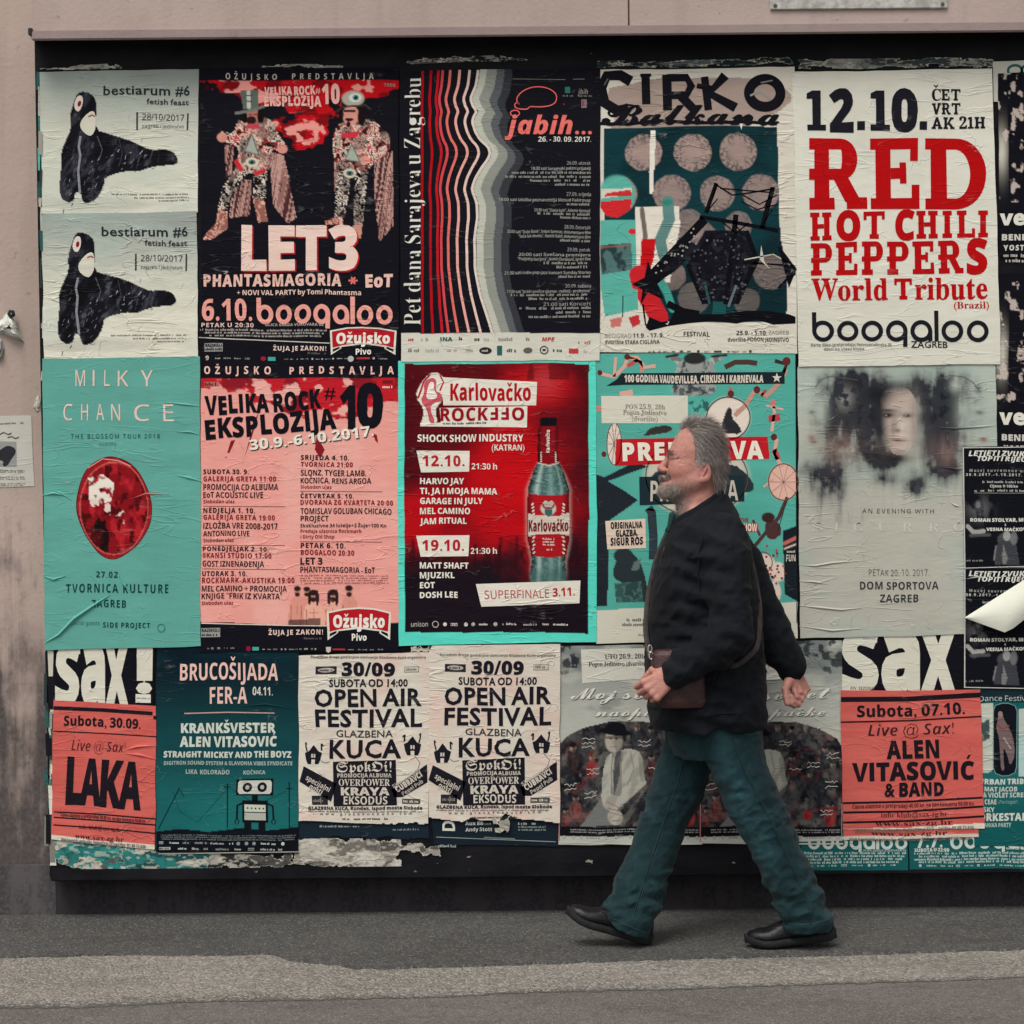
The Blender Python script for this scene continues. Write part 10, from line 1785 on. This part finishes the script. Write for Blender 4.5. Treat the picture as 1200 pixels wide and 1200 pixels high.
# sleeves
J.chain([pt(847, 628, -.17), pt(851, 655, -.215), pt(856, 742, -.268), pt(838, 760, -.272), pt(797, 783, -.270)], (.072, .075, .064, .061, .051), .012)
J.cone(pt(800, 781, -.270), pt(792, 787.5, -.270), .050, .047, .006)
J.chain([pt(850, 630, .15), pt(866, 665, .19), pt(899, 735, .20), pt(915, 762, .19), pt(925, 779, .175)], (.074, .080, .070, .062, .052), .014)
J.cone(pt(923, 776, .175), pt(928, 785, .172), .050, .047, .006)


def folds(x, y, z):
    """pulls at the elbow and armpit, drape across the back, gathers above the hem"""
    a = np.abs(fbm(x * 9 + z * 5 + y * 3, z * 13 - x * 4, 4, 3) - .5) * 2
    b = np.abs(fbm(x * 16 - z * 9, z * 7 + y * 8, 14, 3) - .5) * 2
    near = np.exp(-((y - (YC - .26)) / .10) ** 2)
    c = np.abs(fbm(x * 13 + z * 16, z * 11 - x * 12, 41, 2) - .5) * 2
    el = np.exp(-((x - pt(850, 0)[0]) / .10) ** 2 - ((z - pt(0, 748)[2]) / .09) ** 2) * near
    return -.0045 + .015 * (.5 - a) * (1 + .6 * near) + .009 * (.45 - b) + .012 * (.4 - c) * (el + .25) + .004 * np.sin(z * 95 + x * 30 + 5 * fbm(x * 6, z * 6, 3)) * near * (x < pt(845, 0)[0])


J.warp(folds)
# the waistband and the cuffs pull in, and the neck is open
V, Q = J.mesh("jacket", 1)
zn = pt(826, 600)[2]
jacket = part("jacket", V, Q, JACKET)
jBVH = BVHTree.FromPolygons([tuple(v) for v in V], [tuple(q) for q in Q])


def hit(px, py, BV, dy=-1.2):
    """where the line of sight's own plane meets the cloth, seen from the street"""
    o = Vector(CAM_LOC); d = (Vector(pt(px, py)) - o).normalized(); r = BV.ray_cast(o, d)
    return np.array(r[0]) if r[0] is not None else pt(px, py, -.2)


def cord(path, r, n=6, closed=False, flat=1.0):
    p = np.array(path, float); d = np.gradient(p, axis=0); d /= np.linalg.norm(d, axis=1)[:, None] + 1e-12
    up = np.array((.15, -1, .2)); V = []
    for q, t in zip(p, d):
        a = np.cross(t, up); a /= np.linalg.norm(a) + 1e-9; b = np.cross(a, t)
        for k in range(n): w = 2 * math.pi * k / n; V.append(q + a * r * math.cos(w) + b * r * flat * math.sin(w))
    m = len(p); Qf = [(i * n + k, i * n + (k + 1) % n, (i + 1) * n + (k + 1) % n, (i + 1) * n + k) for i in range(m - 1) for k in range(n)]
    return np.array(V), Qf


def densify(pts, n=40):
    p = np.array(pts, float); t = np.linspace(0, len(p) - 1, n); o = np.stack([np.interp(t, np.arange(len(p)), p[:, k]) for k in range(p.shape[1])], 1)
    for _ in range(3): o[1:-1] = (o[:-2] + o[1:-1] * 2 + o[2:]) / 4
    return o


# stand collar and turned-down flap
Cf = Field((pt(774, 600)[0], YC - .17, pt(800, 632)[2]), (pt(872, 600)[0], YC + .17, pt(840, 562)[2]), .0034)
Cf.stack([(568, 802, 844.5, .072), (575, 798, 847, .076), (582, 794, 850, .081), (592, 790, 855, .090), (602, 786, 860, .105), (614, 783, 865, .122), (622, 779, 868, .130)], .004, 2.2, shell=.011,
         cut=lambda X, Y, Z: np.maximum((Z - (pt(839, 571.5)[2] - np.maximum(0, (pt(843, 0)[0] - X)) * .62)), 0 * X - 1))
Cf.warp(lambda x, y, z: .003 * (fbm(x * 30, z * 40 + y * 20, 8) - .5))
cV, cQ = Cf.mesh("collar", 1); part("collar", cV, cQ, JACKET, None, jacket)
# zip, seams, hem band, pocket
for nm, pts_, r, mt in (("zip", [(787, 616), (779, 640), (772, 668), (764, 700), (760, 735), (759, 765)], .0022, simple_mat("dull_zip", (.05, .05, .052), .4, metal=.6)), ("hem_seam", [(766, 836), (790, 838), (830, 837.5), (870, 835), (894, 833)], .0022, JACKET), ("shoulder_seam", [(838, 600), (826, 622), (819, 648), (818, 676), (822, 704)], .0028, JACKET), ("cuff_seam", [(799, 768), (803, 780), (808, 793)], .0026, JACKET), ("pocket_welt", [(842, 780), (836, 800), (830, 818)], .0026, JACKET)):
    sv, sq = cord(densify([hit(a, b, jBVH) for a, b in pts_], 36), r); part(nm, sv, sq, mt, None, jacket)
# shirt collar
S = Field((pt(770, 600)[0], YC - .12, pt(800, 640)[2]), (pt(850, 600)[0], YC + .12, pt(840, 575)[2]), .0032)
S.stack([(588, 797, 842, .069), (596, 792, 846, .074), (606, 787, 850, .082), (620, 781, 852, .090), (632, 777, 852, .09)], .004, 2.1, shell=.008, cut=lambda X, Y, Z: Z - (pt(839, 575)[2] - np.maximum(0, (pt(846, 0)[0] - X)) * .50))
S.cone(pt(788, 604, -.03), pt(783, 622, -.045), .012, .006, .006, 1.6)
sV, sQ = S.mesh("shirt", 1); part("shirt_collar", sV, sQ, SHIRT)

# ---- jeans
T = Field((pt(700, 1100)[0] - .02, YC - .24, pt(800, 1104)[2] - .01), (pt(978, 1100)[0] + .02, YC + .24, pt(820, 826)[2]), .0046)
T.stack([(830, 778, 894, .185), (848, 781, 893, .185), (870, 784, 894, .178), (885, 790, 896, .165)], .03, 2.2)
nearL = [(835, 800, 893, .105, -.09), (870, 815, 894, .105, -.088), (902, 831, 902, .100, -.084), (941, 849, 918, .094, -.078), (974, 865, 932, .089, -.072), (998, 878, 943, .086, -.066), (1028, 894, 956, .084, -.060), (1058, 908, 968, .083, -.054), (1078, 916, 974, .083, -.05), (1089, 917, 975, .082, -.048)]
farL = [(835, 782, 860, .105, .09), (870, 777, 850, .105, .085), (905, 766, 834, .10, .075), (940, 755.5, 819, .094, .062), (970, 747, 805, .088, .05), (1000, 735, 795, .085, .036), (1030, 722, 784, .083, .022), (1060, 710, 774, .082, .010), (1076, 704.5, 768.5, .081, .004), (1100, 700, 762, .080, .0)]
hz = pt(732, 1088)
T.stack(nearL, .012, 2.1)
T.stack(farL, .012, 2.1, cut=lambda X, Y, Z: -(Z - (hz[2] - (X - hz[0]) * .46)) * .9)


def jfolds(x, y, z):
    a = np.abs(fbm(x * 7 + z * 4, z * 15 + y * 6, 24, 3) - .5) * 2
    b = np.abs(fbm(x * 20 + y * 9, z * 22 - x * 8, 31, 3) - .5) * 2
    low = np.exp(-((z - .16) / .10) ** 2); kn = np.exp(-((z - .47) / .09) ** 2); cr = np.exp(-((z - .80) / .09) ** 2)
    c = np.abs(fbm(x * 5 + z * 16, z * 9 - x * 14 + y * 4, 44, 2) - .5) * 2
    return -.0065 + .011 * (.5 - a) * (.7 + .6 * low) + .012 * (.5 - b) * (.3 + low * 1.3 + kn * 1.1 + cr * .8) + .013 * (.4 - c) * (kn + low * 1.3 + .25)


T.warp(jfolds)
V, Q = T.mesh("trousers", 1)
# washed-out denim: thighs, knees, hem edges and the ridges of the old creases have lost their dye
tp = np.stack([(V[:, 0] - pt(800, 545)[0]) / PXM + 800, 545 - (V[:, 2] - pt(800, 545)[2]) / PXM], 1); nrV = normals(V, Q)
def fade(x, y, rx, ry, a, ang=0):
    c_, s__ = math.cos(R(ang)), math.sin(R(ang)); dx, dy = tp[:, 0] - x, tp[:, 1] - y
    return a * np.exp(-((dx * c_ + dy * s__) / rx) ** 2 - ((-dx * s__ + dy * c_) / ry) ** 2)
near_ = V[:, 1] < YC + .02
fd = (fade(848, 900, 17, 52, 1.0, -16) + fade(884, 985, 16, 34, .8, -18) + fade(940, 1070, 30, 10, .35)) * near_ + (fade(790, 905, 13, 50, .8, 15) + fade(758, 975, 13, 34, .7, 17) + fade(735, 1075, 30, 12, .35, 18)) * ~near_
wh = fbm(tp[:, 0] / 9 + tp[:, 1] / 26, tp[:, 1] / 7 - tp[:, 0] / 20, 88, 4)
fd = np.clip(fd * (.45 + 1.1 * wh) + .22 * (wh - .5), -.2, 1.2)
jeans = part("trousers", V, Q, DENIM, (1 + 1.5 * fd)[:, None] * np.ones(3))
tB = BVHTree.FromPolygons([tuple(v) for v in V], [tuple(q) for q in Q])
for pts_ in ([(856, 856), (868, 896), (888, 932), (904, 965), (925, 1010), (940, 1040), (948, 1060), (950, 1082)], [(803, 880), (796, 912), (787, 938), (775, 971), (760, 1016), (748, 1052), (741, 1078)]):
    p_ = densify([hit(a, b, tB) for a, b in densify(pts_, 30)], 60)
    for off, rr, mm in ((0, .0026, SEAM), (.007, .0008, STITCH)):
        sv, sq = cord(p_ + np.array((off, -.0012, 0)), rr); part("side_seam" if off == 0 else "stitching", sv, sq, mm, None, jeans)
for pts_ in ([(917.5, 1080), (930, 1083.5), (945, 1083.5), (960, 1081), (973, 1077)], [(706, 1069), (718, 1076), (732, 1083), (748, 1090), (759, 1094)], [(853, 850), (866, 858), (880, 862), (892, 858)]):
    sv, sq = cord(densify([hit(a, b, tB) for a, b in densify(pts_, 16)], 30) + np.array((0, -.001, 0)), .0013); part("stitching", sv, sq, STITCH, None, jeans)


# ---- shoes
def shoe(heel, toe, Yo, lift):
    """heel and toe: underside ends (metres, x and z)"""
    h = np.array((heel[0], YC + Yo, heel[1])); t = np.array((toe[0], YC + Yo, toe[1])); ex = (t - h); L = np.linalg.norm(ex); ex /= L; ey = np.array((0, 1, 0)); ez = np.cross(ex, ey); ez *= np.sign(ez[2])
    n = 30; m = 22; prof_w = lambda s_: np.interp(s_, [0, .04, .12, .3, .5, .68, .82, .93, 1], [.018, .031, .036, .034, .037, .047, .046, .032, .010])
    toe_up = lambda s_: .020 * np.clip((s_ - .72) / .28, 0, 1) ** 1.7 + .006 * np.clip((.08 - s_) / .08, 0, 1)
    top = lambda s_: np.interp(s_, [0, .03, .1, .22, .34, .46, .6, .74, .88, .97, 1], [.056, .086, .098, .102, .104, .098, .080, .064, .056, .042, .028])
    def loft(lo, hi, grow, sec):
        V = []
        for i in range(n + 1):
            s_ = .5 - .5 * math.cos(math.pi * i / n); w = prof_w(s_) + grow
            for k in range(m):
                a = 2 * math.pi * k / m; c_, q_ = math.cos(a), math.sin(a)
                yy = w * np.sign(c_) * abs(c_) ** sec; zz = (lo(s_) + hi(s_)) / 2 + (hi(s_) - lo(s_)) / 2 * np.sign(q_) * abs(q_) ** sec
                ex2 = (-.006 if i == 0 else (.006 if i == n else 0)) * (grow > 0)
                narrow = 1 - .42 * max(0, (zz - .035) / .06) if sec > .6 else 1
                V.append(h + ex * (s_ * L + ex2) + ey * yy * narrow + ez * zz)
        Qs = [(i * m + k, (i + 1) * m + k, (i + 1) * m + (k + 1) % m, i * m + (k + 1) % m) for i in range(n) for k in range(m)]
        V += [h + ez * (lo(0) + hi(0)) / 2, t + ez * (lo(1) + hi(1)) / 2]; a, b = len(V) - 2, len(V) - 1
        Fc = Qs + [(a, k, (k + 1) % m) for k in range(m)] + [(b, n * m + (k + 1) % m, n * m + k) for k in range(m)]
        return py_mesh("x", np.array(V) - M0, Fc, True)
    up = link("shoe", loft(lambda s_: .012 + toe_up(s_), lambda s_: top(s_) + toe_up(s_) * .8, 0, .80), SHOE, man); up.data.name = "shoe"
    so = link("sole", loft(lambda s_: toe_up(s_), lambda s_: .028 + toe_up(s_) + .006 * (s_ < .25), .0045, .42), SOLE, up)
    for k in range(4):                                                         # laces and the side panel
        s_ = .42 + .075 * k; w = prof_w(s_) * (.62 - .02 * k); zt = top(s_) + toe_up(s_) * .8
        pts_ = [h + ex * s_ * L + ey * w * c + ez * (zt * (1 - .20 * c * c) + .002) for c in np.linspace(-1, 1, 9)]
        sv, sq = cord(pts_, .0024); part("lace", sv, sq, SOLE, None, up)
    for a_, b_ in ((.30, .56), (.40, .62), (.16, .26)):
        pts_ = [h + ex * (a_ + (b_ - a_) * q) * L - ey * (prof_w(a_ + (b_ - a_) * q) * (.97 - .30 * q) + .0015) + ez * (.030 + (top(b_) - .045) * q) for q in np.linspace(0, 1, 8)]
        sv, sq = cord(pts_, .0026, flat=.5); part("seam", sv, sq, SOLE, None, up)
    return up


gz = .004
a, b = pt(978, 1106, -.042), pt(876, 1113, -.046); shoe((a[0], gz + .024), (b[0], gz - .004), -.045, 0)
a, b = pt(760, 1113, 0), pt(662, 1078, 0); shoe((a[0], gz + .001), (b[0], gz + .088), 0.0, 0)

# ---- hair, beard, brows: thousands of fine strands over a close cap
def strand_mesh(name, roots, dirs, lens, w, cols, mat, curve, seg=4, seed=1):
    rs = np.random.RandomState(seed); n = len(roots); V = np.zeros((n, (seg + 1) * 2, 3)); C_ = np.zeros((n, (seg + 1) * 2, 3))
    side = np.cross(dirs, rs.normal(size=(n, 3))); side /= np.linalg.norm(side, axis=1)[:, None] + 1e-9
    p = roots.copy(); d = dirs.copy()
    for k in range(seg + 1):
        ww = w * (1 - .75 * k / seg)
        V[:, 2 * k] = p - side * ww; V[:, 2 * k + 1] = p + side * ww; C_[:, 2 * k] = C_[:, 2 * k + 1] = cols
        d = d + curve / seg + rs.normal(size=(n, 3)) * .10; d /= np.linalg.norm(d, axis=1)[:, None]
        p = p + d * (lens / seg)[:, None]
    q = np.array([[2 * k, 2 * k + 1, 2 * k + 3, 2 * k + 2] for k in range(seg)])
    Q = (np.arange(n)[:, None, None] * (seg + 1) * 2 + q[None]).reshape(-1, 4)
    me = quads_mesh(name, V.reshape(-1, 3) - M0, Q, C_.reshape(-1, 3), True)
    return link(name, me, mat, man)


def hair_mat():
    m, nt, b = new_mat("grey_hair")
    a = N(nt, "ShaderNodeAttribute", attribute_name="print")
    p = N(nt, "ShaderNodeNewGeometry").outputs["Position"]
    c = mixc(nt, math_n(nt, 'MULTIPLY', ramp(nt, noise_n(nt, p, 55, 3), .4, .7), .35), a.outputs["Color"], (.10, .085, .078))
    nt.links.new(c, b.inputs["Base Color"]); b.inputs["Roughness"].default_value = .55; b.inputs["Specular IOR Level"].default_value = .25
    return m


HAIR = hair_mat()
toP = lambda v: np.stack([(v[:, 0] - pt(800, 545)[0]) / PXM + 800, 545 - (v[:, 2] - pt(800, 545)[2]) / PXM], 1)   # side view, picture units
hp = toP(bV); hx, hy = hp[:, 0], hp[:, 1]; hl = np.abs(bV[:, 1] - YC)
isear = (hl > .070) & (hx > 815) & (hx < 836) & (hy > 540) & (hy < 567)
line = np.interp(hy, [490, 498, 505, 512, 522, 533, 541, 548, 556, 562, 569, 574], [804, 804, 807, 811, 812, 811, 813, 824, 833, 834, 835, 838])
line = line - 9 * np.exp(-(hl / .028) ** 2) * (hy < 512) + (fbm(hy / 3, hl * 60, 3) - .5) * 3
scalp = (hx > line) & (hy < 573) & ~isear
rs = np.random.RandomState(7)


def cap(name, mask, off, col, mat):
    """a close-fitting layer a few millimetres off the skin, under the strands"""
    k = mask[bQ].all(1); q = bQ[k]; us = np.unique(q); re = np.full(len(bV), -1); re[us] = np.arange(len(us)); q = re[q]
    v = bV[us] + bN[us] * (off(us)[:, None] if callable(off) else off)
    cc = np.broadcast_to(np.array(col), (len(us), 3)) * (.8 + .4 * rs.rand(len(us), 1))
    return part(name, v, q, mat, cc)


hair = cap("hair", scalp, lambda u: .003 + .005 * sstep(0, 14, hx[u] - line[u]), (.19, .155, .138), HAIR)
ix = np.flatnonzero(scalp); ix = rs.choice(ix, 10000); n_ = bN[ix]; r_ = bV[ix] + n_ * .002
px_, py_ = hx[ix], hy[ix]
flow = np.stack([.75 - .5 * sstep(520, 560, py_), 0 * px_, -.35 - .75 * sstep(500, 545, py_)], 1) + rs.normal(size=(len(ix), 3)) * .22
flow[:, 1] += np.sign(bV[ix][:, 1] - YC) * .12
d_ = flow - n_ * (flow * n_).sum(1)[:, None]; d_ = d_ / (np.linalg.norm(d_, axis=1)[:, None] + 1e-9) + n_ * (.34 + .30 * rs.rand(len(ix), 1) ** 2); d_ /= np.linalg.norm(d_, axis=1)[:, None]
g_ = sstep(828, 808, px_) * .55 + .35 * (fbm(px_ / 6, py_ / 9, 5) - .3) + .12 * rs.rand(len(ix)) + .25 * sstep(545, 570, py_)
cols = np.array((.20, .158, .140))[None] * (1 - g_[:, None]) + np.array((.52, .475, .435))[None] * g_[:, None]
ln_ = .018 + .026 * rs.rand(len(ix)) + .014 * (py_ < 512) + .012 * (py_ > 548)
o = strand_mesh("hair_strands", r_, d_, ln_, .00055, np.clip(cols, .03, .6), HAIR, np.array((0, 0, -.25)), 4, 3); o.parent = hair
# tuft standing up on the crown
ix = np.flatnonzero(scalp & (hy < 503) & (hx < 826)); ix = rs.choice(ix, 700); n_ = bN[ix]
d_ = n_ * .9 + np.array((.35, 0, .2)) + rs.normal(size=(700, 3)) * .3; d_ /= np.linalg.norm(d_, axis=1)[:, None]
o = strand_mesh("hair_strands", bV[ix], d_, .014 + .016 * rs.rand(700), .0005, np.array((.22, .19, .17)) * (.7 + .6 * rs.rand(700, 1)), HAIR, np.array((.5, 0, -.4)), 4, 5); o.parent = hair
# beard: along the jaw, chin and upper lip
jaw = np.interp(hx, [765, 773, 779, 786, 795, 806, 815, 822], [566, 566.5, 566, 563, 560.5, 556, 549, 546])
beard = (hy > jaw) & (hy < np.interp(hx, [770, 782, 795, 808, 822], [581, 588, 586, 577, 564])) & (hx < 821) & ~isear & (hy > 546)
throat = (hy > 580) & (hy < 603) & (hx < np.interp(hy, [580, 592, 603], [812, 806, 799])) & (hl < .062)
must = (hy > 554) & (hy < 562) & (hx < 786) & (hl < .040)
ix = np.flatnonzero(beard | must | throat); pr = np.where(must[ix], 1.8, np.where(throat[ix] & ~beard[ix], .42, .16 + .84 * sstep(808, 782, hx[ix]) * sstep(562, 570, hy[ix]))); ix = rs.choice(ix, 9500, p=pr / pr.sum()); n_ = bN[ix]; px_, py_ = hx[ix], hy[ix]
d_ = n_ * .55 + np.stack([-.25 + 0 * px_, 0 * px_, -.85 + 0 * px_], 1) + rs.normal(size=(len(ix), 3)) * .28; d_ /= np.linalg.norm(d_, axis=1)[:, None]
dens = sstep(822, 790, px_); ln_ = (.0035 + .0085 * dens) * (.6 + .6 * rs.rand(len(ix))); ln_[must[ix]] = .0065 + .005 * rs.rand(must[ix].sum())
cols = np.array((.44, .37, .32))[None] * (.60 + .55 * rs.rand(len(ix), 1)); cols[must[ix]] *= .62
bc = cap("beard", beard & (hx < 794) & (hy > 567), .0012, (.33, .24, .20), HAIR)
o = strand_mesh("beard_strands", bV[ix], d_, ln_, .00042, cols, HAIR, np.array((.1, 0, -.3)), 3, 9); o.parent = bc
# eyebrows
E_ = []
for s_ in (-1, 1):
    brow = np.flatnonzero((np.abs(hy - 530.2 - (hx - 784) * .06) < 2.3) & (np.sign(bV[:, 1] - YC) == s_) & (hl > .009) & (hl < .056) & (hx < 795) & (hx > 778)); E_.append(rs.choice(brow, 170))
ix = np.concatenate(E_); n_ = bN[ix]; d_ = n_ * .55 + np.stack([.25 + 0 * ix, np.sign(bV[ix, 1] - YC) * .7, .25 + 0 * ix], 1) + rs.normal(size=(len(ix), 3)) * .25; d_ /= np.linalg.norm(d_, axis=1)[:, None]
strand_mesh("eyebrows", bV[ix], d_, .007 + .008 * rs.rand(len(ix)), .00045, np.array((.10, .075, .064)) * (.7 + .6 * rs.rand(len(ix), 1)), HAIR, np.array((.2, 0, -.2)), 3, 11)

# ---- the shoulder bag he wears
bag = empty("shoulder_bag", pt(797, 830, -.2), "small oxblood leather shoulder bag at the man's hip, half hidden by his forearm", "bag")
g0 = np.array(bag.location)
G = Field(pt(760, 832, -.30) - .02, pt(834, 758, -.12) + .02, .0032)
G.stack([(764, 768, 816, .024, -.215), (770, 765, 822, .030, -.218), (800, 766, 826, .034, -.222), (822, 770, 828, .033, -.222), (829, 776, 824, .026, -.222)], .006, 3.2)
G.warp(lambda x, y, z: .003 * (fbm(x * 22, z * 26 + y * 20, 12) - .5))
v_, q_ = G.mesh("bag", 2); link("bag_body", quads_mesh("bag_body", v_ - g0, q_, None, True), LEATHER, bag)
G = Field(pt(756, 806, -.30) - .02, pt(834, 756, -.12) + .02, .0032)
G.stack([(761, 768, 816, .028, -.215), (766, 763.5, 823, .036, -.219), (785, 763, 826, .040, -.223), (795, 766, 824, .040, -.224), (799, 772, 818, .038, -.224)], .006, 3.2)
v_, q_ = G.mesh("flap", 2); link("flap", quads_mesh("flap", v_ - g0, q_, None, True), LEATHER, bag)
pth = densify([pt(763, 772, -.20), pt(759, 758, -.15), pt(756.5, 738, -.08), pt(759, 700, -.02), pt(769, 655, .03), pt(786, 615, .07), pt(822, 594, .115), pt(858, 606, .09), pt(876, 640, .03), pt(883, 668, -.03), pt(891, 710, -.10), pt(889, 760, -.185), pt(862, 782, -.235), pt(826, 775, -.225)], 90)
v_, q_ = cord(pth, .0095, 8, flat=.25); link("strap", quads_mesh("strap", v_ - g0, q_, None, True), STRAP, bag)
for i, (a_, b_) in enumerate((((761.5, 757), (762, 764)), ((762, 764), (764, 772)))):
    t_ = np.linspace(0, 2 * math.pi, 17); c_ = (pt(*a_, -.225) + pt(*b_, -.235)) / 2
    v_, q_ = cord([c_ + np.array((.0062 * math.cos(w), 0.002 * math.sin(w), .0125 * math.sin(w))) for w in t_], .0022); link("clip", quads_mesh("clip", v_ - g0, q_, None, True), STEEL, bag)
